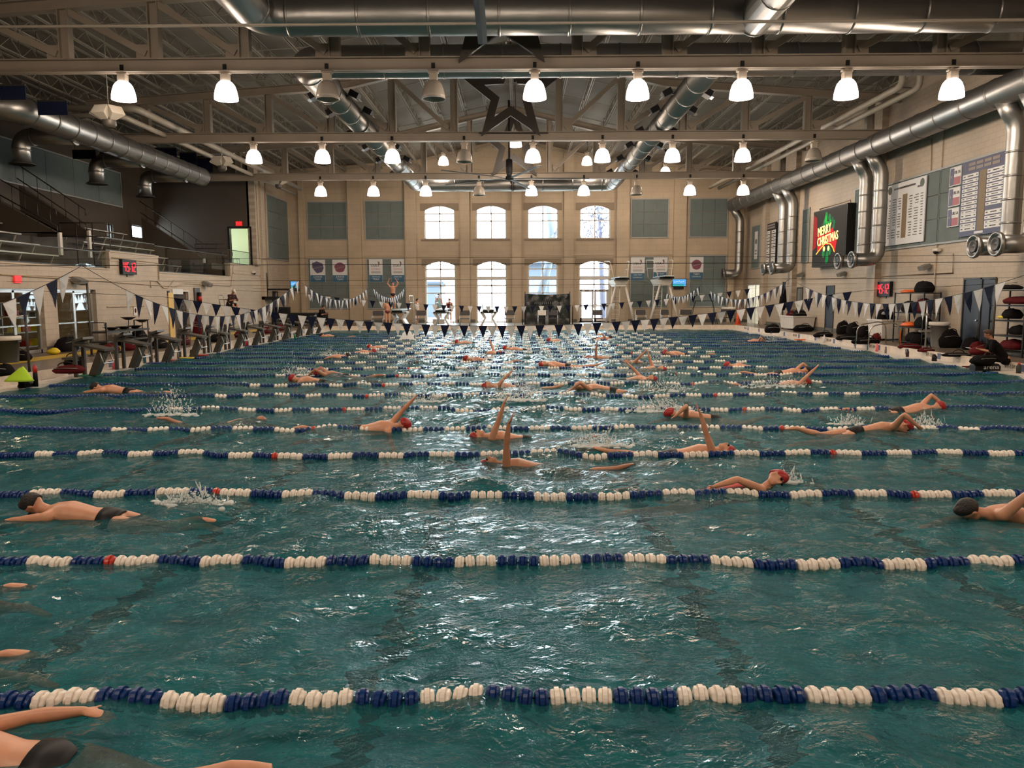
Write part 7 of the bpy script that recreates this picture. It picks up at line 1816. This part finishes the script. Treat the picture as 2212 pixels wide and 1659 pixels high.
for i, (px_, py_, w_, d_, h_, cc) in enumerate(((1668, 719, 0.7, 0.6, 0.42, M_blackc), (1735, 716, 1.1, 0.5, 0.35, M_blackc), (1778, 728, 1.2, 0.4, 0.22, M_blackc), (1820, 722, 0.55, 0.5, 0.62, M_blackc), (1843, 722, 0.55, 0.5, 0.60, M_blackc), (1868, 726, 0.7, 0.5, 0.50, M_blackc), (1830, 735, 0.9, 0.4, 0.22, M_blackc), (1870, 743, 1.1, 0.5, 0.25, M_blackc), (1897, 735, 0.6, 0.4, 0.30, M_redc), (1965, 753, 0.75, 0.4, 0.18, M_redc), (2000, 760, 0.55, 0.35, 0.14, M_redc), (1985, 745, 0.6, 0.5, 0.40, M_blackc), (2050, 751, 0.72, 0.5, 0.62, M_blackc), (2122, 766, 0.8, 0.5, 0.28, M_redc), (2098, 748, 0.5, 0.5, 0.4, M_blackc), (2065, 770, 0.8, 0.4, 0.12, M_blackc), (2122, 786, 0.62, 0.45, 0.24, M_blackc), (2112, 747, 0.5, 0.4, 0.3, M_redc))):
    bag(px_, py_, DZ, w_, d_, h_, cc, ('black bag slumped on the far right curb', 'black duffel bag in front of the large white tub', 'flat black bag on the right deck between tub and standing bags', 'upright black backpack, left of three against the right wall', 'upright black backpack, middle of three against the right wall', 'upright black backpack, right of three against the right wall', 'flat black bag before the three upright backpacks', 'flat black bag behind the steel ladder rails', 'dark red bag between the ladder rails and the smaller tub', 'red towel bundle on the right deck below the black shelf', 'second red bundle on the right deck, nearer than the first', 'black bag on the floor under the black shelf', 'large dark backpack beside the grey trash bin', 'dark red bag on the floor before the blue doors', 'black bag leaning on the blue doors', 'thin dark mat lying on the deck before the blue doors', 'black bag on the right curb above the lettered black bag', 'dark red bag against the blue doors')[i], 60 + i, rz=0.3 * (i % 3))
for k in range(2):
    q = Pz(1895 + k * 22, 752, DZ); grab_rail((XR + CW + 0.05, PX(1880 + 28 * k, 730, XR + CW).y, DZ), 'curved steel ladder rail at the right pool edge, %s of two' % ('farther', 'nearer')[k], dirx=-1)
# black shelf with bags
SH = (15.15, R_pt(1990, 15.2).y + 0.3, DZ)
shelving(SH, 0.6, 2.2, 1.95, 4, M_black, 'black metal shelf with bags below the red digital clock', 0, lev=(0.05, 0.6, 1.15, 1.9))
for i, (dy, z, w_, d_, h_, cc, lb) in enumerate(((-0.5, 1.94, 0.5, 0.9, 0.42, M_blackc, 'black bag on top of the black shelf'), (0.6, 1.94, 0.5, 0.8, 0.12, M_orange, 'orange bag on top of the black shelf'), (0.5, 1.2, 0.5, 0.7, 0.4, M_blackc, 'black bag on the upper level of the black shelf'), (-0.5, 1.2, 0.5, 0.7, 0.5, M_redc, 'dark red bag on the upper level of the black shelf'), (0.4, 0.64, 0.5, 0.9, 0.18, M_orange, 'orange bundle on the middle level of the black shelf'), (-0.6, 0.64, 0.5, 0.8, 0.4, M_blackc, 'black bag on the middle level of the black shelf'), (0.0, 0.09, 0.5, 0.9, 0.35, M_blackc, 'black bag at the bottom of the black shelf'))):
    bag(0, 0, 0, w_, d_, h_, cc, lb, 80 + i, p=(SH[0], SH[1] + dy, DZ + z), strap=False)
m = MB(); m.loft([m.ring((0, 0, 0), (0, 0.2, 1), 0.05, 10), m.ring((0, 0.06, 0.5), (0, 0.2, 1), 0.03, 10)]); tag(m.build('pool_toy', M_orange, None, R_pt(1947, 14.7)), 'orange tube standing under the black shelf', 'tube')
m = MB(); m.tube([(0, 0, 0), (0, 0, 1.65)], 0.03, 8); m.b2((-0.25, -0.03, 0.55), (0.25, 0.03, 0.6)); m.b2((-0.2, -0.2, 0), (0.2, 0.2, 0.04)); m.b2((-0.2, -0.03, 1.15), (0.2, 0.03, 1.2)); tag(m.build('coat_stand', M_alu, None, R_pt(2002, 14.5)), 'pale metal stand in front of the black shelf', 'stand')
bin_(R_pt(2030, 14.95), 0.24, 0.31, 0.85, M_greyp, M_whitep, 'tall grey trash bin between the black shelf and the blue doors')
SH2 = (15.1, R_pt(2195, 15.1).y, DZ)
shelving(SH2, 0.6, 1.7, 2.0, 5, M_black, 'black metal shelf at the right edge before the blue doors', 0)
for i, (dy, z, w_, d_, h_, cc, lb) in enumerate(((-0.1, 1.58, 0.5, 1.2, 0.22, M_redc, 'dark red bag on the upper board of the right edge shelf'), (0.2, 1.13, 0.45, 0.6, 0.3, M_blackc, 'black bag on the third board of the right edge shelf'), (-0.2, 0.66, 0.45, 0.7, 0.28, M_blackc, 'black bag on the second board of the right edge shelf'), (0.1, 0.2, 0.45, 0.9, 0.3, M_redc, 'dark red bag on the lowest board of the right edge shelf'), (0.4, 2.02, 0.5, 0.8, 0.14, M_blackc, 'black bag on top of the right edge shelf'))):
    bag(0, 0, 0, w_, d_, h_, cc, lb, 90 + i, p=(SH2[0], SH2[1] + dy, DZ + z), strap=False)
m = MB(); m.lathe([(0.04, 0), (0.04, 0.22), (0.02, 0.26)], (0, 0, 0.04), (0, -1, 0), 12); tag(m.build('bottle', M_yellow, None, (SH2[0] - 0.2, SH2[1] + 0.55, DZ + 1.13)), 'yellow bottle lying on the right edge shelf', 'bottle')
seated(Pz(2172, 785, DZ) + Vector((0, 0, -0.25)), R(160), 'person in a dark jacket crouching by the shelf at the right edge', M_blackc, M_blackc, 0.28, hair=mat('brown_hair', (0.05, 0.02, 0.012), 0.6), legs_skin=False, lean=0.3)
bottle(1894, 759, GT, 'pink bottle on the right gutter', M_pink, 0.30, 0.05, M_pink)
bottle(1960, 771, GT, 'dark red flask on the right gutter', mat('dark_flask', (0.03, 0.008, 0.010), 0.4), 0.26, 0.05)
bottle(2018, 780, GT, 'wide black cup on the right gutter below the depth mark', M_black, 0.22, 0.075)
bottle(2200, 806, GT, 'green bottle with a red cap on the right gutter', mat('dark_green_plastic', (0.03, 0.035, 0.03), 0.6), 0.28, 0.06, M_red)
bottle(1780, 740, GT, 'white slanted bottle on the right gutter', M_white, 0.34, 0.05, M_white)
bottle(2103, 795, GT, 'dark cup on the right gutter left of the lettered black bag', M_black, 0.22, 0.07)
bottle(1913, 763, GT, 'clear bottle on the right gutter right of the pink one', M_greyp, 0.24)
slab(1729, 735, GT, 0.5, 0.2, 0.05, 0.3, M_orange, 'pull_buoy', 'orange fin lying on the right gutter', 'fin')
slab(2093, 793, GT, 0.3, 0.2, 0.03, 0.3, M_redc, 'hand_paddle', 'dark red paddle on the right gutter by the dark cup', 'paddle')
# lettered black bag
p = Pz(2127, 800, GT); t_ = thing('gear_bag', 'black bag with white lettering lying on the right gutter', 'bag', p)
m = MB(); m.loft([[Vector((x, y_, z)) for y_, z in ((-0.14, 0), (0.14, 0), (0.15, 0.12), (0.10, h_), (-0.10, h_), (-0.15, 0.12))] for x, h_ in ((-0.34, 0.14), (-0.30, 0.19), (0.0, 0.21), (0.30, 0.19), (0.34, 0.14))], smooth=False); m.build('bag_body', M_black, t_)
o = text('arena', 0.17, (0.08, -0.158, 0.10), '-Y', M_white, t_, 'lettering', 0.003, 1.1)
m = MB(); m.tube([(-0.2, 0, 0.19), (-0.1, -0.02, 0.27), (0.1, -0.02, 0.27), (0.2, 0, 0.19)], 0.012, 6); m.build('bag_strap', M_black, t_)
# paper / tablet on deck
m = MB(); m.box((0, 0, 0.10), (0.34, 0.24, 0.015), Matrix.Rotation(0.4, 3, 'Y')); m.bar((0.1, 0, 0), (0.1, 0, 0.1), 0.05, 0.05); tag(m.build('clipboard', M_white, None, Pz(2100, 762, DZ)), 'white clipboard tilted on the right deck', 'clipboard')
# long white bench/lifeguard items at the far right deck
m = MB(); m.b2((-0.5, -1.5, 0.0), (0.5, 1.5, 0.04)); tag(m.build('deck_mat', M_dark, None, Pz(1665, 702, DZ) + Vector((0.3, 0, 0))), 'dark mat on the right deck beyond the white tub', 'mat')
p = R_pt(1690, 15.0); m = MB(); m.tube([(0, 0, 0), (0, 0, 2.6)], 0.04, 8)
t_ = thing('hanging_bundle', 'dark cloth bundle on a pole against the right wall, below the drop ducts', 'bundle', p); m.build('pole', M_dark, t_)
m = MB(); m.lathe([(0.10, 1.0), (0.22, 1.3), (0.16, 2.0), (0.05, 2.6)], n=12); m.build('cloth_bundle', M_blackc, t_)
# ================================================================== OUTSIDE
m = MB(); m.b2((-60, YW + 0.6, -0.2), (60, YW + 60, 0.0)); struct(m.build('ground', mat('outside_paving', (0.55, 0.53, 0.50), 0.8)))
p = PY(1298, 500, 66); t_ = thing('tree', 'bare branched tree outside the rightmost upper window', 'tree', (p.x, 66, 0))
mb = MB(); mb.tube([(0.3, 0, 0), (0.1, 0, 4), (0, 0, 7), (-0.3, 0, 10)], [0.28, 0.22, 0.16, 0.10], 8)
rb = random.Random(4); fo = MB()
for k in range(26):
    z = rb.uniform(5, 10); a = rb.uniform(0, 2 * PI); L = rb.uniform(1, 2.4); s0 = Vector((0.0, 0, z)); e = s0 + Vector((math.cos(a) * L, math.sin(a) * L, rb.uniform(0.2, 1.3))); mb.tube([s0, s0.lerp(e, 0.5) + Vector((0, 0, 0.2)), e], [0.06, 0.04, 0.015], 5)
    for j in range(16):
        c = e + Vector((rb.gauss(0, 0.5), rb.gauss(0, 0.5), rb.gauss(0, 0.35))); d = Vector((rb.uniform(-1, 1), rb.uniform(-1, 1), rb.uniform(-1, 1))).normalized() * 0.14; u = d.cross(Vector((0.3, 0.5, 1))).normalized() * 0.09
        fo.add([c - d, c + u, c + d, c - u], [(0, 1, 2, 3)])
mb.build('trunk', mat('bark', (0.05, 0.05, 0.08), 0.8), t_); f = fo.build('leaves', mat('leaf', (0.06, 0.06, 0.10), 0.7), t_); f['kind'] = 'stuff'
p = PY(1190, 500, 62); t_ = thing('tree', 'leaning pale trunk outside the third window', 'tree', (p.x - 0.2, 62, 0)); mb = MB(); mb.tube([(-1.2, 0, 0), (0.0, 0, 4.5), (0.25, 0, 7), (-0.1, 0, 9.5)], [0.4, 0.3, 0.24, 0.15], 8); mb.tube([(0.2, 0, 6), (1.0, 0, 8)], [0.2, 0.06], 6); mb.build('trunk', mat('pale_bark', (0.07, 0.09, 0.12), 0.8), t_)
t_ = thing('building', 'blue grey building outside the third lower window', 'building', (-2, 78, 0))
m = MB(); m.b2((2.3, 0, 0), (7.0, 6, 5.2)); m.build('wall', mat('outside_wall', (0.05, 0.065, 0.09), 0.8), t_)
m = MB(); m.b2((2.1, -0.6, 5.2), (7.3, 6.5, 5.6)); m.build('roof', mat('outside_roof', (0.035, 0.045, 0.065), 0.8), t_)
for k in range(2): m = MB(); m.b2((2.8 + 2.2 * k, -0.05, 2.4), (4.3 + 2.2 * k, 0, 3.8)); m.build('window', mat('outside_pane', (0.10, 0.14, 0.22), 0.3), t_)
t_ = thing('building', 'low blue grey shed outside the leftmost lower window', 'building', (-9.6, 76, 0))
m = MB(); m.b2((0, 0, 0), (2.0, 4, 3.3)); m.build('wall', MATS['outside_wall'], t_)
m = MB(); m.b2((-0.2, -0.3, 3.3), (2.2, 4.3, 3.5)); m.build('roof', MATS['outside_roof'], t_)
